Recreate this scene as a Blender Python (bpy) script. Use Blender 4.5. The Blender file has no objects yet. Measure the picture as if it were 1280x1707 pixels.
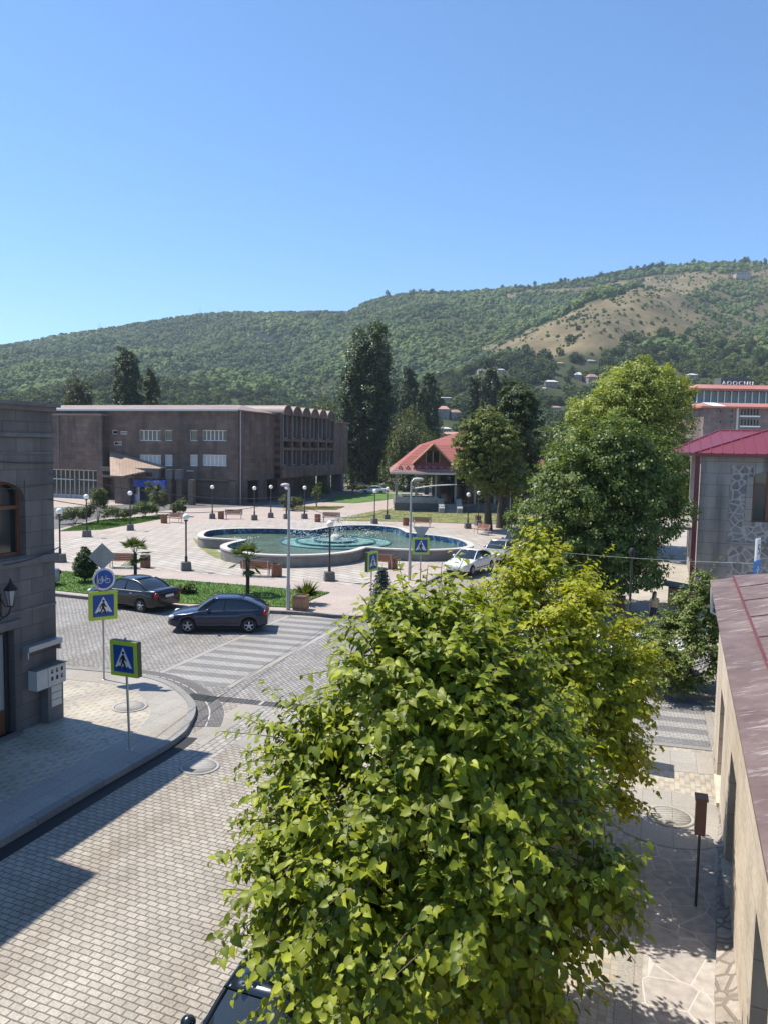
import bpy, math, random
import numpy as np
from mathutils import Vector, Matrix, noise as mnoise
random.seed(7); RNG = np.random.default_rng(7)
PI = math.pi; R = math.radians; sin, cos = math.sin, math.cos
SC = bpy.context.scene; COL = SC.collection
# ---------------------------------------------------------------- camera of the photograph
H, F, PITCH, ROLL = 7.9, 1282.0, R(4.84), R(1.0)
def ray(px, py):
    x = (px-640)/F; y = -(py-853.5)/F
    c, s = cos(ROLL), sin(ROLL); x, y = c*x-s*y, s*x+c*y
    return (x, cos(PITCH)+y*sin(PITCH), -sin(PITCH)+y*cos(PITCH))
def at(px, py, z=0.0):
    d = ray(px, py); t = (z-H)/d[2]; return Vector((d[0]*t, d[1]*t, z))
def atY(px, py, Y):
    d = ray(px, py); t = Y/d[1]; return Vector((d[0]*t, Y, H+d[2]*t))
def proj(X, Y, Z):
    z = Z-H; f = Y*cos(PITCH)-z*sin(PITCH); u = Y*sin(PITCH)+z*cos(PITCH)
    x, y = X/f, u/f; c, s = cos(ROLL), sin(ROLL); x, y = c*x+s*y, -s*x+c*y
    return 640+F*x, 853.5-F*y
A = R(19.5)
S = Vector((sin(A), cos(A), 0)); T = Vector((cos(A), -sin(A), 0))     # along the street / across it
ZP = 0.13                                                             # raised pavements
cam = bpy.data.cameras.new('camera'); co = bpy.data.objects.new('camera', cam); COL.objects.link(co)
cam.sensor_fit = 'VERTICAL'; cam.sensor_height = 36; cam.sensor_width = 36; cam.lens = 36*F/1707
cam.clip_start = 0.05; cam.clip_end = 9000
co.matrix_world = Matrix.Translation((0, 0, H)) @ Matrix.Rotation(R(90)-PITCH, 4, 'X') @ Matrix.Rotation(ROLL, 4, 'Z')
SC.camera = co
# ---------------------------------------------------------------- mesh builder
class MB:
    def __init__(s): s.v = []; s.f = []; s.m = []; s.sm = []
    def add(s, vs, fs, m=0, smooth=False):
        o = len(s.v); s.v += [tuple(p) for p in vs]
        for f in fs: s.f.append(tuple(i+o for i in f)); s.m.append(m); s.sm.append(smooth)
        return s
    def box(s, c, d, rz=0, m=0, top=1.0, M=None):
        x, y, z = d[0]/2, d[1]/2, d[2]/2; vs = []
        for k in (-1, 1):
            q = top if k > 0 else 1
            for a, b in ((-1,-1),(1,-1),(1,1),(-1,1)):
                p = Vector((a*x*q, b*y*q, k*z))
                if M: p = M @ p
                elif rz: p = Vector((p.x*cos(rz)-p.y*sin(rz), p.x*sin(rz)+p.y*cos(rz), p.z))
                vs.append((p.x+c[0], p.y+c[1], p.z+c[2]))
        return s.add(vs, [(3,2,1,0),(4,5,6,7),(0,1,5,4),(1,2,6,5),(2,3,7,6),(3,0,4,7)], m)
    def obox(s, o, u, du, v, dv, z0, z1, m=0):      # box on two ground axes u, v from corner o
        vs = []
        for z in (z0, z1):
            for a, b in ((0,0),(du,0),(du,dv),(0,dv)):
                vs.append((o[0]+u[0]*a+v[0]*b, o[1]+u[1]*a+v[1]*b, z))
        return s.add(vs, [(3,2,1,0),(4,5,6,7),(0,1,5,4),(1,2,6,5),(2,3,7,6),(3,0,4,7)], m)
    def prism(s, poly, z0, z1, m=0, cap0=True, mside=None):
        n = len(poly); ms = m if mside is None else mside
        o = len(s.v); s.v += [(p[0], p[1], z0) for p in poly] + [(p[0], p[1], z1) for p in poly]
        fs = [tuple(range(o+n, o+2*n))]; mm = [m]
        if cap0: fs.append(tuple(range(o+n-1, o-1, -1))); mm.append(ms)
        for i in range(n): j = (i+1) % n; fs.append((o+i, o+j, o+n+j, o+n+i)); mm.append(ms)
        s.f += fs; s.m += mm; s.sm += [False]*len(fs); return s
    def ring(s, outer, inner, z0, z1, m=0):
        n = len(outer); vs = [(p[0],p[1],z) for z in (z0, z1) for P in (outer, inner) for p in P]; fs = []
        for i in range(n):
            j = (i+1) % n
            fs += [(i,j,2*n+j,2*n+i), (n+j,n+i,3*n+i,3*n+j), (2*n+i,2*n+j,3*n+j,3*n+i)]
        return s.add(vs, fs, m)
    def tube(s, pts, r, n=8, m=0, cap=True, smooth=True):
        pts = [Vector(p) for p in pts]; k = len(pts)
        rs = list(r) if hasattr(r, '__len__') else [r]*k; vs = []; fs = []; ref = None
        for i, p in enumerate(pts):
            t = (pts[min(i+1,k-1)]-pts[max(i-1,0)]).normalized()
            if ref is None: ref = Vector((1,0,0)) if abs(t.x) < 0.8 else Vector((0,1,0))
            a = (ref - t*ref.dot(t)).normalized(); b = t.cross(a); ref = a
            for j in range(n):
                q = 2*PI*j/n; v = p + (a*cos(q)+b*sin(q))*rs[i]; vs.append(tuple(v))
        for i in range(k-1):
            for j in range(n):
                l = (j+1) % n; fs.append((i*n+j, i*n+l, (i+1)*n+l, (i+1)*n+j))
        s.add(vs, fs, m, smooth)
        if cap: s.add(vs[:n][::-1], [tuple(range(n))], m); s.add(vs[-n:], [tuple(range(n))], m)
        return s
    def lathe(s, prof, n=16, c=(0,0,0), m=0, smooth=True):
        vs = [(c[0]+r*cos(2*PI*j/n), c[1]+r*sin(2*PI*j/n), c[2]+z) for r, z in prof for j in range(n)]
        fs = [(i*n+j, i*n+(j+1)%n, (i+1)*n+(j+1)%n, (i+1)*n+j) for i in range(len(prof)-1) for j in range(n)]
        return s.add(vs, fs, m, smooth)
    def ball(s, c, r, n=12, m=0, sz=1.0):
        k = n//2
        return s.lathe([(max(1e-4, r*sin(PI*i/k)), -r*sz*cos(PI*i/k)) for i in range(k+1)], n, c, m)
    def grid(s, rows, m=0, smooth=True, close=False):
        a, b = len(rows), len(rows[0]); vs = [p for r in rows for p in r]
        fs = [(i*b+j, i*b+(j+1)%b, (i+1)*b+(j+1)%b, (i+1)*b+j) for i in range(a-1) for j in range(b if close else b-1)]
        return s.add(vs, fs, m, smooth)
    def quad(s, a, b, c, d, m=0): return s.add([a,b,c,d], [(0,1,2,3)], m)
    def build(s, name, mats, parent=None, bevel=0.0, recalc=True):
        me = bpy.data.meshes.new(name); me.from_pydata(s.v, [], s.f)
        for q in (mats if isinstance(mats, (list, tuple)) else [mats]): me.materials.append(q)
        me.polygons.foreach_set('material_index', s.m); me.polygons.foreach_set('use_smooth', s.sm)
        if recalc:
            import bmesh
            bm = bmesh.new(); bm.from_mesh(me); bmesh.ops.recalc_face_normals(bm, faces=bm.faces); bm.to_mesh(me); bm.free()
        me.update(); o = bpy.data.objects.new(name, me); COL.objects.link(o)
        if parent: o.parent = parent
        if bevel:
            md = o.modifiers.new('edge', 'BEVEL'); md.width = bevel; md.segments = 2; md.limit_method = 'ANGLE'; md.angle_limit = R(40)
        return o
def np_mesh(name, V, Fq, mat, parent=None, smooth=False):
    """V (n,3), Fq (m,k) all faces of k corners"""
    me = bpy.data.meshes.new(name); n, (m, k) = len(V), Fq.shape
    me.vertices.add(n); me.vertices.foreach_set('co', np.ascontiguousarray(V, dtype=np.float32).ravel())
    me.loops.add(m*k); me.loops.foreach_set('vertex_index', np.ascontiguousarray(Fq, dtype=np.int32).ravel())
    me.polygons.add(m); me.polygons.foreach_set('loop_start', np.arange(0, m*k, k, dtype=np.int32))
    me.update(calc_edges=True); me.validate()
    if smooth: me.polygons.foreach_set('use_smooth', np.ones(len(me.polygons), dtype=bool))
    me.materials.append(mat); o = bpy.data.objects.new(name, me); COL.objects.link(o)
    if parent: o.parent = parent
    return o
def tag(o, label=None, cat=None, group=None, kind=None):
    if label: o['label'] = label
    if cat: o['category'] = cat
    if group: o['group'] = group
    if kind: o['kind'] = kind
    return o
def thing(name, label, cat, loc=(0,0,0), rz=0, group=None):
    o = bpy.data.objects.new(name, None); COL.objects.link(o); o.empty_display_size = 0.2
    o.location = loc; o.rotation_euler = (0,0,rz); return tag(o, label, cat, group)
def dup(root, loc, rz=0, label=None, group=None, scale=None):
    r = root.copy(); COL.objects.link(r); r.location = loc; r.rotation_euler = (0,0,rz)
    if scale: r.scale = (scale,)*3
    if label: r['label'] = label
    if group: r['group'] = group
    for ch in KIDS(root):
        c = ch.copy(); COL.objects.link(c); c.parent = r
        for g in KIDS(ch):
            d = g.copy(); COL.objects.link(d); d.parent = c
    return r
def KIDS(o):
    return [c for c in bpy.data.objects if c.parent is o]
def structure(o): o['kind'] = 'structure'; return o
# ---------------------------------------------------------------- materials
def nt(name):
    m = bpy.data.materials.new(name); m.use_nodes = True; t = m.node_tree
    return m, t, t.nodes['Principled BSDF'], t.nodes.new, t.links.new
def setramp(n, stops):
    e = n.color_ramp.elements
    while len(e) < len(stops): e.new(0.5)
    for i, (p, c) in enumerate(stops): e[i].position = p; e[i].color = (*c, 1)
def mat(name, col, rough=0.6, var=0.12, scale=3.0, metal=0.0, bump=0.0, bscale=40.0, spec=0.5, coat=0.0, dirt=None, dscale=0.6):
    m, t, b, N, L = nt(name)
    b.inputs['Roughness'].default_value = rough; b.inputs['Metallic'].default_value = metal
    b.inputs['Specular IOR Level'].default_value = spec; b.inputs['Coat Weight'].default_value = coat
    tc = N('ShaderNodeTexCoord'); nz = N('ShaderNodeTexNoise'); nz.inputs['Scale'].default_value = scale; nz.inputs['Detail'].default_value = 6
    L(tc.outputs['Object'], nz.inputs['Vector'])
    r = N('ShaderNodeValToRGB'); lo = tuple(c*(1-var) for c in col); hi = tuple(min(1, c*(1+var)) for c in col)
    setramp(r, [(0.3, lo), (0.7, hi)]); L(nz.outputs['Fac'], r.inputs['Fac']); out = r.outputs['Color']
    if dirt:
        n2 = N('ShaderNodeTexNoise'); n2.inputs['Scale'].default_value = dscale; n2.inputs['Detail'].default_value = 8; n2.inputs['Roughness'].default_value = .7
        L(tc.outputs['Object'], n2.inputs['Vector']); r2 = N('ShaderNodeValToRGB'); setramp(r2, [(0.5, (0,0,0)), (0.68, (1,1,1))])
        L(n2.outputs['Fac'], r2.inputs['Fac']); mx = N('ShaderNodeMixRGB'); L(r2.outputs['Color'], mx.inputs['Fac'])
        L(out, mx.inputs['Color1']); mx.inputs['Color2'].default_value = (*dirt, 1); out = mx.outputs['Color']
    L(out, b.inputs['Base Color'])
    if bump:
        n3 = N('ShaderNodeTexNoise'); n3.inputs['Scale'].default_value = bscale; n3.inputs['Detail'].default_value = 4; L(tc.outputs['Object'], n3.inputs['Vector'])
        bp = N('ShaderNodeBump'); bp.inputs['Strength'].default_value = bump; bp.inputs['Distance'].default_value = 0.02
        L(n3.outputs['Fac'], bp.inputs['Height']); L(bp.outputs['Normal'], b.inputs['Normal'])
    return m
def pavers(name, c1, c2, mortar, w, h, rz=0.0, gap=0.008, rough=0.75, bump=0.5, big=(0.85, 1.12), bigscale=0.35, offset=0.5, coords='Position', wobble=0.0, tint=None, off=(0,0)):
    """brick pattern on world ground (coords Position) or on the object's own axes"""
    m, t, b, N, L = nt(name); b.inputs['Roughness'].default_value = rough
    if coords == 'Position': g = N('ShaderNodeNewGeometry').outputs['Position']
    else: g = N('ShaderNodeTexCoord').outputs['Object']
    mp = N('ShaderNodeMapping'); mp.inputs['Rotation'].default_value = (0, 0, -rz); mp.inputs['Location'].default_value = (off[0], off[1], 0)
    if coords == 'XZ': mp.inputs['Rotation'].default_value = (R(90), 0, 0)
    L(g, mp.inputs['Vector']); vec = mp.outputs['Vector']
    if wobble:
        wn = N('ShaderNodeTexNoise'); wn.inputs['Scale'].default_value = 1.3; L(vec, wn.inputs['Vector'])
        vm = N('ShaderNodeVectorMath'); vm.operation = 'MULTIPLY_ADD'; L(wn.outputs['Color'], vm.inputs[0]); vm.inputs[1].default_value = (wobble,)*3; L(vec, vm.inputs[2]); vec = vm.outputs[0]
    br = N('ShaderNodeTexBrick'); br.offset = offset; br.inputs['Scale'].default_value = 1
    br.inputs['Brick Width'].default_value = w; br.inputs['Row Height'].default_value = h; br.inputs['Mortar Size'].default_value = gap
    br.inputs['Mortar Smooth'].default_value = 0.3; br.inputs['Bias'].default_value = 0
    br.inputs['Color1'].default_value = (*c1, 1); br.inputs['Color2'].default_value = (*c2, 1); br.inputs['Mortar'].default_value = (*mortar, 1)
    L(vec, br.inputs['Vector'])
    n1 = N('ShaderNodeTexNoise'); n1.inputs['Scale'].default_value = bigscale; n1.inputs['Detail'].default_value = 7; n1.inputs['Roughness'].default_value = .65; L(g, n1.inputs['Vector'])
    r1 = N('ShaderNodeValToRGB'); setramp(r1, [(0.3, (big[0],)*3), (0.7, (big[1],)*3)]); L(n1.outputs['Fac'], r1.inputs['Fac'])
    mx = N('ShaderNodeMixRGB'); mx.blend_type = 'MULTIPLY'; mx.inputs['Fac'].default_value = 1; L(br.outputs['Color'], mx.inputs['Color1']); L(r1.outputs['Color'], mx.inputs['Color2'])
    n2 = N('ShaderNodeTexNoise'); n2.inputs['Scale'].default_value = 28; n2.inputs['Detail'].default_value = 5; L(g, n2.inputs['Vector'])
    r2 = N('ShaderNodeValToRGB'); setramp(r2, [(0.25, (.72,)*3), (0.75, (1.2,)*3)]); L(n2.outputs['Fac'], r2.inputs['Fac'])
    m2 = N('ShaderNodeMixRGB'); m2.blend_type = 'MULTIPLY'; m2.inputs['Fac'].default_value = 1; L(mx.outputs['Color'], m2.inputs['Color1']); L(r2.outputs['Color'], m2.inputs['Color2'])
    out = m2.outputs['Color']
    if tint:
        n4 = N('ShaderNodeTexNoise'); n4.inputs['Scale'].default_value = .55; n4.inputs['Detail'].default_value = 8; n4.inputs['Roughness'].default_value = .62; ma_ = N('ShaderNodeMapping'); ma_.inputs['Rotation'].default_value = (0,0,A); L(g, ma_.inputs['Vector']); mb_ = N('ShaderNodeMapping'); mb_.inputs['Scale'].default_value = (1.3,.22,1); L(ma_.outputs[0], mb_.inputs['Vector']); L(mb_.outputs[0], n4.inputs['Vector'])
        r4 = N('ShaderNodeValToRGB'); setramp(r4, [(0.45, (0,0,0)), (0.62, (1,1,1))]); L(n4.outputs['Fac'], r4.inputs['Fac'])
        m4 = N('ShaderNodeMixRGB'); m4.blend_type = 'MULTIPLY'; L(r4.outputs['Color'], m4.inputs['Fac']); L(out, m4.inputs['Color1']); m4.inputs['Color2'].default_value = (*tint, 1); out = m4.outputs['Color']
    L(out, b.inputs['Base Color'])
    if bump:
        mt = N('ShaderNodeMath'); mt.operation = 'MULTIPLY_ADD'; L(br.outputs['Fac'], mt.inputs[0]); mt.inputs[1].default_value = -1.0
        n3 = N('ShaderNodeTexNoise'); n3.inputs['Scale'].default_value = 14; n3.inputs['Detail'].default_value = 5; L(g, n3.inputs['Vector']); L(n3.outputs['Fac'], mt.inputs[2])
        bp = N('ShaderNodeBump'); bp.inputs['Strength'].default_value = bump; bp.inputs['Distance'].default_value = 0.02; L(mt.outputs[0], bp.inputs['Height']); L(bp.outputs['Normal'], b.inputs['Normal'])
    return m
def leafmat(name, dark, light, trans=0.35, rough=0.5, tcol=None, spec=0.4, blend=0.35):
    m, t, b, N, L = nt(name); b.inputs['Roughness'].default_value = rough; b.inputs['Specular IOR Level'].default_value = spec
    g = N('ShaderNodeNewGeometry'); r = N('ShaderNodeValToRGB'); setramp(r, [(0.0, dark), (0.6, tuple((a+c)/2 for a, c in zip(dark, light))), (1.0, light)])
    tc = N('ShaderNodeTexCoord'); nz = N('ShaderNodeTexNoise'); nz.inputs['Scale'].default_value = 1.5; nz.inputs['Detail'].default_value = 4; L(tc.outputs['Object'], nz.inputs['Vector'])
    mm = N('ShaderNodeMath'); mm.operation = 'MULTIPLY_ADD'; L(nz.outputs['Fac'], mm.inputs[0]); mm.inputs[1].default_value = 2.4; mm.inputs[2].default_value = -1.2
    ma = N('ShaderNodeMath'); ma.operation = 'MULTIPLY_ADD'; L(mm.outputs[0], ma.inputs[0]); ma.inputs[1].default_value = blend; mr = N('ShaderNodeMath'); mr.operation = 'MULTIPLY_ADD'; L(g.outputs['Random Per Island'], mr.inputs[0]); mr.inputs[1].default_value = .7; mr.inputs[2].default_value = .15; L(mr.outputs[0], ma.inputs[2]); ma.use_clamp = True
    L(ma.outputs[0], r.inputs['Fac']); L(r.outputs['Color'], b.inputs['Base Color'])
    tr = N('ShaderNodeBsdfTranslucent'); mx = N('ShaderNodeMixRGB'); mx.blend_type = 'MULTIPLY'; mx.inputs['Fac'].default_value = 1
    L(r.outputs['Color'], mx.inputs['Color1']); mx.inputs['Color2'].default_value = (*(tcol or (1.5, 1.35, 0.5)), 1); L(mx.outputs['Color'], tr.inputs['Color'])
    ms = N('ShaderNodeMixShader'); ms.inputs['Fac'].default_value = trans; L(b.outputs['BSDF'], ms.inputs[1]); L(tr.outputs['BSDF'], ms.inputs[2])
    L(ms.outputs['Shader'], t.nodes['Material Output'].inputs['Surface']); return m
def glassmat(name, col=(0.02,0.025,0.03), rough=0.05, spec=0.8):
    m, t, b, N, L = nt(name); b.inputs['Base Color'].default_value = (*col, 1); b.inputs['Roughness'].default_value = rough; b.inputs['Specular IOR Level'].default_value = spec
    return m
M = {}
M['steel'] = mat('galvanised steel', (.42,.43,.44), .45, .1, 6, .6)
M['darksteel'] = mat('dark painted steel', (.035,.035,.035), .5, .15, 8)
M['black'] = mat('black rubber', (.015,.015,.016), .7, .1)
M['white'] = mat('white paint', (.78,.78,.76), .45, .04)
M['concrete'] = mat('concrete', (.36,.34,.31), .85, .15, 5, bump=.3, dirt=(.24,.23,.21))
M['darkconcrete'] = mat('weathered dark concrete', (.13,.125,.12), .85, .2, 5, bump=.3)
M['wood'] = mat('red brown timber', (.23,.095,.055), .55, .25, 9)
M['woodpale'] = mat('weathered timber', (.38,.2,.11), .6, .25, 9)
M['woodwin'] = mat('brown window timber', (.16,.06,.03), .5, .2, 7)
M['bark'] = mat('bark', (.13,.1,.075), .9, .3, 12, bump=.8, bscale=25)
M['darkbark'] = mat('dark bark', (.06,.05,.04), .9, .3, 12, bump=.8, bscale=25)
M['glass'] = glassmat('dark window glass', (.015,.02,.024), .06)
M['paleglass'] = glassmat('curtained window glass', (.35,.36,.36), .15)
M['globe'] = mat('opal globe', (.85,.85,.83), .25, .02)
M['maroon'] = mat('maroon painted metal', (.16,.03,.035), .4, .12, 3)
M['curtain'] = mat('pale curtain', (.5,.5,.48), .8, .2, 14)
HAZE = 0.00016
# ---------------------------------------------------------------- ground, roads, pavements
RD = Vector((.968, -.251, 0)).normalized()                            # along the crossing road
def sheet(name, pts, z, m, th=None):
    b = MB()
    if th: b.prism(pts, z-th, z, cap0=False)
    else: b.add([(p[0], p[1], z) for p in pts], [tuple(range(len(pts)))])
    return structure(b.build(name, m))
def px(l, z=0.0): return [at(x, y, z) for x, y in l]
def smooth_poly(P, k=6, closed=True):
    n = len(P); out = []
    for i in range(n if closed else n-1):
        a, b, c, d = (P[(i+j-1) % n] if closed else P[max(0, min(n-1, i+j-1))] for j in range(4))
        for q in range(k):
            t = q/k
            out.append(0.5*((2*b)+(c-a)*t+(2*a-5*b+4*c-d)*t*t+(3*b-a-3*c+d)*t**3))
    if not closed: out.append(P[-1])
    return out
def offset(P, d):                                                    # open polyline, positive = to its left
    out = []
    for i, p in enumerate(P):
        t = (P[min(i+1, len(P)-1)]-P[max(i-1, 0)]); t.z = 0; t.normalize()
        out.append(p+Vector((-t.y, t.x, 0))*d)
    return out
def strip(name, P, d0, d1, z, m, z0=None):
    a, b = offset(P, d0), offset(P, d1); q = MB()
    if z0 is None: q.grid([[(p.x,p.y,z) for p in a], [(p.x,p.y,z) for p in b]], smooth=False)
    else:
        n = len(P)
        q.grid([[(p.x,p.y,z0) for p in a], [(p.x,p.y,z) for p in a], [(p.x,p.y,z) for p in b], [(p.x,p.y,z0) for p in b]], smooth=False)
    return structure(q.build(name, m))
M['cobble'] = pavers('granite setts', (.45,.405,.345), (.355,.32,.275), (.16,.142,.12), .22, .13, rz=-A-R(3), gap=.011, bump=1.1, big=(.78,1.13), wobble=.06, tint=(.8,.765,.72))
M['cobble2'] = pavers('small granite setts', (.37,.345,.315), (.25,.24,.23), (.1,.092,.085), .2, .13, rz=R(62), gap=.014, bump=1.0, big=(.8,1.15), wobble=.12, tint=(.82,.79,.75))
M['cobblelong'] = pavers('setts laid along the street', (.42,.38,.34), (.3,.28,.26), (.09,.08,.075), .3, .17, rz=R(70.5), gap=.011, bump=.8)
M['zebra_light'] = pavers('pale crossing setts', (.41,.385,.355), (.35,.325,.3), (.17,.16,.15), .2, .1, rz=R(-14.5), gap=.012, bump=.7)
M['zebra_dark'] = pavers('grey crossing setts', (.235,.225,.217), (.185,.18,.175), (.1,.1,.1), .2, .1, rz=R(-14.5), gap=.01, bump=.6)
M['channel'] = pavers('dark channel setts', (.17,.155,.145), (.12,.11,.105), (.06,.06,.06), .2, .1, rz=R(20), gap=.01, bump=.6)
M['slab'] = pavers('smooth stone slabs', (.36,.335,.3), (.31,.29,.26), (.2,.18,.16), 1.3, .62, rz=R(70.5), gap=.007, bump=.15, tint=(.9,.86,.8))
M['pink'] = pavers('pink concrete pavers', (.46,.37,.32), (.4,.335,.295), (.27,.22,.19), .4, .2, rz=R(-14.5), gap=.012, bump=.3, big=(.88,1.08))
M['plaza'] = pavers('pale plaza pavers', (.47,.425,.37), (.39,.35,.31), (.19,.165,.145), 1.3, .62, rz=R(-42), gap=.045, bump=.5, big=(.86,1.1), tint=(.95,.9,.84))
M['kerbstone'] = pavers('kerb stone', (.27,.26,.25), (.22,.215,.205), (.1,.1,.1), 1.0, 9.0, rz=R(70.5), gap=.01, bump=.4)
M['asphalt'] = mat('asphalt', (.1,.098,.095), .9, .2, 2, bump=.4)
def mosaicmat():
    m, t, b, N, L = nt('small mosaic tiles'); b.inputs['Roughness'].default_value = .6
    g = N('ShaderNodeNewGeometry'); mp = N('ShaderNodeMapping'); mp.inputs['Rotation'].default_value = (0,0,A); mp.inputs['Scale'].default_value = (1/.115,)*3
    L(g.outputs['Position'], mp.inputs['Vector'])
    sn = N('ShaderNodeVectorMath'); sn.operation = 'FLOOR'; L(mp.outputs['Vector'], sn.inputs[0])
    sx = N('ShaderNodeSeparateXYZ'); L(sn.outputs[0], sx.inputs[0])
    # a repeating diagonal of three tile colours, as laid, with a few random ones
    ad = N('ShaderNodeMath'); ad.operation = 'MULTIPLY_ADD'; L(sx.outputs['Y'], ad.inputs[0]); ad.inputs[1].default_value = 2.0; L(sx.outputs['X'], ad.inputs[2])
    md = N('ShaderNodeMath'); md.operation = 'FLOORED_MODULO'; L(ad.outputs[0], md.inputs[0]); md.inputs[1].default_value = 5.0
    wn = N('ShaderNodeTexWhiteNoise'); L(sn.outputs[0], wn.inputs['Vector'])
    dv = N('ShaderNodeMath'); dv.operation = 'MULTIPLY_ADD'; L(md.outputs[0], dv.inputs[0]); dv.inputs[1].default_value = .19; 
    jm = N('ShaderNodeMath'); jm.operation = 'MULTIPLY'; L(wn.outputs['Value'], jm.inputs[0]); jm.inputs[1].default_value = .22; L(jm.outputs[0], dv.inputs[2])
    r = N('ShaderNodeValToRGB'); r.color_ramp.interpolation = 'CONSTANT'
    setramp(r, [(0, (.46,.42,.35)), (.2, (.31,.31,.27)), (.4, (.48,.43,.355)), (.6, (.45,.36,.27)), (.8, (.42,.39,.33))]); L(dv.outputs[0], r.inputs['Fac'])
    fr = N('ShaderNodeVectorMath'); fr.operation = 'FRACTION'; L(mp.outputs['Vector'], fr.inputs[0]); fs = N('ShaderNodeSeparateXYZ'); L(fr.outputs[0], fs.inputs[0])
    mn = N('ShaderNodeMath'); mn.operation = 'MINIMUM'; L(fs.outputs['X'], mn.inputs[0]); L(fs.outputs['Y'], mn.inputs[1])
    gt = N('ShaderNodeMath'); gt.operation = 'GREATER_THAN'; L(mn.outputs[0], gt.inputs[0]); gt.inputs[1].default_value = .07
    nz = N('ShaderNodeTexNoise'); nz.inputs['Scale'].default_value = .8; nz.inputs['Detail'].default_value = 8; L(g.outputs['Position'], nz.inputs['Vector'])
    r2 = N('ShaderNodeValToRGB'); setramp(r2, [(.3,(.72,.7,.68)), (.7,(1.05,1.04,1.0))]); L(nz.outputs['Fac'], r2.inputs['Fac'])
    m1 = N('ShaderNodeMixRGB'); L(gt.outputs[0], m1.inputs['Fac']); m1.inputs['Color1'].default_value = (.25,.23,.2,1); L(r.outputs['Color'], m1.inputs['Color2'])
    m2 = N('ShaderNodeMixRGB'); m2.blend_type = 'MULTIPLY'; m2.inputs['Fac'].default_value = 1; L(m1.outputs['Color'], m2.inputs['Color1']); L(r2.outputs['Color'], m2.inputs['Color2'])
    L(m2.outputs['Color'], b.inputs['Base Color']); return m
M['mosaic'] = mosaicmat()
def crackmat(name, scale, c1, c2, line, gap=.03, coords='Position', rough=.8, randomness=1.0, bump=.5):
    m, t, b, N, L = nt(name); b.inputs['Roughness'].default_value = rough
    v = N('ShaderNodeNewGeometry').outputs['Position'] if coords == 'Position' else N('ShaderNodeTexCoord').outputs['Object']
    vo = N('ShaderNodeTexVoronoi'); vo.feature = 'DISTANCE_TO_EDGE'; vo.inputs['Scale'].default_value = scale; vo.inputs['Randomness'].default_value = randomness; L(v, vo.inputs['Vector'])
    vc = N('ShaderNodeTexVoronoi'); vc.inputs['Scale'].default_value = scale; vc.inputs['Randomness'].default_value = randomness; L(v, vc.inputs['Vector'])
    r = N('ShaderNodeValToRGB'); setramp(r, [(gap*.5, (0,0,0)), (gap*1.4, (1,1,1))]); L(vo.outputs['Distance'], r.inputs['Fac'])
    bw = N('ShaderNodeSeparateXYZ'); L(vc.outputs['Color'], bw.inputs[0]); rc = N('ShaderNodeValToRGB'); setramp(rc, [(.2, c1), (.8, c2)]); L(bw.outputs['X'], rc.inputs['Fac'])
    nz = N('ShaderNodeTexNoise'); nz.inputs['Scale'].default_value = 6; nz.inputs['Detail'].default_value = 8; L(v, nz.inputs['Vector'])
    r2 = N('ShaderNodeValToRGB'); setramp(r2, [(.3,(.75,)*3), (.7,(1.15,)*3)]); L(nz.outputs['Fac'], r2.inputs['Fac'])
    m0 = N('ShaderNodeMixRGB'); m0.blend_type = 'MULTIPLY'; m0.inputs['Fac'].default_value = 1; L(rc.outputs['Color'], m0.inputs['Color1']); L(r2.outputs['Color'], m0.inputs['Color2'])
    m1 = N('ShaderNodeMixRGB'); L(r.outputs['Color'], m1.inputs['Fac']); m1.inputs['Color1'].default_value = (*line, 1); L(m0.outputs['Color'], m1.inputs['Color2'])
    L(m1.outputs['Color'], b.inputs['Base Color'])
    bp = N('ShaderNodeBump'); bp.inputs['Strength'].default_value = bump; bp.inputs['Distance'].default_value = .02; L(r.outputs['Color'], bp.inputs['Height']); L(bp.outputs['Normal'], b.inputs['Normal'])
    return m
M['rim0'] = pavers('pale gutter line', (.5,.48,.45), (.45,.43,.4), (.15,.14,.13), .2, 9, rz=R(20), gap=.03, bump=.2)
M['crazy'] = crackmat('irregular stone paving', 1.75, (.35,.315,.29), (.41,.37,.335), (.5,.46,.42), gap=.016, bump=.2)
def grassmat(name, a, b_, c):
    m, t, b, N, L = nt(name); b.inputs['Roughness'].default_value = .9
    g = N('ShaderNodeNewGeometry'); n1 = N('ShaderNodeTexNoise'); n1.inputs['Scale'].default_value = .6; n1.inputs['Detail'].default_value = 8; L(g.outputs['Position'], n1.inputs['Vector'])
    n2 = N('ShaderNodeTexNoise'); n2.inputs['Scale'].default_value = 16; n2.inputs['Detail'].default_value = 5; L(g.outputs['Position'], n2.inputs['Vector'])
    ad = N('ShaderNodeMath'); ad.operation = 'MULTIPLY_ADD'; L(n2.outputs['Fac'], ad.inputs[0]); ad.inputs[1].default_value = .6; 
    sb = N('ShaderNodeMath'); sb.operation = 'MULTIPLY_ADD'; L(n1.outputs['Fac'], sb.inputs[0]); sb.inputs[1].default_value = 1.3; sb.inputs[2].default_value = -.45; L(sb.outputs[0], ad.inputs[2])
    r = N('ShaderNodeValToRGB'); setramp(r, [(.25, a), (.5, b_), (.8, c)]); L(ad.outputs[0], r.inputs['Fac']); L(r.outputs['Color'], b.inputs['Base Color'])
    return m
M['lawn'] = grassmat('watered lawn', (.035,.085,.012), (.07,.15,.02), (.11,.19,.035))
M['drylawn'] = grassmat('dry lawn', (.07,.11,.025), (.17,.18,.06), (.3,.26,.12))
M['townground'] = grassmat('dry earth and weeds', (.06,.08,.03), (.12,.12,.06), (.22,.18,.11))

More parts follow.
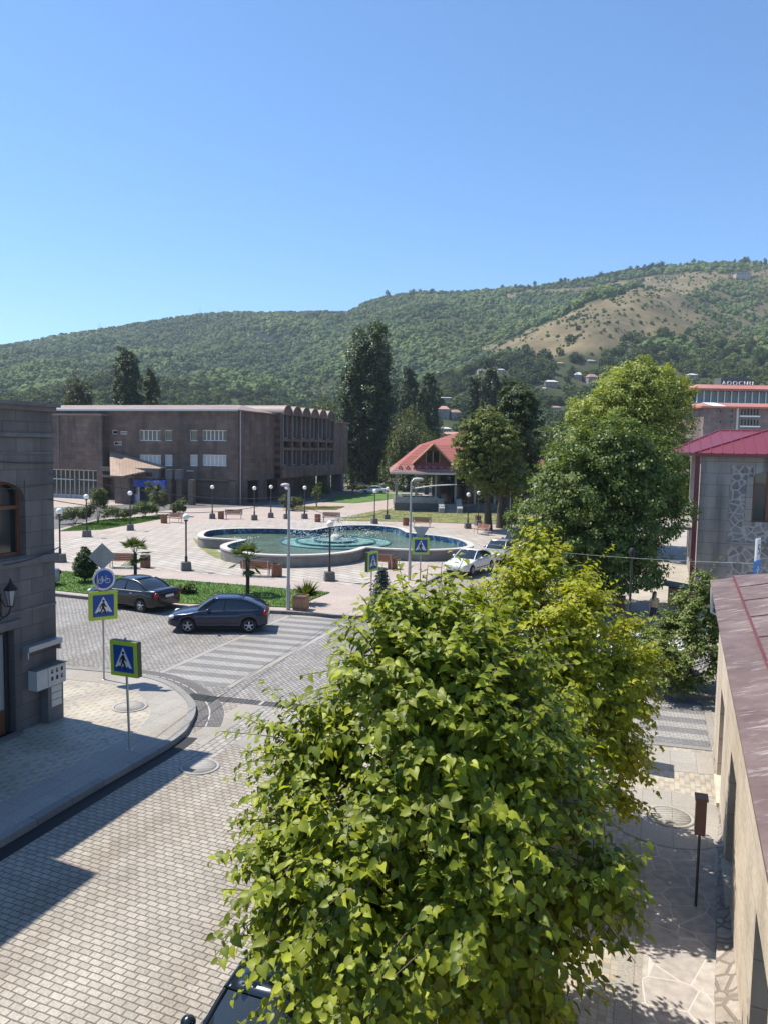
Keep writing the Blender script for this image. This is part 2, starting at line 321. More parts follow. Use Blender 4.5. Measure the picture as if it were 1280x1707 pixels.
structure(MB().add([(-1500,-60,-.06),(1500,-60,-.06),(1500,700,-.06),(-1500,700,-.06)], [(0,1,2,3)]).build('ground', M['townground']))
sheet('road', [(-70,-8),(70,-8),(70,170),(-70,170)], 0.0, M['cobble'])
# the crossing road between the corner and the plaza: small setts
cross = [Vector((-60,39.6,0)), Vector((-11.34,26.75,0)), Vector((-7.7,25.9,0)), Vector((-5.3,23.5,0)), Vector((9.0,19.75,0)), Vector((60,6.5,0)), Vector((60,21,0)), Vector((9.2,32,0)), Vector((0.2,35.6,0)), Vector((-60,52,0))]
sheet('road_crossing', cross, .004, M['cobble2'])
# flat slab strips set into the street
for off, w in ((1.35, .7), (2.75, .7)):
    o = at(345,1162) + RD*off
    sheet('road_slab_strip', [o, o+RD*w, o+RD*w-S*3.6, o-S*3.2], .004, M['slab'])
sheet('road_slab_strip', [at(345,1162)+RD*2.06, at(345,1162)+RD*2.74, at(345,1162)+RD*2.74-S*4.5, at(345,1162)+RD*2.06-S*4.5], .004, M['cobblelong'])
# ---- left pavement with its rounded corner
kp = [at(0,1403,ZP)-S*16, at(0,1403,ZP)-S*6, at(0,1403,ZP), at(150,1315,ZP), at(290,1234,ZP), at(318,1204,ZP), at(326,1181,ZP), at(318,1163,ZP), at(290,1141,ZP), at(248,1127,ZP), at(180,1118,ZP), at(97,1111,ZP)]
kerbL = smooth_poly(kp[2:], 6, closed=False); kerbL = [kp[0], kp[1]] + kerbL + [kerbL[-1]-RD*40]
sheet('pavement_left', kerbL + [Vector((-60,40,0)), Vector((-60,-4,0))], ZP, M['mosaic'], th=.2)
strip('kerb_left', kerbL, -.02, .2, ZP+.025, M['kerbstone'], z0=-.05)
strip('pavement_border', kerbL[1:-1], .205, 1.25, ZP+.006, M['slab'])
strip('gutter_slot', kerbL[:2+6*2+3], -.4, -.025, .006, M['black']); strip('gutter_slot', kerbL[2+6*8+3:], -.3, -.025, .009, M['black'])
i0 = 2+6*3; i1 = i0+6*5
strip('gutter_inner', kerbL[i0:i1], -.38, -.03, .012, M['channel'])
strip('gutter_line', kerbL[i0:i1], -.435, -.395, .014, M['rim0'])
strip('gutter_outer', kerbL[i0:i1], -.82, -.452, .012, M['channel'])
dr = [at(348,1163), at(510,1190), at(700,1215), at(1090,1251), at(1184,1254)]
b = MB(); d0 = Vector(dr[0]); d1 = Vector(dr[-1]); dv = (d1-d0).normalized(); nn = Vector((-dv.y, dv.x, 0)); Ld = (d1-d0).length
M['channeldark'] = pavers('dark drain grating', (.085,.082,.08), (.065,.063,.062), (.02,.02,.02), .12, .5, rz=R(-14.5), gap=.02, bump=.6)
strip('drain_channel', [d0, d1], -.2, .2, .010, M['channeldark'])
structure(b.obox(d0-nn*.22, dv, .02, nn, .44, .0, .02).build('drain_end', M['concrete'])); b = MB()
for k in range(int(Ld/1.55)): b.obox(d0+dv*(k*1.55+.2)-nn*.19, dv, .09, nn, .38, .011, .018)
structure(b.build('drain_joints', M['concrete'])); b = MB()
for k in range(60):
    if d0.x+dv.x*(Ld-k*.075) > 6.2: b.obox(d0+dv*(Ld-k*.075)-nn*.13, dv, .03, nn, .26, .011, .02)
structure(b.build('drain_bars', M['steel']))
g = thing('drain_grate', 'black square gutter grate where the rounded kerb meets the drain channel', 'grate', at(336,1163,.012))
g.rotation_euler = (0,0,-A)
MB().box((0,0,.004), (1.0,.52,.008)).build('frame', M['black'], g)
b = MB()
for k in range(7): b.box((-.36+k*.12,0,.012), (.02,.44,.008))
b.build('bars', M['darksteel'], g)
# ---- zebra crossings laid in setts
O = at(375,1146)
bl, bd = MB(), MB()
for k in range(12):
    q = O + S*(k*.92-.05)
    bd.add([tuple(q+Vector((0,0,.008))), tuple(q+S*.46+Vector((0,0,.008))), tuple(q+S*.46-RD*2.75+Vector((0,0,.008))), tuple(q-RD*2.75+Vector((0,0,.008)))], [(0,1,2,3)])
    q = q + S*.46
    bl.add([tuple(q+Vector((0,0,.008))), tuple(q+S*.46+Vector((0,0,.008))), tuple(q+S*.46-RD*2.75+Vector((0,0,.008))), tuple(q-RD*2.75+Vector((0,0,.008)))], [(0,1,2,3)])
O2 = at(1182,1246)
for k in range(5):
    q = O2 + S*(k*.9)
    for bb, q in ((bd, q), (bl, q+S*.45)):
        bb.add([tuple(q+Vector((0,0,.008))), tuple(q+S*.45+Vector((0,0,.008))), tuple(q+S*.45-RD*4.2+Vector((0,0,.008))), tuple(q-RD*4.2+Vector((0,0,.008)))], [(0,1,2,3)])
structure(bd.build('road_marking_grey', M['zebra_dark'])); structure(bl.build('road_marking_pale', M['zebra_light']))
for q, w in ((O-RD*2.75-RD*.22, .2), (O+RD*.03, .2), (O2+RD*.03, .5)):
    sheet('road_marking_edge', [q, q+RD*w, q+RD*w+S*(4.4 if q.x > 5 else 10.5), q+S*(4.4 if q.x > 5 else 10.5)], .009, M['slab'])
# ---- right pavement beside the near building
def kerbR(Y): return Vector((0.2+.354*(Y-8.7), Y, 0))
kr = [kerbR(-6), kerbR(8), kerbR(17.5), kerbR(19.0)+Vector((.15,0,0)), Vector((4.5,20.0,0)), Vector((5.3,20.35,0)), Vector((7.4,20.02,0)), Vector((9.2,19.55,0)), Vector((60,6.2,0))]
sheet('pavement_right', kr + [Vector((60,-6,0))], ZP, M['mosaic'], th=.2)
strip('kerb_right', kr, -.2, .02, ZP+.02, M['kerbstone'], z0=-.05)
wl = lambda Y: Vector((1.13+.388*Y, Y, 0))                            # foot of the near building's wall
D2 = Vector((.388, 1, 0)).normalized(); E2 = Vector((D2.y, -D2.x, 0))
sheet('pavement_slabs', [Vector((3.78,11.39,0))+Vector((-.354,-1,0))*12, Vector((3.78,11.39,0))+Vector((.354,1,0))*3.2, wl(15.2), wl(-1)], ZP+.005, M['crazy'])
sheet('pavement_slab_band', [Vector((3.78,11.39,0))+Vector((-.354,-1,0))*12, Vector((3.78,11.39,0))+Vector((.354,1,0))*3.2, Vector((4.15,11.39,0))+Vector((.354,1,0))*3.2, Vector((4.15,11.39,0))+Vector((-.354,-1,0))*12], ZP+.009, M['slab'])
cc = at(1116,1362,ZP)
sheet('pavement_apron', [cc+Vector((cos(k*PI/16)*1.35-.05, sin(k*PI/16)*1.35, 0)) for k in range(32)], ZP+.012, M['slab'])
sheet('pavement_slab_edge', [Vector((4.9,19.5,0)), Vector((5.4,20.1,0)), Vector((8.6,19.3,0)), Vector((8.1,18.0,0)), Vector((5.4,18.6,0))], ZP+.006, M['slab'])
def manhole(label, p, r, m):
    t = thing('manhole_cover', label, 'manhole', p)
    MB().lathe([(r*1.22,0),(r*1.22,.012),(r*1.02,.014),(r*1.02,.004)], 28).build('rim', M['concrete'], t)
    b = MB().lathe([(1e-3,.012),(r*.99,.012),(r*.99,0)], 28)
    for k in range(-3, 4): b.box((0,k*r*.24,.014), (2*r*math.sqrt(1-(k*.24)**2)*.9,.02,.006))
    b.build('cover', m, t); return t
manhole('round stone manhole cover in the mosaic of the corner pavement', at(217,1178,ZP+.006), .42, M['concrete'])
manhole('round manhole cover in the cobbled street at the shadow edge', at(334,1278,.004), .4, M['concrete'])
manhole('round manhole cover in the smooth apron beside the near wall', cc+Vector((0,0,.014)), .42, M['slab'])
manhole('small round manhole cover on the slab edge near the drain', at(960,1305,ZP+.006), .3, M['concrete'])
sheet('pavement_island', [Vector((8.3,24.6,0)), Vector((16,22.6,0)), Vector((16.4,24.2,0)), Vector((8.8,26.2,0))], ZP, M['slab'], th=.2)
# ---- far right pavement, where the woman walks
fr = [Vector((9.0,31.2,0))+Vector((.354,1,0))*95, Vector((9.4,32.2,0)), Vector((9.7,31.4,0)), Vector((10.6,30.9,0)), Vector((30,25.8,0)), Vector((90,10,0)), Vector((120,126,0))]
M['sand'] = pavers('pale square pavers', (.46,.41,.34), (.39,.35,.3), (.24,.21,.18), .5, .5, rz=R(19), gap=.014, bump=.3, offset=0)
sheet('pavement_far', fr, ZP, M['sand'], th=.2)
strip('kerb_far', [fr[0], fr[1], fr[2], fr[3], fr[4]], -.02, .18, ZP+.015, M['kerbstone'], z0=-.05)
# ---- plaza
pf = [Vector((-60,51.4,0)), at(97,990,ZP)+Vector((-.2,0,0)), at(300,1011,ZP), at(480,1020,ZP), at(575,1027,ZP), at(610,1026,ZP), at(640,1016,ZP), at(655,1003,ZP)]
pf = [pf[0]] + smooth_poly(pf[1:], 4, closed=False); pe = pf[-1]
pf.append(pe + Vector((.354,1,0))*92)
sheet('plaza', pf + [Vector((-60,130,0))], ZP, M['pink'], th=.2)
strip('kerb_plaza', pf, 0, .2, ZP+.03, M['kerbstone'], z0=-.05)
def Z(l, dz=0): return [at(x, y, ZP) for x, y in l]
sheet('plaza_pavers', Z([(20,906),(97,900),(145,890),(218,881),(300,876),(345,873),(420,871),(500,872),(580,868),(690,872),(800,888),(860,905),(800,930),(740,938),(640,945),(600,976),(549,973),(311,955),(97,938),(20,934)]), ZP+.004, M['plaza'])
M['shadepave'] = pavers('dark paving with painted shade', (.14,.132,.125), (.11,.105,.1), (.06,.06,.06), .6, .6, rz=-A, gap=.012, bump=.3, offset=0)
sheet('forecourt_shade', Z([(20,890),(97,882),(160,866),(235,857),(300,848),(400,845),(470,841),(540,833),(600,822),(600,812),(400,833),(97,846),(20,848)]), ZP+.004, M['shadepave'])  # dark ground strip with the civic building's shade painted into its tone
g1 = Z([(20,946),(97,953),(200,961),(320,970),(430,979),(548,989),(520,1000),(497,1014),(440,1011),(300,1006),(150,991),(97,985),(20,978)])
def lawn(name, pts, m, z=ZP+.05):
    sheet(name, pts, z, m, th=.06); return pts
L1 = lawn('lawn', g1, M['lawn'])
strip('lawn_edging', list(reversed(g1[:6])), -.12, -.005, ZP+.07, M['concrete'], z0=ZP)
L2 = lawn('lawn', Z([(100,886),(130,877),(165,868),(240,862),(282,858),(276,864),(216,875),(170,883)]), M['lawn'])
L3 = lawn('lawn', Z([(535,837),(560,828),(610,822),(690,824),(640,834),(590,839)]), M['lawn'])
L4 = lawn('lawn', Z([(552,868),(600,857),(640,850),(700,850),(790,853),(960,850),(960,874),(800,874),(700,870)]), M['drylawn'])
L5 = lawn('lawn', Z([(476,848),(500,845),(575,845),(560,850),(500,850)]), M['drylawn'])
sheet('lawn_bare_patch', Z([(322,897),(345,905),(372,925),(400,934),(378,937),(350,925),(330,910)]), ZP+.012, M['drylawn'])
def blades(name, polys, n, h, m):
    P = []
    for poly in polys:
        xs = [p.x for p in poly]; ys = [p.y for p in poly]; k = 0
        while k < n//len(polys):
            x, y = random.uniform(min(xs), max(xs)), random.uniform(min(ys), max(ys)); c = False
            for i in range(len(poly)):
                a, b = poly[i], poly[i-1]
                if (a.y > y) != (b.y > y) and x < (b.x-a.x)*(y-a.y)/(b.y-a.y)+a.x: c = not c
            if c: P.append((x, y)); k += 1
    P = np.array(P); m_ = len(P); a = RNG.uniform(0, 6.28, m_); w = RNG.uniform(.01,.03,m_); hh = h*RNG.uniform(.5,1.4,m_)
    V = np.zeros((m_,3,3)); V[:,:,0] = P[:,0:1]; V[:,:,1] = P[:,1:2]; V[:,:,2] = ZP+.045
    V[:,0,0] -= w*np.cos(a); V[:,0,1] -= w*np.sin(a); V[:,1,0] += w*np.cos(a); V[:,1,1] += w*np.sin(a)
    V[:,2,0] += RNG.normal(0,.03,m_); V[:,2,1] += RNG.normal(0,.03,m_); V[:,2,2] += hh
    return np_mesh(name, V.reshape(-1,3), np.arange(m_*3).reshape(-1,3), m)
M['blade'] = leafmat('grass blade', (.05,.11,.012), (.14,.24,.035), .3)
M['dryblade'] = leafmat('dry grass blade', (.14,.15,.05), (.36,.3,.13), .3)
tag(blades('grass', [L1, L2], 26000, .09, M['blade']), 'short green grass of the lawn by the road', 'grass', kind='stuff')
tag(blades('dry_grass', [L4, L4, L5], 9000, .12, M['dryblade']), 'dry yellowish grass in front of the red roofed pavilion', 'grass', kind='stuff')
# ---------------------------------------------------------------- terrain: the valley side behind the town
RIDGE = [(-700,640),(-300,612),(0,581),(60,572),(110,561),(180,546),(260,533),(330,528),(450,526),(575,523),(600,509),(640,498),(700,491),(760,492),(860,481),(960,466),(1040,455),(1150,447),(1280,440),(1600,425),(2100,440)]
RX = np.array([r[0] for r in RIDGE], float); RY = np.array([r[1] for r in RIDGE], float)+5
def yridge(pxx): return 1290 - 200*np.clip((pxx-300)/1000, 0, 1)
def terr(pxx, Y):
    """height of the hillside over the direction pxx of the photograph at depth Y"""
    hor = 745 + (pxx-640)*math.tan(ROLL)
    zr = 7.9 + (hor-np.interp(pxx, RX, RY))/F*yridge(pxx)
    Y0 = 215.0; t = np.clip((Y-Y0)/(yridge(pxx)-Y0), 0, 2.2)
    f = np.where(t < 1, .42*t+.58*t**1.9, 1-.9*(t-1)**1.2)
    # a darker rock step in the left slope
    cl = np.clip(1-np.abs(pxx-450)/95, 0, 1)**.5
    f = f + cl*.055*(1/(1+np.exp(-(t-.865)*90))-1/(1+np.exp(-(t-.93)*20)))*(t < 1.02)
    X = (pxx-640)/F*Y; env = np.clip(t*3, 0, 1)*np.clip((1.02-t)*5, 0, 1)
    gl = 12*np.sin(X*.011+Y*.006+1.3)+8*np.sin(X*.023-Y*.013)+4*np.sin(X*.05+Y*.031+.7)+2*np.sin(X*.11-Y*.07)
    spur = 26*np.exp(-((X-.62*(Y-520)-90)/85)**2)*np.clip((t-.15)*3,0,1)*np.clip((1-t)*2.5,0,1)
    z = zr*f + gl*env*(.6+.4*t) + spur*env - .06
    return np.where(Y < Y0, -.06, z)
PXg = np.arange(-720, 2101, 10.0); Yg = np.concatenate([np.arange(205, 700, 16), np.arange(700, 1420, 14), np.arange(1420, 2300, 80)]).astype(float)
PX_, Y_ = np.meshgrid(PXg, Yg); Zt = terr(PX_, Y_); Xt = (PX_-640)/F*Y_
def inpoly(x, y, poly):
    c = np.zeros(x.shape, bool); n = len(poly)
    for i in range(n):
        x1, y1 = poly[i]; x2, y2 = poly[i-1]
        if y1 == y2: continue
        k = ((y1 > y) != (y2 > y)) & (x < (x2-x1)*(y-y1)/(y2-y1)+x1); c ^= k
    return c
def projN(X, Y, Zz):
    z = Zz-H; f = Y*cos(PITCH)-z*sin(PITCH); u = Y*sin(PITCH)+z*cos(PITCH); x, y = X/f, u/f; c, s = cos(ROLL), sin(ROLL)
    return 640+F*(c*x+s*y), 853.5-F*(-s*x+c*y)
BARE = [(795,586),(850,560),(880,545),(940,523),(975,508),(1040,490),(1090,470),(1130,452),(1195,449),(1215,462),(1190,480),(1150,487),(1130,510),(1160,520),(1150,545),(1080,560),(1000,575),(940,588),(900,590),(860,583),(815,590)]
SCRUB = [(890,560),(1000,500),(1100,480),(1200,455),(1280,440),(1700,420),(1800,560),(1280,585),(1200,575),(1000,590),(900,592)]
def classes(X, Y, Zz):
    qx, qy = projN(X, Y, Zz); jx = qx+9*np.sin(X*.05+Y*.02)+6*np.sin(Y*.043); jy = qy+4*np.sin(X*.037)+3*np.sin(Y*.06+X*.02)
    sp = inpoly(jx, jy, SCRUB); ba = inpoly(jx, jy, BARE); road = (qx > 840) & (np.abs(jy-(np.interp(qx, RX, RY)+9)) < 5) 
    rock = inpoly(jx, jy, [(375,548),(420,547),(520,548),(512,566),(490,574),(450,575),(405,566)])
    return sp & ~ba, ba | road, rock, qx, qy
scr, bare, rock, _, _ = classes(Xt, Y_, Zt)
V = np.stack([Xt, Y_, Zt], -1).reshape(-1, 3); a, b_ = Xt.shape
idx = np.arange(a*b_).reshape(a, b_); Fq = np.stack([idx[:-1,:-1], idx[:-1,1:], idx[1:,1:], idx[1:,:-1]], -1).reshape(-1, 4)
m, t, b, N, L = nt('hillside soil'); b.inputs['Roughness'].default_value = .95; b.inputs['Specular IOR Level'].default_value = .1
at1 = N('ShaderNodeAttribute'); at1.attribute_name = 'soil'; sx = N('ShaderNodeSeparateColor'); L(at1.outputs['Color'], sx.inputs[0])
g = N('ShaderNodeNewGeometry'); nz = N('ShaderNodeTexNoise'); nz.inputs['Scale'].default_value = .035; nz.inputs['Detail'].default_value = 9; nz.inputs['Roughness'].default_value = .7; L(g.outputs['Position'], nz.inputs['Vector'])
r1 = N('ShaderNodeValToRGB'); setramp(r1, [(.35,(.035,.05,.02)), (.65,(.08,.085,.04))]); L(nz.outputs['Fac'], r1.inputs['Fac'])
r2 = N('ShaderNodeValToRGB'); setramp(r2, [(.35,(.105,.09,.055)), (.5,(.165,.135,.08)), (.68,(.245,.195,.11))]); L(nz.outputs['Fac'], r2.inputs['Fac'])
r3 = N('ShaderNodeValToRGB'); setramp(r3, [(.35,(.006,.013,.014)), (.65,(.016,.026,.028))]); L(nz.outputs['Fac'], r3.inputs['Fac'])
m1 = N('ShaderNodeMixRGB'); L(sx.outputs[0], m1.inputs['Fac']); L(r1.outputs['Color'], m1.inputs['Color1']); L(r2.outputs['Color'], m1.inputs['Color2'])
m2 = N('ShaderNodeMixRGB'); L(sx.outputs[1], m2.inputs['Fac']); L(m1.outputs['Color'], m2.inputs['Color1']); L(r3.outputs['Color'], m2.inputs['Color2']); L(m2.outputs['Color'], b.inputs['Base Color'])
hill = structure(np_mesh('hills', V, Fq, m, smooth=True))
ca = hill.data.attributes.new('soil', 'FLOAT_COLOR', 'POINT'); cd = np.zeros((len(V), 4), np.float32)
sd = np.where(bare, 1.0, np.where(scr, .6, 0.0)).reshape(-1); cd[:,0] = sd; cd[:,1] = rock.reshape(-1)*.9; cd[:,3] = 1
if len(hill.data.vertices) == len(V): ca.data.foreach_set('color', cd.ravel())
# ---- leaf clouds -------------------------------------------------------------
def leaves(C, Nn, Dd, size, shape='diamond', curl=.15):
    """C centres, Nn leaf normals, Dd direction to the tip, size lengths -> verts, quads"""
    n = len(C); Dd = Dd - Nn*(Dd*Nn).sum(1, keepdims=True); Dd /= np.linalg.norm(Dd, axis=1, keepdims=True)+1e-9; B = np.cross(Nn, Dd)
    if shape == 'heart':
        u = np.array([0,-.27,-.48,-.45,-.21,0,.21,.45,.48,.27,0])*.95; w = np.array([0,-.13,.1,.45,.78,1.08,.78,.45,.1,-.13,.4]); h = np.array([0,.06,.13,.1,-.02,-.22,-.02,.1,.13,.06,-.03])*(curl/.15)
        q = np.array([[0,1,2,10],[10,2,3,4],[10,4,5,6],[10,6,7,8],[0,10,8,9]])
    else:
        u = np.array([0,-.34,0,.34]); w = np.array([0,.45,1.0,.45]); h = np.array([0,.1,-.08,.1])*(curl/.15); q = np.array([[0,1,2,3]])
    k = len(u); s = size[:,None,None]
    V = C[:,None,:] + s*(u[None,:,None]*B[:,None,:] + w[None,:,None]*Dd[:,None,:] + h[None,:,None]*Nn[:,None,:])
    Q = (q[None] + (np.arange(n)*k)[:,None,None]).reshape(-1, 4); return V.reshape(-1, 3), Q
def unit(n): v = RNG.normal(size=(n,3)); return v/np.linalg.norm(v, axis=1, keepdims=True)
def norm(v): return v/(np.linalg.norm(v, axis=1, keepdims=True)+1e-9)
def crown_mesh(name, mat_, blobs, clumps, per, size, parent=None, up=.7, clump_r=.16, drop=0.3, tall=1.0, kind=None, inner=.25, droop_tail=0.0):
    """leaf clumps through the volume of several ellipsoids, denser towards their surface. blobs: (x,y,z,rx,ry,rz)"""
    Cs = []; w = np.array([b[3]*b[4]*b[5] for b in blobs])**.67; w /= w.sum()
    for (x,y,z,rx,ry,rz), f in zip(blobs, w):
        n = max(3, int(clumps*f)); d = unit(n); rr = np.where(RNG.random(n) < inner, RNG.uniform(.25,.85,n), RNG.uniform(.82,1.06,n))[:,None]
        c = d*rr*np.array([rx,ry,rz])+np.array([x,y,z]); Cs.append(np.concatenate([c, d, np.full((n,1), (rx*ry*rz)**(1/3)*clump_r)], 1))
    Cs = np.concatenate(Cs); n = len(Cs); k = RNG.integers(int(per*.6), int(per*1.4)+1, n); idn = np.repeat(np.arange(n), k); m_ = len(idn)
    off = unit(m_)*(RNG.random(m_)**.5)[:,None]*Cs[idn,6:7]*np.array([1.15,1.15,.75*tall]); P = Cs[idn,:3]+off
    if droop_tail: P[:,2] -= droop_tail*RNG.random(m_)**1.5
    out = norm(Cs[idn,3:6]*.9+off/np.maximum(Cs[idn,6:7],.01)*.5)
    Nn = norm(out*.75+np.array([0,0,up])+RNG.normal(0,.42,(m_,3))); Dd = norm(out+np.array([0,0,-drop*2])+RNG.normal(0,.5,(m_,3)))
    V, Q = leaves(P, Nn, Dd, size*RNG.uniform(.7,1.3,m_)); return np_mesh(name, V, Q, mat_, parent)
# ---- forest on the slopes (one mass, instanced trees) ------------------------
M['forest'] = None
m, t, b, N, L = nt('forest foliage'); b.inputs['Roughness'].default_value = .8; b.inputs['Specular IOR Level'].default_value = .15
oi = N('ShaderNodeObjectInfo'); r = N('ShaderNodeValToRGB'); setramp(r, [(0,(.05,.085,.03)), (.45,(.082,.126,.042)), (.8,(.115,.16,.052)), (1,(.155,.185,.068))]); L(oi.outputs['Random'], r.inputs['Fac'])
gg = N('ShaderNodeNewGeometry'); nz = N('ShaderNodeTexNoise'); nz.inputs['Scale'].default_value = .006; nz.inputs['Detail'].default_value = 5; L(gg.outputs['Position'], nz.inputs['Vector'])
r2 = N('ShaderNodeValToRGB'); setramp(r2, [(.35,(.75,.8,.85)), (.65,(1.3,1.2,1.0))]); L(nz.outputs['Fac'], r2.inputs['Fac'])
mm = N('ShaderNodeMixRGB'); mm.blend_type = 'MULTIPLY'; mm.inputs['Fac'].default_value = 1; L(r.outputs['Color'], mm.inputs['Color1']); L(r2.outputs['Color'], mm.inputs['Color2']); L(mm.outputs['Color'], b.inputs['Base Color'])
M['forest'] = m
pcol = bpy.data.collections.new('forest_kinds')
import bmesh
for q in range(6):
    bm = bmesh.new(); bmesh.ops.create_icosphere(bm, subdivisions=3, radius=1)
    for v in bm.verts:
        p = v.co.copy(); f = 1+.38*mnoise.noise(p*1.6+Vector((q*9,0,0)))+.3*mnoise.noise(p*4.2+Vector((q*5,3,0)))+.12*mnoise.noise(p*9)
        v.co = Vector((p.x*f, p.y*f, (p.z*f*1.05+.75)))
    me = bpy.data.meshes.new('forest_tree'); bm.to_mesh(me); bm.free(); me.materials.append(M['forest']); o = bpy.data.objects.new('forest_tree', me); pcol.objects.link(o)
pcol2 = bpy.data.collections.new('grove_kinds')
for q in range(5):
    bl = [(random.uniform(-.4,.4), random.uniform(-.4,.4), random.uniform(.7,1.35), .62, .62, .62) for _ in range(6)] + [(0,0,.9,.8,.8,.8)]
    o = crown_mesh('grove_tree', M['forest'], bl, 130, 9, .2); COL.objects.unlink(o); pcol2.objects.link(o)
def scatter_points(n, Ylo, Yhi, wide=(-350, 1650), pw=2.0):
    Y = (RNG.random(n)*(Yhi**pw-Ylo**pw)+Ylo**pw)**(1/pw); p = RNG.uniform(*wide, n); return p, Y
def forest(name, coll, p, Y, sc, keep, label, zoff=-.35, tall=1.0):
    X = (p-640)/F*Y; Zz = terr(p, Y); P = np.stack([X, Y, Zz], -1)[keep]; n = len(P); sc = sc[keep]
    me = bpy.data.meshes.new(name); me.vertices.add(n); P[:,2] += zoff*sc; me.vertices.foreach_set('co', P.astype(np.float32).ravel())
    a1 = me.attributes.new('size', 'FLOAT', 'POINT'); a1.data.foreach_set('value', sc.astype(np.float32))
    a2 = me.attributes.new('turn', 'FLOAT', 'POINT'); a2.data.foreach_set('value', RNG.uniform(0,6.28,n).astype(np.float32))
    o = bpy.data.objects.new(name, me); COL.objects.link(o)
    ng = bpy.data.node_groups.new(name, 'GeometryNodeTree'); ng.interface.new_socket('Geometry', in_out='INPUT', socket_type='NodeSocketGeometry'); ng.interface.new_socket('Geometry', in_out='OUTPUT', socket_type='NodeSocketGeometry')
    N = ng.nodes.new; L = ng.links.new; gi = N('NodeGroupInput'); go = N('NodeGroupOutput'); ip = N('GeometryNodeInstanceOnPoints'); ci = N('GeometryNodeCollectionInfo')
    ci.inputs['Collection'].default_value = coll; ci.inputs['Separate Children'].default_value = True; ci.inputs['Reset Children'].default_value = True; ip.inputs['Pick Instance'].default_value = True
    s1 = N('GeometryNodeInputNamedAttribute'); s1.data_type = 'FLOAT'; s1.inputs['Name'].default_value = 'size'
    s2 = N('GeometryNodeInputNamedAttribute'); s2.data_type = 'FLOAT'; s2.inputs['Name'].default_value = 'turn'
    cx = N('ShaderNodeCombineXYZ'); L(s2.outputs['Attribute'], cx.inputs['Z']); L(gi.outputs[0], ip.inputs['Points']); L(ci.outputs[0], ip.inputs['Instance'])
    L(cx.outputs[0], ip.inputs['Rotation']); c2 = N('ShaderNodeCombineXYZ'); mt = N('ShaderNodeMath'); mt.operation = 'MULTIPLY'; mt.inputs[1].default_value = tall; L(s1.outputs['Attribute'], mt.inputs[0]); L(s1.outputs['Attribute'], c2.inputs[0]); L(s1.outputs['Attribute'], c2.inputs[1]); L(mt.outputs[0], c2.inputs[2]); L(c2.outputs[0], ip.inputs['Scale']); L(ip.outputs[0], go.inputs[0])
    md = o.modifiers.new('trees', 'NODES'); md.node_group = ng
    return tag(o, label, 'forest', kind='stuff')
p, Y = scatter_points(36000, 560, 1330); sc = RNG.uniform(2.6, 5.2, len(p))*(.8+.25*np.sin(p*.02+Y*.01))
X = (p-640)/F*Y; s_, b_, k_, qx, qy = classes(X, Y, terr(p, Y)); u = RNG.random(len(p))
cl = np.sin(X*.03+Y*.021)+np.sin(X*.071-Y*.05)+.7*np.sin(X*.13+Y*.11)
keep = (Y < yridge(p)*1.03) & (~k_ | (u < .2)) & np.where(b_, u < .09, np.where(s_, (u < .75) & (cl > -.2) | (u < .28), True)); sc = np.where(b_, sc*.4, np.where(s_, sc*.6, sc))
forest('forest', pcol, p, Y, sc, keep, 'dense green forest covering the long valley side behind the town')
p, Y = scatter_points(5200, 235, 620, pw=1.6); sc = RNG.uniform(2.2, 4.6, len(p)); X = (p-640)/F*Y; s_, b_, k_, qx, qy = classes(X, Y, terr(p, Y)); u = RNG.random(len(p))
HX = [(737,697,26,24),(758,700,20,20),(741,722,20,12),(752,735,40,16),(742,668,28,9),(917,645,24,14),(906,651,10,8),(932,611,14,9),(983,606,16,9),(962,636,15,16),(985,642,19,19),(926,686,16,12),(858,690,15,12),(1030,620,20,10),(1152,632,18,12),(800,622,12,9),(834,621,14,9),(747,622,11,8),(512,673,18,10)]
hid = np.zeros(len(p), bool)
for hx, hy, hw, hh in HX: hid |= (np.abs(qx-hx) < hw*.55+5) & (qy > hy-hh*.25) & (qy < hy+15)
keep = ~hid & ~(b_ & (u > .03)) & ~(s_ & (u > .3)) & (u < np.clip((Y-180)/150, .25, 1))
forest('grove', pcol2, p, Y, sc, keep, 'bushy green trees between the houses at the foot of the hill', zoff=-.25)
p, Y = scatter_points(30000, 520, 1300, wide=(760, 1650)); sc = RNG.uniform(.5, 1.5, len(p))*(.7+.6*RNG.random(len(p))**3); X = (p-640)/F*Y; s_, b_, k_, qx, qy = classes(X, Y, terr(p, Y)); u = RNG.random(len(p)); cl = np.sin(X*.021+Y*.017)+np.sin(X*.06-Y*.043)+.8*np.sin(X*.14+Y*.09)
forest('scrub', pcol, p, Y, sc, (Y < yridge(p)*1.02) & ((b_ & (u < .1+.35*(cl > .9))) | (s_ & (u < .3+.6*(cl > .2)))), 'low dark scrub dotted over the dry ochre slope', zoff=-.3)
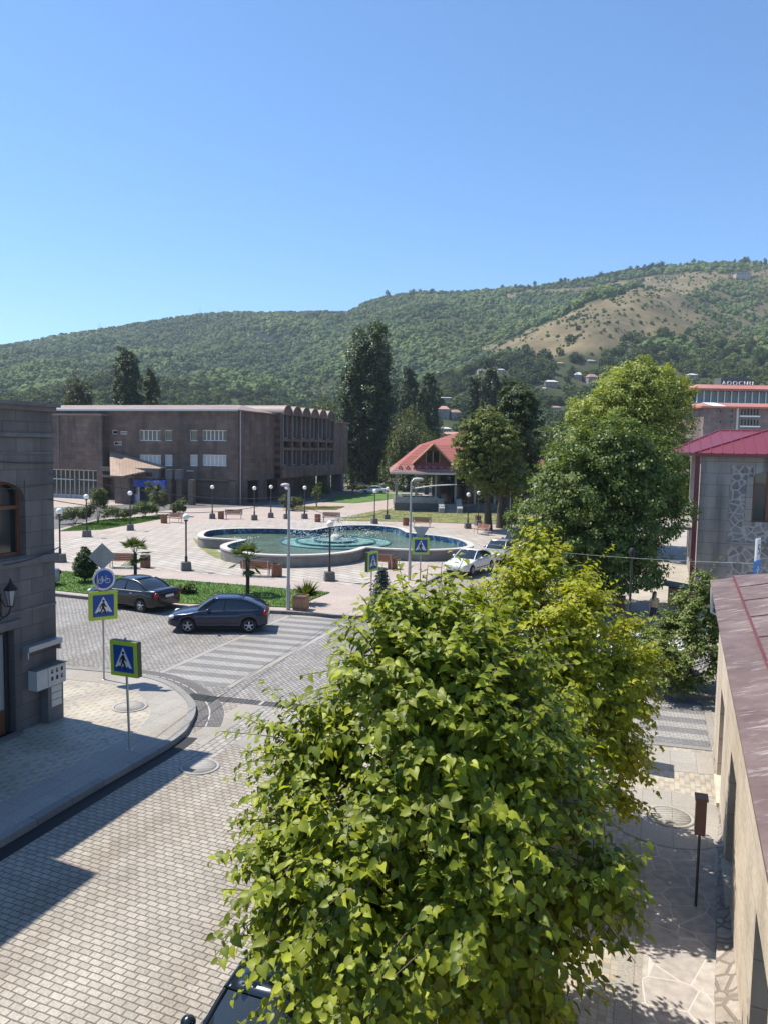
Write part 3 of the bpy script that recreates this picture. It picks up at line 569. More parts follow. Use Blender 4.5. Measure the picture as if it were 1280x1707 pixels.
# ridge-top trees and masts that stand against the sky
p = np.concatenate([RNG.uniform(640,720,30), RNG.uniform(815,880,24), RNG.uniform(900,1180,150), RNG.uniform(1180,1330,60), RNG.uniform(-60,60,18)]); Y = yridge(p)*RNG.uniform(.985,1.01,len(p))
sc = RNG.uniform(1.0,2.6,len(p))*np.where(RNG.random(len(p)) < .15, 1.7, 1.0)
forest('ridge_trees', pcol2, p, Y, sc, np.ones(len(p), bool), 'thin line of trees along the top of the ridge', zoff=0, tall=1.6)
for x, y0, y1 in ((167,546,537), (334,528,511), (366,527,513), (1237,440,430)):
    q = atY(x, y0+3, float(yridge(np.array(float(x)))))
    h_ = (y0+3-y1)/F*q.y
    t = thing('radio_mast', {167:'lattice mast standing alone on the left shoulder of the ridge',334:'thin mast on the ridge above the civic building, left of the pair',366:'thin mast on the ridge above the civic building, right of the pair',1237:'mast on the highest part of the ridge at the far right'}[x], 'mast', q)
    MB().tube([(0,0,-4),(0,0,h_)], [.5,.2], 5).build('pole', M['steel'], t)
    for f in (.5,.75,.95): MB().box((0,0,h_*f), (1.6*(1.2-f),.12,.12)).build('crossbar', M['steel'], t)
# ---------------------------------------------------------------- trees
def pos_noise(x, s): return np.sin(x*s+1.7)*.5+np.sin(x*s*2.3+.4)*.3+np.sin(x*s*5.1+2.2)*.2
def linden(label, base, prof, leafm, ntwig, size, seed, lean=(0,0), group=None, nlump=60, lumpr=(.5,.95), step=.062, barkm='bark', tr=.14, shoots=30, low=(0,0)):
    """prof: (height, radius) of the crown. Limbs end in lumps, twigs leave the lumps, leaves sit on both sides of every twig."""
    global RNG
    RNG = np.random.default_rng(seed); rnd = random.Random(seed)
    t = thing('linden_tree', label, 'tree', base, 0, group)
    hz = np.array([p[0] for p in prof]); hr = np.array([p[1] for p in prof]); top = hz[-1]
    axx = lambda z: (low[0]+(lean[0]-low[0])*z/top, low[1]+(lean[1]-low[1])*z/top)
    tk = [axx(top*f) for f in (.3,.55,.93)]
    MB().tube([(0,0,-.1),(.01,.0,.35),(tk[0][0]*.4,tk[0][1]*.4,top*.3),(tk[1][0]*.8,tk[1][1]*.8,top*.55),(*tk[2],top*.9)], [tr*1.35,tr,tr*.85,tr*.6,tr*.12], 10).build('trunk', M[barkm], t)
    zz = np.linspace(hz[0], top*.97, 300); wgt = np.interp(zz, hz, hr)+.1; cum = np.cumsum(wgt)/wgt.sum(); C, Rr = [], []
    for i in range(nlump):
        z = float(np.interp((i+.5)/nlump, cum, zz)); a = i*2.39996+rnd.uniform(-.35,.35); r0 = float(np.interp(z, hz, hr)); lr_ = rnd.uniform(*lumpr)*min(1, .35+r0/1.6)
        q = max(0, r0-lr_*.72)*rnd.uniform(.86,1.06); o = axx(z); C.append((o[0]+cos(a)*q, o[1]+sin(a)*q, z)); Rr.append(lr_)
        if i % 3 == 0: C.append((o[0]+cos(a)*q*.45, o[1]+sin(a)*q*.45, z)); Rr.append(lr_)
    C = np.array(C); Rr = np.array(Rr); li = RNG.choice(len(C), ntwig, p=Rr**2/np.sum(Rr**2)); cen = C[li]
    o_ = np.array([axx(z) for z in cen[:,2]]); outv = cen[:,:2]-o_; outv = outv/(np.linalg.norm(outv, axis=1, keepdims=True)+.05)
    steep = np.clip((cen[:,2]-hz[0])/(top-hz[0]), 0, 1)
    dirv = unit(ntwig)*1.0 + np.concatenate([outv*.75, (.05+.75*steep**1.3)[:,None]], 1); dirv = norm(dirv)
    ln = Rr[li]*RNG.uniform(.75,1.3,ntwig); start = cen+unit(ntwig)*(Rr[li]*.22)[:,None]
    k_ = RNG.choice(np.where(steep > .3)[0], shoots); dirv[k_] = norm(np.concatenate([outv[k_]*.7, np.ones((shoots,1))*1.0], 1)+RNG.normal(0,.18,(shoots,3))); ln[k_] = RNG.uniform(.7,1.05,shoots)
    tip = start+dirv*ln[:,None]; tip[:,2] -= .22*ln*(1-steep)
    tw = MB()
    for i in range(0, ntwig, 2):
        a, c = Vector(start[i]), Vector(tip[i]); b_ = (a+c)/2+Vector((0,0,.07*ln[i])); tw.tube([a,b_,c], [.011,.008,.004], 3, cap=False)
    for c_ in C[::1]:
        e = Vector(c_); zb = min(max(hz[0]*.8, e.z-.6*math.hypot(e.x,e.y)), top*.88); o = axx(zb); f = zb/top; b0 = Vector((o[0]*min(1,f*1.3), o[1]*min(1,f*1.3), zb))
        tw.tube([b0, b0.lerp(e, .5)+Vector((0,0,-.07)), e], [tr*.3, tr*.19, .014], 5, cap=False)
    tw.build('branches', M[barkm], t, recalc=False)
    k = np.maximum(4, (ln/step*RNG.uniform(.8,1.15,ntwig)).astype(int)); idn = np.repeat(np.arange(ntwig), k); m_ = len(idn)
    pos = np.concatenate([np.arange(q) for q in k]); f = (pos+RNG.uniform(.2,.8,m_))/k[idn]; side = np.where(pos % 2 == 0, 1., -1.)
    P = start[idn]*(1-f)[:,None]+tip[idn]*f[:,None]; P[:,2] += .07*ln[idn]*4*f*(1-f)
    d = dirv[idn]; up = np.array([0,0,1.]); sd = norm(np.cross(d, up)+1e-4)
    tipd = norm(sd*side[:,None]*.8 + d*.45 + np.array([0,0,-.75])*(.3+RNG.random(m_))[:,None] + RNG.normal(0,.28,(m_,3)))
    Nn = norm(up*.85 + d*.6 + RNG.normal(0,.27,(m_,3))); P = P + tipd*.03; sz = size*(.5+.8*RNG.random(m_)**.8)*(1-.3*f**3)
    V, Q = leaves(P, Nn, tipd, sz, 'heart', .2); np_mesh('crown', V, Q, leafm, t, smooth=True)
    return t
M['linden'] = leafmat('linden leaf', (.055,.1,.012), (.48,.52,.045), .4, .46, (1.25,1.3,.3), .32, blend=.3)
M['linden2'] = leafmat('sunlit yellow linden leaf', (.2,.255,.02), (.57,.55,.04), .44, .48, (1.25,1.25,.28), .28, blend=.35)
linden('big leafy linden with heart shaped leaves filling the front of the view', (.6,9.05,ZP), [(1.65,1.0),(2.05,1.65),(2.5,2.35),(3.1,2.4),(3.7,2.05),(4.2,1.75),(4.7,1.4),(5.15,1.05),(5.5,.65),(5.75,.2)], M['linden'], 3300, .118, 11, lean=(.12,.1), low=(.1,0), tr=.13, nlump=60, lumpr=(.45,1.1))
linden('yellow green linden behind the big leafy one, before the crossing', (3.1,14.4,ZP), [(1.0,1.2),(1.5,1.8),(2.2,2.15),(2.9,2.3),(3.5,2.3),(4.1,2.1),(4.7,1.75),(5.3,1.0),(5.9,.55),(6.35,.12)], M['linden2'], 3000, .1, 23, step=.055, tr=.12, nlump=60, lumpr=(.42,.72), lean=(-.05,.1))
M['pear'] = leafmat('small glossy leaf', (.07,.12,.022), (.25,.3,.06), .32, .45, (1.5,1.4,.5))
linden('small dark green tree beyond the crossing, beside the end of the near building', (10.3,25.0,ZP), [(.35,1.0),(.8,1.6),(1.3,1.65),(1.8,1.25),(2.4,.9),(3.0,.7),(3.5,.5),(4.0,.15)], M['pear'], 1700, .09, 31, lean=(.2,-.2), low=(-.8,-.2), step=.055, tr=.07, nlump=44, lumpr=(.35,.6), shoots=22)
def climbing(label, base, blobs, n):
    t = thing('shrub', label, 'shrub', base); c = crown_mesh('crown', M['pear'], blobs, n, 16, .1, t, up=.5, clump_r=.3)
    MB().tube([(0,0,-.05),(.1,0,1.2),(.05,.1,blobs[0][2])], [.05,.04,.02], 6).build('stem', M['bark'], t); return t
climbing('yellowish shrub top showing above the near roof beside the blue sign', (13.6,25.6,ZP), [(0,0,2.6,.5,.5,1.4),(.35,.2,3.9,.4,.4,.7),(-.9,0,2.9,.6,.4,.4)], 70)
climbing('low yellow green shrub between the near roof and the stone house', (12.0,25.4,ZP), [(0,0,2.2,.9,.6,.9),(-.9,0,2.9,.7,.4,.35)], 60)
# ---- broad crowns on the square
M['plane'] = leafmat('plane leaf', (.06,.1,.018), (.24,.27,.05), .3, .5, (1.5,1.35,.45))
M['ash'] = leafmat('ash leaf', (.045,.088,.02), (.23,.295,.065), .3, .5, (1.4,1.4,.5)); M['bright'] = leafmat('bright ash leaf', (.14,.2,.036), (.4,.45,.085), .34, .5, (1.5,1.35,.45))
M['darkleaf'] = leafmat('dark leaf', (.03,.058,.015), (.11,.145,.035), .25, .5, (1.4,1.4,.5))
M['lightleaf'] = leafmat('light leaf', (.04,.08,.015), (.15,.19,.035), .32, .5, (1.5,1.35,.45))
M['poplar'] = leafmat('poplar leaf', (.016,.037,.011), (.085,.118,.03), .22, .45, (1.4,1.4,.5))
M['willow'] = leafmat('willow leaf', (.05,.08,.02), (.14,.17,.05), .35, .5)
M['olive'] = leafmat('olive grey leaf', (.05,.07,.025), (.12,.14,.05), .3, .5)
def broad(label, base, hgt, rx, z0, leafm, nb, clumps, per, size, seed, trunk=None, name='plane_tree', group=None, barkm='darkbark', tr=.35, egg=1.0, droop=0, up=.7, sy=1.0, lower=.35):
    global RNG
    RNG = np.random.default_rng(seed); rnd = random.Random(seed); t = thing(name, label, 'tree', base, 0, group)
    hz = (hgt-z0); bl = [(0,0,z0+hz*.5, rx*.72, rx*.72*sy, hz*.42)]
    for i in range(nb):
        a = i*2.4+rnd.uniform(-.3,.3); q = rnd.uniform(.12,.9); rr = rx*(.62*math.sqrt(max(.05,1-(2*abs(q-lower))**2*.8)))*rnd.uniform(.7,1.1)
        s = rx*rnd.uniform(.32,.46); bl.append((cos(a)*rr, sin(a)*rr*sy, z0+hz*q, s, s*sy, s*rnd.uniform(.75,1.0)))
    bl.append((rnd.uniform(-.1,.1)*rx,0,hgt-rx*.36,rx*.42,rx*.42*sy,rx*.4))
    crown_mesh('crown', leafm, bl, clumps, per, size, t, clump_r=.2, droop_tail=droop, up=up)
    b = MB(); lx = trunk or 0
    b.tube([(0,0,-.1),(lx*.3,0,z0*.5),(lx*.7,0,z0+hz*.15),(lx,0,z0+hz*.5),(lx,0,z0+hz*.75)], [tr*1.3,tr,tr*.8,tr*.45,tr*.15], 9)
    b.build('trunk', M[barkm], t); b = MB()
    for (x,y,z,*_) in bl[1:]: b.tube([(lx*.5,0,z0+hz*.1),(x*.5,y*.5,z0*.5+z*.5),(x*.9,y*.9,z)], [tr*.4,tr*.25,tr*.08], 5, cap=False)
    b.build('limbs', M[barkm], t); return t
q = at(813,884,ZP); broad('leafy plane tree with a leaning trunk before the red roofed pavilion', q, 11.6, 3.5, 2.6, M['plane'], 26, 1300, 38, .22, 41, trunk=-.2, group='plane trees at the edge of the plaza')
q = at(833,880,ZP)+Vector((2.2,7,0)); broad('taller dark plane tree behind the street lamp, right of its leafy neighbour', q, 14.6, 4.0, 2.5, M['darkleaf'], 26, 900, 34, .3, 43, group='plane trees at the edge of the plaza', tr=.6)
q = at(836,880,ZP); t = thing('tree_stump_trunk', 'thick dark trunk standing beside the leaning plane trunk', 'tree', q); t.name = 'plane_tree'
MB().tube([(0,0,-.1),(0,0,1.5),(.2,.1,4)], [.62,.55,.5], 12).build('trunk', M['darkbark'], t); crown_mesh('crown', M['darkleaf'], [(.3,.3,5.2,2.4,2.2,1.9)], 90, 24, .26, t)
q = at(1036,1017,ZP)+Vector((-1.05,0,0)); broad('wide dark tree over the far pavement with an open bright top', q, 8.9, 4.0, 1.4, M['ash'], 36, 2300, 46, .15, 47, name='ash_tree', tr=.2, lower=.4)
q = Vector((19.2,60,ZP)); broad('tall light green tree rising behind the wide dark tree', q, 14.4, 5.6, 3.0, M['bright'], 32, 2200, 40, .21, 53, name='ash_tree', tr=.4)
# ---- poplars
def poplar(label, base, hgt, r, seed, leafm='poplar', plumes=9, clumps=260, size=.3, base_z=.05, split=1.0):
    global RNG
    RNG = np.random.default_rng(seed); rnd = random.Random(seed); t = thing('poplar_tree', label, 'tree', base, 0, 'poplars behind the square')
    bl = []
    for i in range(plumes*2):
        f = (i+.5)/(plumes*2); z = hgt*(base_z+.1+.74*f); a = i*2.4+rnd.uniform(-.4,.4); sr = r*(.8*math.sin(PI*(.14+.7*f))**.6); e = rnd.uniform(.16,.27)*r*2*(1-.2*f)
        q = max(0, sr-e*.6)*rnd.uniform(.6,1.25); bl.append((cos(a)*q, sin(a)*q, z, e, e, e*rnd.uniform(1.9,2.9)))
    for i in range(4 if split > .5 else 2):
        a = i*1.6+seed; bl.append((cos(a)*r*.22*split, sin(a)*r*.22*split, hgt*rnd.uniform(.84,.91), r*.2, r*.2, hgt*rnd.uniform(.06,.09)))
    crown_mesh('crown', M[leafm], bl, int(clumps*2.7), 36, size*.95, t, clump_r=.22, tall=1.9, up=.6, drop=-.1, inner=.12)
    MB().tube([(0,0,-.1),(0,0,hgt*.2),(0,0,hgt*.7)], [r*.16,r*.13,r*.03], 8).build('trunk', M['bark'], t); return t
def atb(pxx, Y, z=0): v = atY(pxx, 745, Y); return Vector((v.x, Y, z))
poplar('giant dark poplar standing alone beside the civic building', atb(610,150), 29.3, 6.6, 61, plumes=16, clumps=700, size=.42)
poplar('poplar left of a close pair behind the weeping willow', atb(683,215), 29.5, 3.7, 62, size=.45, clumps=230)
poplar('poplar right of a close pair behind the weeping willow', atb(714,212), 29.8, 3.6, 63, size=.45, clumps=230)
poplar('slim poplar on the left of the dark clump behind the pavilion', atb(790,225), 29.5, 2.6, 64, size=.45, clumps=170)
poplar('broad poplar in the middle of the dark clump behind the pavilion', atb(815,222), 32, 4.6, 65, size=.48, clumps=260)
poplar('poplar on the right of the dark clump behind the pavilion', atb(838,226), 30, 3.4, 66, size=.48, clumps=200)
poplar('tall dark poplar behind the flat roof of the civic building', atb(213,175), 29.5, 4.0, 67, size=.42, clumps=300)
poplar('thinner greyish poplar right of the tall one behind the flat roof', atb(254,178), 25.5, 2.6, 68, leafm='olive', size=.4, clumps=170)
poplar('pale leafy poplar at the left end of the flat roof', atb(134,170), 22.0, 3.6, 69, leafm='olive', size=.38, clumps=240, split=.3)
broad('olive coloured bushy tree right of the poplars behind the flat roof', atb(293,170), 17.2, 3.6, 5, M['olive'], 14, 170, 22, .4, 70, name='bushy_tree')
broad('weeping willow with hanging pale branches left of the pavilion', atb(683,140), 15.3, 5.4, 1.0, M['willow'], 22, 520, 28, .3, 71, name='willow_tree', droop=2.6)
broad('small round willow hanging beside the pavilion roof', atb(712,128), 11.0, 2.6, 1.0, M['willow'], 12, 170, 24, .28, 72, name='willow_tree', droop=1.6)
broad('yellowish tree behind the vaulted roof of the civic building', atb(548,190), 20, 6.5, 2, M['willow'], 18, 330, 24, .42, 73, name='broad_tree')
for i, (x, Y, h_, r_, lm) in enumerate([(662,165,9,4,'willow'),(640,175,8,4.5,'darkleaf'),(590,168,8,4.5,'lightleaf'),(545,170,8,4,'darkleaf'),(632,190,10,4.5,'lightleaf'),(870,150,12,5,'darkleaf'),(905,140,12,5,'lightleaf'),(760,170,7,4,'lightleaf'),(960,150,13,6,'darkleaf'),(330,200,14,5,'darkleaf'),(420,210,14,5,'lightleaf')]):
    lab = ['pale round bush left of the pavilion behind the parked cars','dark round bush behind the parked cars by the giant poplar','light green round tree left of the giant poplar foot','dark round tree seen between the piers of the civic building','light green round tree behind the dark bush by the poplar','dark round tree behind the taller plane tree','light round tree right behind the taller plane tree','small light tree just behind the pavilion ridge','wide dark tree behind the tall light green tree','dark tree behind the middle of the flat roof','light tree behind the corner of the flat roof'][i]
    broad(lab, atb(x, Y), h_, r_, .6, M[lm], 10, 120, 22, .4, 80+i, name='round_tree', tr=.2)
# ---- hedge behind the pavilion's left side
RNG = np.random.default_rng(5)
t = thing('hedge', 'clipped green hedge along the parked cars behind the square', 'hedge', atb(610,136))
crown_mesh('foliage', M['lightleaf'], [(x,0,.7,1.3,.7,.75) for x in np.arange(-11,9,1.5)], 220, 22, .2, t, clump_r=.3)
for x in np.arange(-11,9,1.5): MB().tube([(x,0,-.05),(x,0,.8)], .05, 5).build('stem', M['bark'], t)
# ---- small planting on the square
def conifer(label, base, hgt, r, kind):
    t = thing('conifer_tree', label, 'tree', base); V_ = []
    if kind == 'bud':
        crown_mesh('crown', M['thuja'], [(0,0,hgt*.42,r,r,hgt*.3),(0,0,hgt*.62,r*.72,r*.72,hgt*.27),(0,0,hgt*.8,r*.36,r*.36,hgt*.2)], 300, 24, .1, t, clump_r=.22, up=.3, drop=-.5, inner=.1)
        MB().tube([(0,0,-.05),(0,0,hgt*.5)], [.06,.04], 7).build('trunk', M['bark'], t)
    else:
        bl = []; tw = MB(); tw.tube([(0,0,-.05),(0,0,hgt)], [.06,.01], 7)
        for i in range(13):
            z = hgt*(.1+.86*i/13); rr = r*(1-i/13.5)
            for k in range(8):
                a = k*PI/4+i*.5; e = (cos(a)*rr, sin(a)*rr, z-.18*rr); tw.tube([(0,0,z),e], [.02,.008], 4, cap=False)
                for f in (.35,.6,.85,1.0): bl.append((e[0]*f, e[1]*f, z-.18*rr*f, .13, .13, .035))
        tw.build('trunk', M['bark'], t); crown_mesh('needles', M['spruce'], bl, 1300, 9, .06, t, clump_r=.85, up=.5)
    return t
M['thuja'] = leafmat('thuja spray', (.02,.055,.01), (.06,.12,.02), .2, .6)
M['spruce'] = leafmat('blue spruce needle', (.05,.075,.065), (.13,.17,.15), .15, .6, (1.1,1.2,1.1))
conifer('bud shaped clipped dark conifer on the lawn by the black car', at(142.5,971,ZP), 2.0, .6, 'bud')
conifer('young blue grey spruce at the plaza edge in front of the linden', at(636,1022,ZP), 2.35, .72, 'spruce')
def palm(label, base, hgt, droopy):
    t = thing('palm_tree', label, 'palm', base, 0, 'young palms on the lawn')
    MB().tube([(0,0,-.05),(.02,0,hgt*.4),(0,.02,hgt)], [.13,.11,.14], 10).build('trunk', M['darkbark'], t); rnd = random.Random(int(hgt*100)); C, N_, D_, Sz = [], [], [], []
    st = MB()
    for k in range(16):
        a = k*2.4+rnd.uniform(-.3,.3); e = rnd.uniform(.3,1.3) if k > 6 else rnd.uniform(-.9,.2); ln = rnd.uniform(.55,.8)
        d = Vector((cos(a)*cos(e), sin(a)*cos(e), sin(e))); p = Vector((0,0,hgt))+d*ln; st.tube([(0,0,hgt-.04), Vector((0,0,hgt))+d*ln*.5+Vector((0,0,.05)), p], [.02,.014,.01], 4, cap=False)
        sd = d.cross(Vector((0,0,1))).normalized()
        for j in range(17):
            w = (j-8)/8*1.35; f = (d*cos(w)+sd*sin(w)).normalized(); f = (f+Vector((0,0,-.95 if droopy else -.6))).normalized(); C.append(p); D_.append(f); N_.append((d.cross(sd)*-1+Vector((0,0,.3))).normalized()); Sz.append(rnd.uniform(.5,.68))
    st.build('stalks', M['thuja'], t); C, N_, D_, Sz = map(np.array, (C, N_, D_, Sz))
    V, Q = leaves(C, N_, D_, Sz); k = V.reshape(-1,4,3); mid = k.mean(1, keepdims=True); axis = (k[:,2:3]-k[:,0:1]); c0 = k[:,0:1]; 
    for j in (1,3): pr = c0[:,0]+axis[:,0]*.45; k[:,j] = pr+(k[:,j]-pr)*.3
    np_mesh('fronds', k.reshape(-1,3), Q, M['palmleaf'], t); return t
M['palmleaf'] = leafmat('palm frond', (.05,.09,.02), (.13,.17,.05), .25, .5)
palm('young fan palm with spreading fronds behind the black sedan', at(226,969,ZP), 1.65, False).scale = (.85,.85,.95)
palm('young fan palm with hanging fronds behind the blue hatchback', at(413,991,ZP), 1.95, True).scale = (.85,.85,.95)
def bushlet(label, base, h_, r_, n=60, lm='lightleaf', name='shrub', kind='shrub'):
    t = thing(name, label, kind, base); b = MB(); bl = []
    for i in range(7):
        a = i*2.4; e = (cos(a)*r_*.8, sin(a)*r_*.8, h_*random.uniform(.5,1)); b.tube([(0,0,-.03),(e[0]*.5,e[1]*.5,e[2]*.6),e], [.02,.014,.006], 4, cap=False); bl.append((e[0],e[1],e[2]*.85,r_*.35,r_*.35,h_*.22))
    b.build('stems', M['bark'], t); crown_mesh('foliage', M[lm], bl, n*2, 18, .15, t, clump_r=.6); return t
bushlet('slim sapling with pale leaves in front of the shaded school wall', at(164,874,ZP), 3.4, .75, 90, 'willow', 'sapling', 'tree')
bushlet('feathery sapling in front of the blue entrance', at(262,858,ZP), 3.6, .95, 90, 'willow', 'sapling', 'tree')
bushlet('loose shrub on the left lawn by the second globe lamp', at(195,868,ZP), 1.5, 1.3, 80, 'willow')
bushlet('dense low shrub on the lawn by the blue entrance', at(240,864,ZP), 1.9, 1.2, 100, 'lightleaf')
bushlet('dark shrub in the shade at the left end of the lawn', at(125,874,ZP), 2.0, 1.3, 90, 'darkleaf')
bushlet('bright feathery shrub behind the bench at the plaza corner', at(299,861,ZP), 2.0, .7, 70, 'willow')
bushlet('round shrub in dry grass left of the near street lamp', at(479,850,ZP), 1.4, .8, 70, 'willow')
bushlet('spiky pale shrub in dry grass right of the near street lamp', at(489,851,ZP), 2.0, 1.0, 80, 'willow')
bushlet('dark leafy shrub before the piers of the civic building', at(527,830,ZP), 3.2, 2.2, 110, 'darkleaf')
bushlet('little tuft of plants on the lawn behind the black car', at(313,990,ZP), .45, .35, 40, 'lightleaf')
for x, y, h_, lab in ((588,826,4.0,'thin sapling on the small lawn left of the parked cars'),(528,846,3.2,'thin stake sapling beside the path in front of the piers')):
    bushlet(lab, at(x,y,ZP), h_, .5, 30, 'lightleaf', 'sapling', 'tree')
# ---------------------------------------------------------------- buildings
Zv = Vector((0,0,1))
class Wall:
    """a vertical wall frame: origin o, u along the wall, n outwards; P(s, z, d) gives a point"""
    def __init__(s, o, u, n): s.o = Vector((o[0], o[1], 0)); s.u = Vector(u); s.n = Vector(n)
    def P(s, a, z, d=0.0): q = s.o+s.u*a+s.n*d; return (q.x, q.y, z)
    def slab(s, b, a0, a1, z0, z1, d0, d1, m=0):
        vs = [s.P(a, z, d) for d in (d0, d1) for a, z in ((a0,z0),(a1,z0),(a1,z1),(a0,z1))]
        b.add(vs, [(3,2,1,0),(4,5,6,7),(0,1,5,4),(1,2,6,5),(2,3,7,6),(3,0,4,7)], m)
    def holed(s, b, a0, a1, z0, z1, holes, depth, m=0, mr=None):
        """face at d=0 with rectangular holes (a0,a1,z0,z1) and reveals of the given depth"""
        xs = sorted({a0, a1, *[h[0] for h in holes], *[h[1] for h in holes]}); zs = sorted({z0, z1, *[h[2] for h in holes], *[h[3] for h in holes]})
        xs = [x for x in xs if a0 <= x <= a1]; zs = [z for z in zs if z0 <= z <= z1]
        for i in range(len(xs)-1):
            for j in range(len(zs)-1):
                cx, cz = (xs[i]+xs[i+1])/2, (zs[j]+zs[j+1])/2
                if any(h[0] < cx < h[1] and h[2] < cz < h[3] for h in holes): continue
                b.quad(s.P(xs[i],zs[j]), s.P(xs[i+1],zs[j]), s.P(xs[i+1],zs[j+1]), s.P(xs[i],zs[j+1]), m)
        mr = m if mr is None else mr
        for h in holes:
            c = [(h[0],h[2]),(h[1],h[2]),(h[1],h[3]),(h[0],h[3])]
            for k in range(4):
                p, q = c[k], c[(k+1)%4]; b.quad(s.P(*p), s.P(*q), s.P(*q,-depth), s.P(*p,-depth), mr)
    def hit(s, px_, py_, d=0.0):
        r = Vector(ray(px_, py_)); c = Vector((0,0,H)); t = ((s.o+s.n*d-c).dot(s.n))/r.dot(s.n); p = c+r*t; return (p-s.o).dot(s.u), p.z
def blocks(name, c1, c2, mortar, w, h, u, var=(.8,1.15), dirt=None, rough=.85, bump=.4, gap=.012, bigscale=.5):
    """coursed stone on a vertical wall whose horizontal direction is u"""
    m, t, b, N, L = nt(name); b.inputs['Roughness'].default_value = rough; b.inputs['Specular IOR Level'].default_value = .25
    g = N('ShaderNodeNewGeometry'); dt = N('ShaderNodeVectorMath'); dt.operation = 'DOT_PRODUCT'; dt.inputs[1].default_value = tuple(u); L(g.outputs['Position'], dt.inputs[0])
    sp = N('ShaderNodeSeparateXYZ'); L(g.outputs['Position'], sp.inputs[0]); cb = N('ShaderNodeCombineXYZ'); L(dt.outputs['Value'], cb.inputs['X']); L(sp.outputs['Z'], cb.inputs['Y'])
    br = N('ShaderNodeTexBrick'); br.inputs['Scale'].default_value = 1; br.inputs['Brick Width'].default_value = w; br.inputs['Row Height'].default_value = h; br.inputs['Mortar Size'].default_value = gap
    br.inputs['Mortar Smooth'].default_value = .4; br.inputs['Color1'].default_value = (*c1,1); br.inputs['Color2'].default_value = (*c2,1); br.inputs['Mortar'].default_value = (*mortar,1); L(cb.outputs[0], br.inputs['Vector'])
    n1 = N('ShaderNodeTexNoise'); n1.inputs['Scale'].default_value = bigscale; n1.inputs['Detail'].default_value = 9; n1.inputs['Roughness'].default_value = .7; L(g.outputs['Position'], n1.inputs['Vector'])
    r1 = N('ShaderNodeValToRGB'); setramp(r1, [(.3,(var[0],)*3),(.7,(var[1],)*3)]); L(n1.outputs['Fac'], r1.inputs['Fac'])
    mx = N('ShaderNodeMixRGB'); mx.blend_type = 'MULTIPLY'; mx.inputs['Fac'].default_value = 1; L(br.outputs['Color'], mx.inputs['Color1']); L(r1.outputs['Color'], mx.inputs['Color2']); out = mx.outputs['Color']
    if dirt:                                                             # streaks of water stain with a shape of their own
        ms = N('ShaderNodeMapping'); ms.inputs['Scale'].default_value = (1.1,1.1,.16); L(g.outputs['Position'], ms.inputs['Vector']); n2 = N('ShaderNodeTexNoise'); n2.inputs['Scale'].default_value = .8; n2.inputs['Detail'].default_value = 8; L(ms.outputs[0], n2.inputs['Vector'])
        r2 = N('ShaderNodeValToRGB'); setramp(r2, [(.48,(0,0,0)),(.7,(.85,)*3)]); L(n2.outputs['Fac'], r2.inputs['Fac']); m2 = N('ShaderNodeMixRGB'); L(r2.outputs['Color'], m2.inputs['Fac']); L(out, m2.inputs['Color1']); m2.inputs['Color2'].default_value = (*dirt,1); out = m2.outputs['Color']
    L(out, b.inputs['Base Color']); n3 = N('ShaderNodeTexNoise'); n3.inputs['Scale'].default_value = 9; n3.inputs['Detail'].default_value = 6; L(g.outputs['Position'], n3.inputs['Vector'])
    ad = N('ShaderNodeMath'); ad.operation = 'MULTIPLY_ADD'; L(br.outputs['Fac'], ad.inputs[0]); ad.inputs[1].default_value = -1; L(n3.outputs['Fac'], ad.inputs[2])
    bp = N('ShaderNodeBump'); bp.inputs['Strength'].default_value = bump; bp.inputs['Distance'].default_value = .025; L(ad.outputs[0], bp.inputs['Height']); L(bp.outputs['Normal'], b.inputs['Normal']); return m
M['tuff'] = blocks('dark tuff blocks', (.19,.172,.162), (.145,.133,.127), (.1,.092,.09), .85, .42, S, dirt=(.085,.078,.076), var=(.7,1.2))
M['tuffT'] = blocks('dark tuff blocks on the gable', (.22,.198,.192), (.175,.16,.158), (.11,.1,.1), .85, .42, T, dirt=(.1,.092,.095))
M['basalt'] = mat('smooth basalt trim', (.15,.14,.138), .8, .15, 4, bump=.3, bscale=12)
M['brown'] = blocks('brown tuff cladding', (.2,.145,.118), (.145,.11,.093), (.09,.072,.066), 1.1, .55, T, dirt=(.075,.058,.053), var=(.62,1.25), bigscale=.25)
M['brownS'] = blocks('brown tuff cladding on the long side', (.205,.148,.118), (.15,.112,.092), (.09,.072,.064), 1.1, .55, S, dirt=(.08,.06,.054), var=(.66,1.22), bigscale=.25)
# ==== the dark stone building on the left corner
LB = thing('stone_building', 'dark grey stone corner building with an arched window and wall lantern at the left', 'building', (0,0,0))
Cn = at(97,1200,0); w = Wall(Cn, -S, T)                                   # facade along the street, a grows towards the camera
TOPL = 8.72
win = (1.02, 2.75, 4.85, 6.85); door = (1.5, 3.3, .13, 2.95); b = MB()
w.holed(b, 0, 26, 0, TOPL, [(win[0],win[1],win[2],win[3]), door, (5.2,6.9,4.85,6.85), (9.4,11.1,4.85,6.85)], .32)
b.quad(w.P(0,0), w.P(0,TOPL), w.P(0,TOPL,-12), w.P(0,0,-12), 1); b.quad(w.P(0,TOPL), w.P(26,TOPL), w.P(26,TOPL,-12), w.P(0,TOPL,-12), 0); b.quad(w.P(26,0),w.P(26,TOPL),w.P(26,TOPL,-12),w.P(26,0,-12),1); b.quad(w.P(0,0,-12),w.P(0,TOPL,-12),w.P(26,TOPL,-12),w.P(26,0,-12),0)
b.build('wall', [M['tuff'], M['tuffT']], LB)
b = MB(); w.slab(b, -.06, 5.3, TOPL-.02, TOPL+.1, -.3, .1); w.slab(b, -.12, 5.3, TOPL+.1, TOPL+.2, -.4, .2); b.build('cornice', M['basalt'], LB)
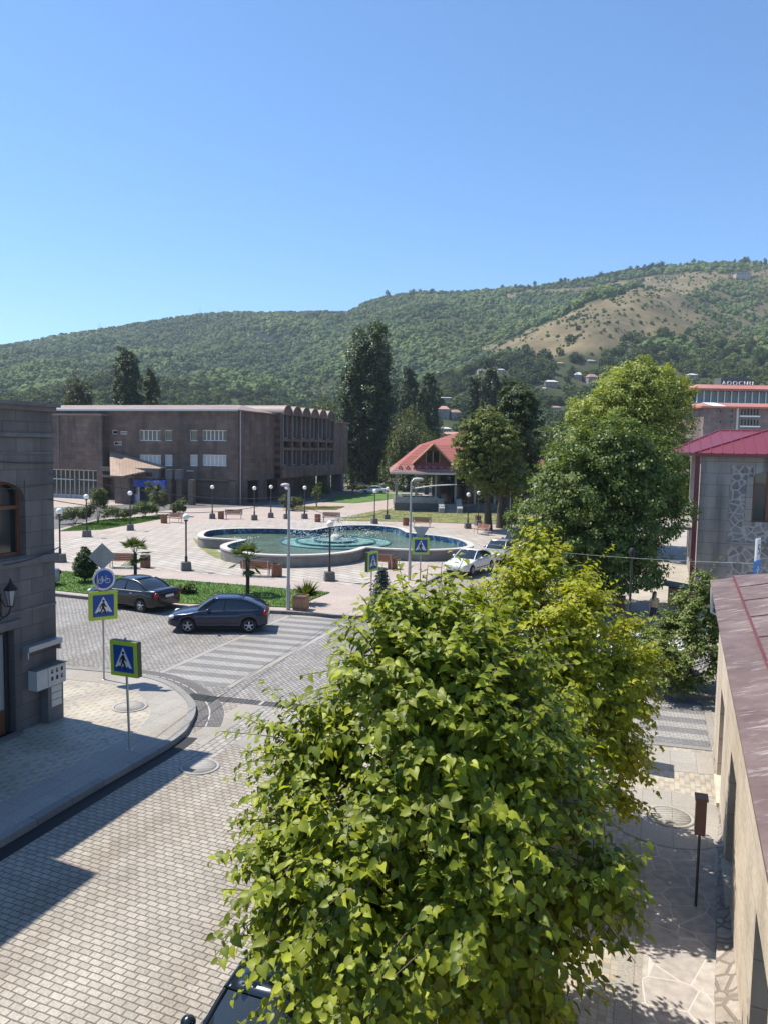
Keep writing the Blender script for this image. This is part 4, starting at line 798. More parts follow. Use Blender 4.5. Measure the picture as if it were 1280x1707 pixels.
b = MB(); w.slab(b, -.05, 5.3, 8.0, 8.1, .0, .06); w.slab(b, -.03, 26, 7.55, 7.6, 0, .03); b.build('frieze', M['basalt'], LB)
b = MB(); w.slab(b, -.07, 26, 4.6, 4.8, 0, .09); b.build('sill_course', M['basalt'], LB)
b = MB(); w.slab(b, 1.3, 3.6, 2.98, 3.2, 0, .07); w.slab(b, .0, 26, 3.35, 3.42, 0, .03); b.build('lintel', M['basalt'], LB)
b = MB(); w.slab(b, 5.3, 26, TOPL+.05, 11.1, -12, .0); b.build('upper_storey', M['tuff'], LB)
# arched head of the window: spandrel pieces
b = MB(); a0, a1, zt = win[0], win[1], win[3]; ac, ra = (a0+a1)/2, (a1-a0)/2; pts = [w.P(a0, zt-.5)] + []
arc = [(ac-ra*cos(PI*k/14), zt-.5+.5*sin(PI*k/14)) for k in range(15)]
for k in range(14):
    p, q = arc[k], arc[k+1]; b.quad(w.P(p[0],p[1],-.02), w.P(q[0],q[1],-.02), w.P(q[0],zt+.01,-.02), w.P(p[0],zt+.01,-.02)); b.quad(w.P(p[0],p[1],-.02), w.P(q[0],q[1],-.02), w.P(q[0],q[1],-.3), w.P(p[0],p[1],-.3))
b.build('arch', M['tuff'], LB)
f = MB(); w.slab(f, a0, a0+.09, win[2], zt, -.3, -.22); w.slab(f, a1-.09, a1, win[2], zt, -.3, -.22); w.slab(f, ac-.06, ac+.06, win[2], zt, -.3, -.2); w.slab(f, a0, a1, win[2], win[2]+.1, -.3, -.21); w.slab(f, a0, a1, zt-.75, zt-.66, -.3, -.2); w.slab(f, a0, a1, zt-.1, zt, -.3, -.22)
fo = f.build('window', M['woodwin'], LB); g_ = MB(); g_.quad(w.P(a0,win[2],-.27), w.P(a1,win[2],-.27), w.P(a1,zt,-.27), w.P(a0,zt,-.27)); g_.build('pane', M['glass'], fo)
for s0 in (5.2, 9.4):
    f = MB(); w.slab(f, s0, s0+1.7, 4.85, 6.85, -.33, -.3); f.build('window', M['glass'], LB)
f = MB(); w.slab(f, door[0], door[0]+.12, .13, 2.95, -.3, -.2); w.slab(f, door[1]-.12, door[1], .13, 2.95, -.3, -.2); w.slab(f, door[0], door[1], 2.83, 2.95, -.3, -.2); w.slab(f, 2.3, 2.42, .13, 2.95, -.3, -.21); fo = f.build('door', M['darksteel'], LB)
g_ = MB(); g_.quad(w.P(door[0],.8,-.26), w.P(door[1],.8,-.26), w.P(door[1],2.9,-.26), w.P(door[0],2.9,-.26)); g_.build('pane', M['paleglass'], fo)
g_ = MB(); w.slab(g_, door[0]+.12, door[1]-.12, .13, .8, -.3, -.24); g_.build('lower_panel', M['woodwin'], fo)
b = MB(); w.slab(b, 1.45, 3.4, .13, .2, 0, .2); b.build('doorstep', M['basalt'], LB)
b = MB(); w.slab(b, .03, 1.25, 2.35, 2.42, 0, .25); w.slab(b, .03, 1.25, 2.28, 2.35, .2, .25); w.slab(b, .03, .07, 2.1, 2.35, 0, .2); w.slab(b, 1.21, 1.25, 2.1, 2.35, 0, .2); b.build('shelf_canopy', M['steel'], LB)
t = thing('junction_box', 'pale metal utility cabinet with six small dark windows on the dark corner wall', 'utility box', (0,0,0))
M['cabinet'] = mat('pale cabinet paint', (.5,.5,.47), .5, .06, 5)
b = MB(); w.slab(b, -.02, 1.05, 1.17, 1.72, .0, .3); b.build('body', M['cabinet'], t)
b = MB(); w.slab(b, .645, .66, 1.19, 1.7, .29, .304); w.slab(b, -.04, 1.07, 1.72, 1.75, 0, .33); b.build('door_seam', M['darkconcrete'], t)
for k in range(6):
    b = MB(); s0 = .1+(k%3)*.18; z0 = 1.52-(k//3)*.2; w.slab(b, s0, s0+.075, z0, z0+.11, .3, .306)
    if k in (1,2,3): w.slab(b, s0+.02, s0+.055, z0+.05, z0+.09, .306, .308, 1)
    b.build('meter_window', [M['black'], M['steel']], t)
t = thing('cable_duct', 'pale stone faced duct box standing below the utility cabinet', 'duct', (0,0,0))
b = MB(); w.slab(b, .05, .62, .13, 1.165, 0, .26); b.build('body', M['basalt'], t)
for k in range(3):
    b = MB(); w.slab(b, .12, .5, .56+k*.2, .74+k*.2, .26, .27); b.build('front_panel', M['cabinet'], t)
def lantern(label, p, n):
    t = thing('wall_lantern', label, 'lantern', p); a = math.atan2(n.y, n.x); d = Vector((.38,0,0))
    b = MB(); b.tube([(0,0,-.55),(.12,0,-.62),(.3,0,-.5),(.38,0,-.3)], .018, 6); b.tube([(0,0,-.1),(.2,0,-.32),(.38,0,-.3)], .014, 6); b.box((.01,0,-.35), (.03,.1,.7)); b.build('bracket', M['black'], t)
    b = MB(); b.lathe([(.07,-.28),(.15,.12)], 6, d, smooth=False); b.build('glass', M['paleglass'], t)
    b = MB()
    for k in range(6): q = k*PI/3; b.tube([(.38+.07*cos(q),.07*sin(q),-.28),(.38+.155*cos(q),.155*sin(q),.13)], .012, 4)
    b.lathe([(.17,.12),(.175,.15),(.1,.24),(.05,.3),(.015,.42),(.001,.43)], 6, d, smooth=False); b.lathe([(.001,-.31),(.075,-.3),(.075,-.27)], 6, d, smooth=False); b.build('cage', M['black'], t)
    t.rotation_euler = (0,0,a); return t
lantern('black hexagonal wall lantern on the dark stone building', Vector(w.P(1.95,3.98,0)), T)
t = thing('planter_trough', 'dark rectangular trough by the door of the stone building', 'planter', w.P(3.35,ZP,.6)); t.rotation_euler = (0,0,math.atan2(S.y,S.x))
b = MB(); b.box((0,0,.16),(.9,.4,.32)); b.box((0,0,.335),(.96,.46,.03)); b.build('box', M['darksteel'], t); MB().box((0,0,.353),(.8,.3,.012)).build('soil', M['asphalt'], t)
# ==== the near building on the right: low eaves, metal roof, sunlit wall
NB = thing('roofed_building', 'low pale stone building with a faded maroon metal roof along the right edge', 'building', (0,0,0))
wn = Wall(wl(0), D2, -E2); EZ = 3.92
M['ashlar'] = blocks('sunlit pale ashlar', (.68,.585,.47), (.6,.51,.41), (.33,.28,.225), 1.25, .6, D2, var=(.7,1.12), dirt=(.4,.32,.25), gap=.009, bump=.6, bigscale=.8)
M['rubble'] = crackmat('rough rubble plinth', 3.2, (.3,.26,.22), (.38,.33,.28), (.2,.17,.14), gap=.06, bump=1.0)
M['nicheback'] = mat('grey window blind', (.16,.155,.15), .6, .12, 6)
hol = []
for (xa,ya,xb,yb) in ((1201,1162,1206,1345),(1218,1250,1206,1497),(1260,1506,1250,1700)):
    s0 = wn.hit(xa, ya)[0]; hol.append(s0)
holes = [(s-1.55, s, .32, 2.42) for s in hol] + [(s-1.55, s, .32, 2.42) for s in (hol[2]-3.2, hol[2]-6.2)]
Lw = wn.hit(1200,1040)[0]+.3
b = MB(); wn.holed(b, -4, Lw, -.05, EZ-.05, holes, .3); b.quad(wn.P(Lw,-.05), wn.P(Lw,EZ-.05), wn.P(Lw,EZ-.05,-9), wn.P(Lw,-.05,-9)); b.build('wall', M['ashlar'], NB)
for h in holes:
    f = MB(); wn.slab(f, h[0], h[1], h[2], h[3], -.36, -.3); fo = f.build('window', M['nicheback'], NB)
    f = MB(); wn.slab(f, h[0], h[0]+.07, h[2], h[3], -.3, -.25); wn.slab(f, h[1]-.07, h[1], h[2], h[3], -.3, -.25); wn.slab(f, h[0]+.07, h[1]-.07, h[3]-.07, h[3], -.3, -.25); f.build('frame', M['basalt'], fo)
    f = MB(); wn.slab(f, h[0]-.03, h[1]+.03, h[2]-.1, h[2], 0, .06); f.build('sill', M['ashlar'], fo)
b = MB(); pl = []
for k in range(40):
    s = -3+k*(Lw+3)/39; d = max(.03, .42*(1-(s-8)/9.5)) if s > 8 else .42; d *= 1+.05*sin(k*1.7); d = min(d, .46); pl.append((s, d))
rows = [[wn.P(s, 0, d+.02*sin(k*2.1)) for k, (s, d) in enumerate(pl)], [wn.P(s, .2+.03*sin(k*1.3), d) for k, (s, d) in enumerate(pl)], [wn.P(s, .26, d*.2) for s, d in pl], [wn.P(s, .3, 0) for s, d in pl]]
b.grid(rows, smooth=False); b.build('plinth', M['rubble'], NB)
m, t_, bb, N, L = nt('faded maroon roof metal'); bb.inputs['Roughness'].default_value = .45; bb.inputs['Metallic'].default_value = .15
g_ = N('ShaderNodeNewGeometry'); n1 = N('ShaderNodeTexNoise'); n1.inputs['Scale'].default_value = 1.1; n1.inputs['Detail'].default_value = 9; n1.inputs['Roughness'].default_value = .65; L(g_.outputs['Position'], n1.inputs['Vector'])
r1 = N('ShaderNodeValToRGB'); setramp(r1, [(.3,(.125,.078,.066)),(.5,(.185,.122,.102)),(.7,(.27,.2,.172))]); L(n1.outputs['Fac'], r1.inputs['Fac'])
mp = N('ShaderNodeMapping'); mp.inputs['Rotation'].default_value = (0,0,R(-38)); mp.inputs['Scale'].default_value = (.9,4.5,1); L(g_.outputs['Position'], mp.inputs['Vector']); n2 = N('ShaderNodeTexNoise'); n2.inputs['Scale'].default_value = 1.4; n2.inputs['Detail'].default_value = 8; n2.inputs['Roughness'].default_value = .75; L(mp.outputs[0], n2.inputs['Vector'])
r2 = N('ShaderNodeValToRGB'); setramp(r2, [(.55,(0,0,0)),(.68,(.85,)*3)]); L(n2.outputs['Fac'], r2.inputs['Fac']); mx = N('ShaderNodeMixRGB'); L(r2.outputs['Color'], mx.inputs['Fac']); L(r1.outputs['Color'], mx.inputs['Color1']); mx.inputs['Color2'].default_value = (.5,.43,.4,1); L(mx.outputs['Color'], bb.inputs['Base Color']); M['oldroof'] = m
Le = wn.hit(1190,978)[0]; PT = .22                                           # roof pitch
b = MB(); b.quad(wn.P(-4,EZ,.14), wn.P(Le,EZ,.14), wn.P(Le,EZ+PT*.62,-.55), wn.P(-4,EZ+PT*.62,-.55)); b.quad(wn.P(-4,EZ,.14), wn.P(Le,EZ,.14), wn.P(Le,EZ-.09,.13), wn.P(-4,EZ-.09,.13)); b.quad(wn.P(-4,EZ-.09,.13), wn.P(Le,EZ-.09,.13), wn.P(Le,EZ-.06,-.2), wn.P(-4,EZ-.06,-.2)); b.build('eaves_sheet', M['oldroof'], NB)
b = MB(); z1 = EZ+PT*.62; b.quad(wn.P(-4,z1+.06,-.5), wn.P(Le,z1+.06,-.5), wn.P(Le-3.2,z1+1.35,-6.2), wn.P(-4,z1+1.35,-6.2)); b.add([wn.P(Le,z1+.06,-.5), wn.P(Le,z1-.1,-9), wn.P(Le-3.2,z1+1.35,-6.2)], [(0,1,2)])
b.quad(wn.P(-4,z1+.06,-.5), wn.P(Le,z1+.06,-.5), wn.P(Le,z1-.02,-.5), wn.P(-4,z1-.02,-.5)); b.build('roof', M['oldroof'], NB)
b = MB(); wn.slab(b, -4, Le, z1+.055, z1+.085, -.53, -.49); b.build('snow_rail', M['maroon'], NB)
for k in range(5):
    b = MB(); s = Le-1.55-k*.62; wn.slab(b, s, s+.14, z1+.2, z1+.36, -1.75-.0*k, -4.2); 
    b.build('roof_rib', M['oldroof'], NB)
for k in range(9):
    b = MB(); s = Le-2.3-k*2.1; b.tube([wn.P(s,z1+.075,-.5), wn.P(s,z1+.075+.2265*2.85,-3.35)], .014, 5); b.build('roof_seam', M['oldroof'], NB)
b = MB(); b.tube([wn.P(Le+.05,EZ+.0,.06), wn.P(Le+.05,2.9,.04), wn.P(Le+.04,2.75,-.3), wn.P(Le+.04,.1,-.34)], .05, 7); b.build('downpipe', M['white'], NB)
q = atY(1167,1360,12.6); M['rust'] = mat('rust brown paint', (.1,.05,.042), .5, .15, 8); t = thing('mail_box', 'narrow rust brown box on a thin post beside the near wall', 'box', (q.x,q.y,ZP)); t.rotation_euler = (0,0,-A)
b = MB(); b.box((0,0,1.62),(.17,.2,.62)); b.box((0,-.01,1.945),(.21,.26,.04)); b.box((0,.13,1.6),(.1,.08,.1)); b.build('body', M['rust'], t); MB().tube([(0,0,0),(0,0,1.31)], .022, 8).build('post', M['darksteel'], t)
# ==== the stone house with the maroon roof, right
SH = thing('stone_house', 'two storey grey stone house with web jointed masonry and a bright maroon metal roof', 'house', (0,0,0))
ch = at(1156,998,0); ws = Wall(ch, T, -S); wsl = Wall(ch, S, -T); HZ = 7.75
M['web'] = crackmat('dark stones in pale web joints', 2.5, (.19,.185,.178), (.27,.26,.248), (.4,.385,.36), gap=.085, bump=.8)
M['grey'] = blocks('grey dressed stone', (.36,.34,.31), (.3,.285,.262), (.12,.118,.112), 1.2, .62, T, dirt=(.12,.115,.11))
wa, wz1 = ws.hit(1251,870); wz0 = wz1; _, wzt = ws.hit(1266,786); b = MB()
hw = (wa, wa+1.5, wz0, wzt); ws.holed(b, 1.5, 12, -.05, HZ, [hw], .25); b.build('web_masonry', M['web'], SH)
b = MB(); ws.slab(b, 0, 1.5, -.05, HZ, -.34, .05); ws.slab(b, 1.5, 12, 3.0, 3.2, 0, .06); ws.slab(b, 1.5, 12, HZ-.5, HZ, 0, .04); ws.slab(b, hw[0]-.32, hw[0], wz0-.2, wzt-.3, 0, .04); ws.slab(b, 1.5, 12, -.05, .6, 0, .07); b.build('quoins', M['grey'], SH)
b = MB(); wsl.slab(b, .35, 14, -.05, HZ, -9, 0); b.build('wall', M['grey'], SH)
f = MB(); ws.slab(f, hw[0], hw[0]+.09, wz0, wzt, -.24, -.14); ws.slab(f, hw[1]-.09, hw[1], wz0, wzt, -.24, -.14); ws.slab(f, hw[0]+.66, hw[0]+.8, wz0, wzt, -.24, -.13); ws.slab(f, hw[0], hw[1], wz0, wz0+.09, -.24, -.15); ws.slab(f, hw[0], hw[1], wzt-.75, wzt-.65, -.24, -.14); fo = f.build('window', M['woodwin'], SH)
g_ = MB(); g_.quad(ws.P(hw[0],wz0,-.2), ws.P(hw[1],wz0,-.2), ws.P(hw[1],wzt,-.2), ws.P(hw[0],wzt,-.2)); g_.build('pane', glassmat('greenish house glass', (.06,.075,.07), .08), fo)
b = MB(); ac, ra = hw[0]+.75, .78
for k in range(14):
    p = (ac-ra*cos(PI*k/14), wzt-.38+.4*sin(PI*k/14)); q = (ac-ra*cos(PI*(k+1)/14), wzt-.38+.4*sin(PI*(k+1)/14)); b.quad(ws.P(*p,.045), ws.P(*q,.045), ws.P(q[0],wzt+.28,.045), ws.P(p[0],wzt+.28,.045)); b.quad(ws.P(*p,.045), ws.P(*q,.045), ws.P(*q,-.14), ws.P(*p,-.14))
b.build('arch', M['grey'], SH)
m, t_, bb, N, L = nt('maroon standing seam'); bb.inputs['Roughness'].default_value = .35; bb.inputs['Base Color'].default_value = (.2,.036,.045,1); bb.inputs['Metallic'].default_value = .1; M['seam'] = m
b = MB(); E0 = HZ+.12; PW = 1.75
def roofpt(a, d, z): return ws.P(a, z, d)
rz_ = E0+1.35
# main hipped roof with its wide left overhang, then the front wing
A0, A1, B0, B1 = roofpt(-PW,-.9,E0), roofpt(12.5,-.9,E0), roofpt(-PW,-13,E0), roofpt(12.5,-13,E0); R0, R1 = roofpt(1.2,-6.2,rz_), roofpt(12.5,-6.2,rz_)
b.add([A0,A1,R1,R0], [(0,1,2,3)]); b.add([B0,A0,R0], [(0,1,2)]); b.add([B1,B0,R0,R1], [(0,1,2,3)])
F0, F1, G0, G1 = roofpt(-.35,.45,E0), roofpt(12.5,.45,E0), roofpt(4.8,-4.2,E0+1.75), roofpt(12.5,-4.2,E0+1.75)
b.add([F0,F1,G1,G0], [(0,1,2,3)]); b.add([roofpt(-.35,-.9,E0+.002),F0,G0,roofpt(1.2,-3,E0+.5)], [(0,1,2,3)]); b.build('roof', M['seam'], SH)
def lerp3(p, q, f): return tuple(p[i]+(q[i]-p[i])*f for i in range(3))
for k in range(24):
    b = MB(); f = k/24; p = lerp3(A0,A1,f); q = lerp3(R0,R1,max(0,(f*14.25-2.95)/11.3)) if f*14.25 > 2.95 else lerp3(A0,R0,f*14.25/2.95)
    b.tube([p, q], .05, 4); b.build('roof_seam', M['seam'], SH)
for k in range(24):
    b = MB(); f = (k+.5)/24; p = lerp3(F0,F1,f); q = lerp3(G0,G1,(f*12.85-5.15)/7.7) if f*12.85 > 5.15 else lerp3(F0,G0,f*12.85/5.15)
    b.tube([p, q], .05, 4); b.build('roof_seam', M['seam'], SH)
b = MB(); b.tube([A0,R0], .07, 5); b.tube([R0,R1], .07, 5); b.tube([F0,G0], .07, 5); b.build('ridge_cap', M['seam'], SH)
b = MB(); ws.slab(b, -.38, 12.5, E0-.18, E0-.01, .05, .47); b.build('fascia', M['seam'], SH)
b = MB(); ws.slab(b, -PW, -.39, E0-.16, E0-.01, -13, -.88); b.build('soffit', M['woodpale'], SH)
b = MB(); ws.slab(b, -.3, -.06, 0, E0-.18, .02, .24); b.build('downpipe', M['maroon'], SH)
b = MB(); ws.slab(b, -1.5, -.05, 3.6, 3.75, -12, -1.2); b.build('balcony', M['grey'], SH)
t = thing('kiosk', 'small weathered booth with a slanted dark roof standing against the stone house', 'kiosk', at(1134,1012,ZP)); t.rotation_euler = (0,0,-A)
b = MB(); b.box((0,0,.5),(1.25,.9,1.0)); b.build('body', M['woodpale'], t); b = MB(); b.add([(-.85,-.6,1.12),(.75,-.6,.95),(.75,.6,.98),(-.85,.6,1.15),(-.85,-.6,1.2),(.75,-.6,1.03),(.75,.6,1.06),(-.85,.6,1.23)], [(3,2,1,0),(4,5,6,7),(0,1,5,4),(1,2,6,5),(2,3,7,6),(3,0,4,7)]); b.build('roof', M['darkconcrete'], t); b = MB(); [b.box((0,-.46,.25+k*.25),(1.25,.02,.03)) for k in range(4)]; b.build('slats', M['wood'], t)
# ==== the long brown civic building behind the square
CB = thing('civic_building', 'long brown stone clad civic building with a row of barrel vaulted window bays', 'building', (0,0,0))
K = at(395,843,0); wf = Wall(K, -T, -S); wr = Wall(K, S, T); CZ = 12.15
def fx(pxx, py=760): return wf.hit(pxx, py)[0]
def rx_(pxx, py=760): return wr.hit(pxx, py)[0]
def fz(pxx, py): return wf.hit(pxx, py)[1]
ups = [(233,269,5),(275,288,1),(317,330,1),(338,378,6)]; holes = []; wins = []
for x0, x1, nn in ups:
    for y0, y1 in ((735,717),(777,758)):
        h = (fx(x1), fx(x0), fz((x0+x1)/2, y0), fz((x0+x1)/2, y1)); holes.append(h); wins.append((h, nn, y0 > 750))
sm = [(188,196,724,717),(201,213,724,719),(190,204,742,736)]
for x0,x1,y0,y1 in sm: h = (fx(x1), fx(x0), fz(x0,y0), fz(x0,y1)); holes.append(h); wins.append((h, 1, False))
b = MB(); wf.holed(b, 0, 48, 3.3, CZ, holes, .25); wf.slab(b, 6.2, 48, -.05, 3.3, -.6, -.02); wf.slab(b, 0, 1.2, -.05, 3.3, -1.2, 0)
b.quad(wf.P(0,3.3), wf.P(48,3.3), wf.P(48,3.3,-1), wf.P(0,3.3,-1))
b.build('wall', M['brown'], CB)
for h, nn, pale in wins:
    f = MB(); n_ = max(nn, 1); W_ = (h[1]-h[0])
    for k in range(n_+1): c = h[0]+W_*k/n_; wf.slab(f, max(h[0],c-.05), min(h[1],c+.05), h[2], h[3], -.22, -.12)
    wf.slab(f, h[0], h[1], h[2], h[2]+.09, -.22, -.13); wf.slab(f, h[0], h[1], h[3]-.09, h[3], -.22, -.13); fo = f.build('window', M['white'], CB)
    g_ = MB(); g_.quad(wf.P(h[0],h[2],-.2), wf.P(h[1],h[2],-.2), wf.P(h[1],h[3],-.2), wf.P(h[0],h[3],-.2)); g_.build('pane', M['curtain' if pale else 'glass'], fo)
Lr = rx_(580,745); b = MB(); bays0, bays1 = rx_(462,740), rx_(549,740)
wr.slab(b, 1.2, bays0-.6, 3.3, CZ, -14, 0); wr.slab(b, 0, 1.2, 3.3, CZ, -.24, -.003); wr.slab(b, bays0-.6, bays1+.2, 3.3, CZ-1.2, -14, -.4); wr.slab(b, bays1+.2, Lr, 3.3, CZ-.35, -14, 0); b.build('side_wall', M['brownS'], CB)
b = MB(); wr.slab(b, bays0-.7, bays0, 3.2, CZ+.3, -.4, .9); wr.slab(b, bays0-.7, bays1+.3, 3.2, 4.9, -.4, .9); b.build('bay_surround', M['brownS'], CB)
nb = 6; bw = (bays1-bays0)/nb
M['vault'] = mat('pale vault sheet', (.26,.195,.165), .6, .15, 1.5)
for k in range(nb):
    s0 = bays0+bw*k; s1 = s0+bw; c = (s0+s1)/2; r_ = bw*.46; zc = CZ+.0; b = MB()
    arcp = [(c-r_*cos(PI*j/12), zc+r_*1.0*sin(PI*j/12)) for j in range(13)]
    b.grid([[wr.P(a, z, d) for a, z in arcp] for d in (1.0, -6)]); bay = b.build('vault', M['vault'], CB)
    b = MB(); b.add([wr.P(a, z, .95) for a, z in arcp], [tuple(range(13))]); b.build('vault_front', M['brownS'], bay)
    b = MB(); b.grid([[wr.P(c+(a-c)*f, zc+(z-zc)*f, d) for a, z in arcp] for f, d in ((1,.95),(1.03,1.05),(.86,1.05),(.86,.9))]); b.build('vault_rim', M['brownS'], bay)
    b = MB(); wr.slab(b, s0-.2, s0+.28, 4.9, zc+.05, -.3, .9); b.build('pier', M['brownS'], CB)
    for z0, z1, nm in ((4.95,7.1,0),(7.6,8.45,1),(8.9,zc+.1,0)):
        f = MB(); wr.slab(f, s0+.28, s0+.42, z0, z1, .0, .35); wr.slab(f, s1-.32, s1-.2, z0, z1, .0, .35); wr.slab(f, s0+.42, s1-.32, z0, z0+.12, 0, .3)
        wr.slab(f, c-.05, c+.05, z0+.12, z1, 0, .3); fo = f.build('window', M['steel' if not nm else 'brownS'], CB); g_ = MB(); g_.quad(wr.P(s0+.28,z0,.1), wr.P(s1-.2,z0,.1), wr.P(s1-.2,z1,.1), wr.P(s0+.28,z1,.1)); g_.build('pane', M['glass'], fo)
b = MB(); wr.slab(b, bays1-.2, bays1+.28, 4.9, CZ-.15, -.3, .9); wr.slab(b, bays0, bays1, 7.15, 7.55, -.3, .8); wr.slab(b, bays0, bays1, 8.45, 8.85, -.3, .8); b.build('bay_transoms', M['brownS'], CB)
b = MB()
for x0, x1, d in ((397,415,8),(432,447,8),(466,528,10)): wr.slab(b, rx_(x0,800), rx_(x1,800), -.05, 3.3, -d, -.15)
b.build('undercroft_wall', M['brownS'], CB)
for x0, x1 in ((549,557),(572,579)):
    b = MB(); s0 = rx_(x0,800); wr.slab(b, s0, s0+(rx_(x1,800)-s0)*.6, -.05, 3.3, -2.2, -.3); b.build('pier', M['darkconcrete'], CB)
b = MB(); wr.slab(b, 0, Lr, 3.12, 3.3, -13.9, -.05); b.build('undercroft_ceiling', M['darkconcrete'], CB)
b = MB(); wr.slab(b, -.25, .15, -.05, CZ, -.1, .18); b.build('corner_pilaster', M['brown'], CB)
t_ = MB(); t_.tube([wr.P(.55,0,.2), wr.P(.55,CZ,.2)], .09, 7); t_.build('drainpipe', M['steel'], CB)
M['roofsheet'] = mat('weathered pinkish roof sheet', (.25,.185,.16), .6, .2, .8, dirt=(.19,.13,.12), dscale=.25)
b = MB(); wf.slab(b, -.5, 48, CZ, CZ+.16, -.2, .55, 0); e0 = CZ+.16
P0, P1 = wf.P(-.5,e0,.55), wf.P(48,e0,.55); Q0, Q1 = wf.P(3.5,e0+1.0,-7), wf.P(48,e0+1.0,-7); b.add([P0,P1,Q1,Q0], [(0,1,2,3)])
S1 = wr.P(bays0-.7,e0-.12,.4); S2 = wr.P(bays0-.7,e0+.15,-6); b.add([P0,Q0,S2,S1], [(0,1,2,3)]); b.add([Q0,Q1,wf.P(48,e0,-16),S2], [(0,1,2,3)]); wr.slab(b, -.5, bays0-.7, CZ, CZ+.12, -.2, .42)
wr.slab(b, bays1+.2, Lr+.3, CZ-.35, CZ-.2, -14.3, .3); b.build('roof', M['roofsheet'], CB)
b = MB(); wf.slab(b, -.52, 48, CZ-.05, CZ+.14, .55, .6); b.build('gutter', M['steel'], CB)
# projecting left block with its glazed lower storey
a0 = fx(183, 760); b = MB(); zb = wf.hit(130,783,1.4)[1]; zs = wf.hit(130,845,1.4)[1]
wf.slab(b, a0, a0+26, zb, CZ-.7, -.1, 1.4); wf.slab(b, a0, a0+26, -.05, zs, -.1, 1.1); wf.slab(b, a0, a0+1.0, zs, zb, -.1, 1.4); b.build('block', M['brown'], CB)
b = MB(); wf.slab(b, a0+.0, a0+26, CZ-.7, CZ-.45, -.2, 1.6); b.build('block_coping', M['roofsheet'], CB)
for k in range(6):
    s0 = a0+1.0+k*2.35; f = MB()
    for j in range(3): wf.slab(f, s0+j*.78, s0+j*.78+.1, zs, zb, 1.0, 1.12)
    for z in (zs, zs+(zb-zs)*.3, zs+(zb-zs)*.72, zb-.12): wf.slab(f, s0, s0+2.35, z, z+.12, 1.0, 1.1)
    fo = f.build('window', M['cabinet'], CB); g_ = MB(); g_.quad(wf.P(s0,zs,1.02), wf.P(s0+2.35,zs,1.02), wf.P(s0+2.35,zb,1.02), wf.P(s0,zb,1.02)); g_.build('pane', M['glass'], fo)
    g_ = MB(); wf.slab(g_, s0+.1, s0+2.3, zs+.1, zs+(zb-zs)*.3, 1.03, 1.05); g_.build('lower_panel', M['curtain'], fo)
b = MB(); wf.slab(b, a0+7.2, a0+7.5, zb, CZ-.7, 1.4, 1.5); b.build('block_pilaster', M['darkconcrete'], CB)
# ---- porch with the tan roof and the blue doorway
PB = thing('porch', 'entrance porch with a sloping tan tiled roof and a bright blue doorway', 'porch', (0,0,0))
dF = 7.0; zl = wf.hit(195,793,dF)[1]; za = wf.hit(184,751,0.1)[1]; sA = a0-.05; sC = fx(281,778); zC = fz(281,778)
M['tan'] = pavers('tan roof tiles', (.43,.31,.23), (.37,.26,.19), (.22,.15,.11), .5, .32, rz=R(-19.5), gap=.035, bump=.6)
s195 = wf.hit(205,792,dF)[0]; b = MB(); sB = wf.hit(184.5,793,dF)[0]; pA, pB, pB2, pC = wf.P(sA,za,.02), wf.P(sB,zl,dF), wf.P(s195,zl,dF), wf.P(sC,zC,.3); pM = wf.P(sC, zC, dF*.75)
b.add([pA,pB,pB2,pC], [(0,1,2,3)]); dn = lambda p: (p[0],p[1],p[2]-.2); b.add([pA,pB,pB2,pC]+[dn(p) for p in (pA,pB,pB2,pC)], [(7,6,5,4),(1,5,6,2),(2,6,7,3)]); b.build('roof', M['tan'], PB)
b = MB(); wf.slab(b, sB-2.6, sB-.25, -.05, zl-.2, dF-1.2, dF-.5); b.build('wall', M['brown'], PB)
zE0, zE1 = wf.hit(240,797,3.5)[1], wf.hit(240,781,3.5)[1]; b = MB(); wf.slab(b, sC-.5, sA-1.2, zE1-.5, zE1+.05, 3.0, 3.6); wf.slab(b, sC-.5, sA-1.2, zE0-.05, zE0+.25, 3.0, 3.6)
xs = [205,216,238,260,282,298]; 
for x in xs: s0 = wf.hit(x,790,3.5)[0]; wf.slab(b, s0-.5, s0+.5, zE0, zE1, 3.0, 3.55)
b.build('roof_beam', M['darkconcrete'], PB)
for x in (284, 301, 320):
    s0 = wf.hit(x,800,3.2)[0]; b = MB(); wf.slab(b, s0-.35, s0+.35, 0, zE0, 2.8, 3.5); b.build('column', M['brown'], PB)
M['blue'] = mat('bright blue paint', (.03,.1,.5), .5, .1, 2); M['orange'] = mat('orange paint', (.6,.22,.06), .5, .1, 2)
sL, sR = wf.hit(212,820,3.7)[0], wf.hit(276,820,3.7)[0]; zT = wf.hit(240,800,3.7)[1]
f = MB(); wf.slab(f, sL-1.0, sL, 0, zT, 3.3, 3.75); wf.slab(f, sR, sR+.55, 0, zT, 3.3, 3.75); wf.slab(f, sR+.55, sL-1.0, zT-.95, zT, 3.35, 3.75); fo = f.build('doorway', M['blue'], PB)
f = MB(); wf.slab(f, sL-.75, sL+.02, zT-1.4, zT-.4, 3.75, 3.78); wf.slab(f, sR-.02, sR+.4, .3, 1.6, 3.75, 3.78); f.build('orange_panel', M['orange'], fo)
f = MB(); sd = wf.hit(226,820,3.5)[0]; wf.slab(f, sd-.6, sd+.6, .1, 2.6, 3.3, 3.45); dr_ = f.build('door', M['white'], PB); f = MB(); wf.slab(f, sd-.35, sd+.35, 1.2, 2.3, 3.45, 3.47); f.build('pane', M['glass'], dr_)
f = MB(); wf.slab(f, sR+.55, sL-1.0, 0, zT-.95, 2.6, 2.7); f.build('back_wall', M['darkconcrete'], PB)
s0, s1 = wf.hit(247,820,3.2)[0], wf.hit(257,820,3.2)[0]; f = MB(); wf.slab(f, s1, s0, 0, zT-1.0, 2.7, 2.9); f.build('pale_column', M['concrete'], PB)
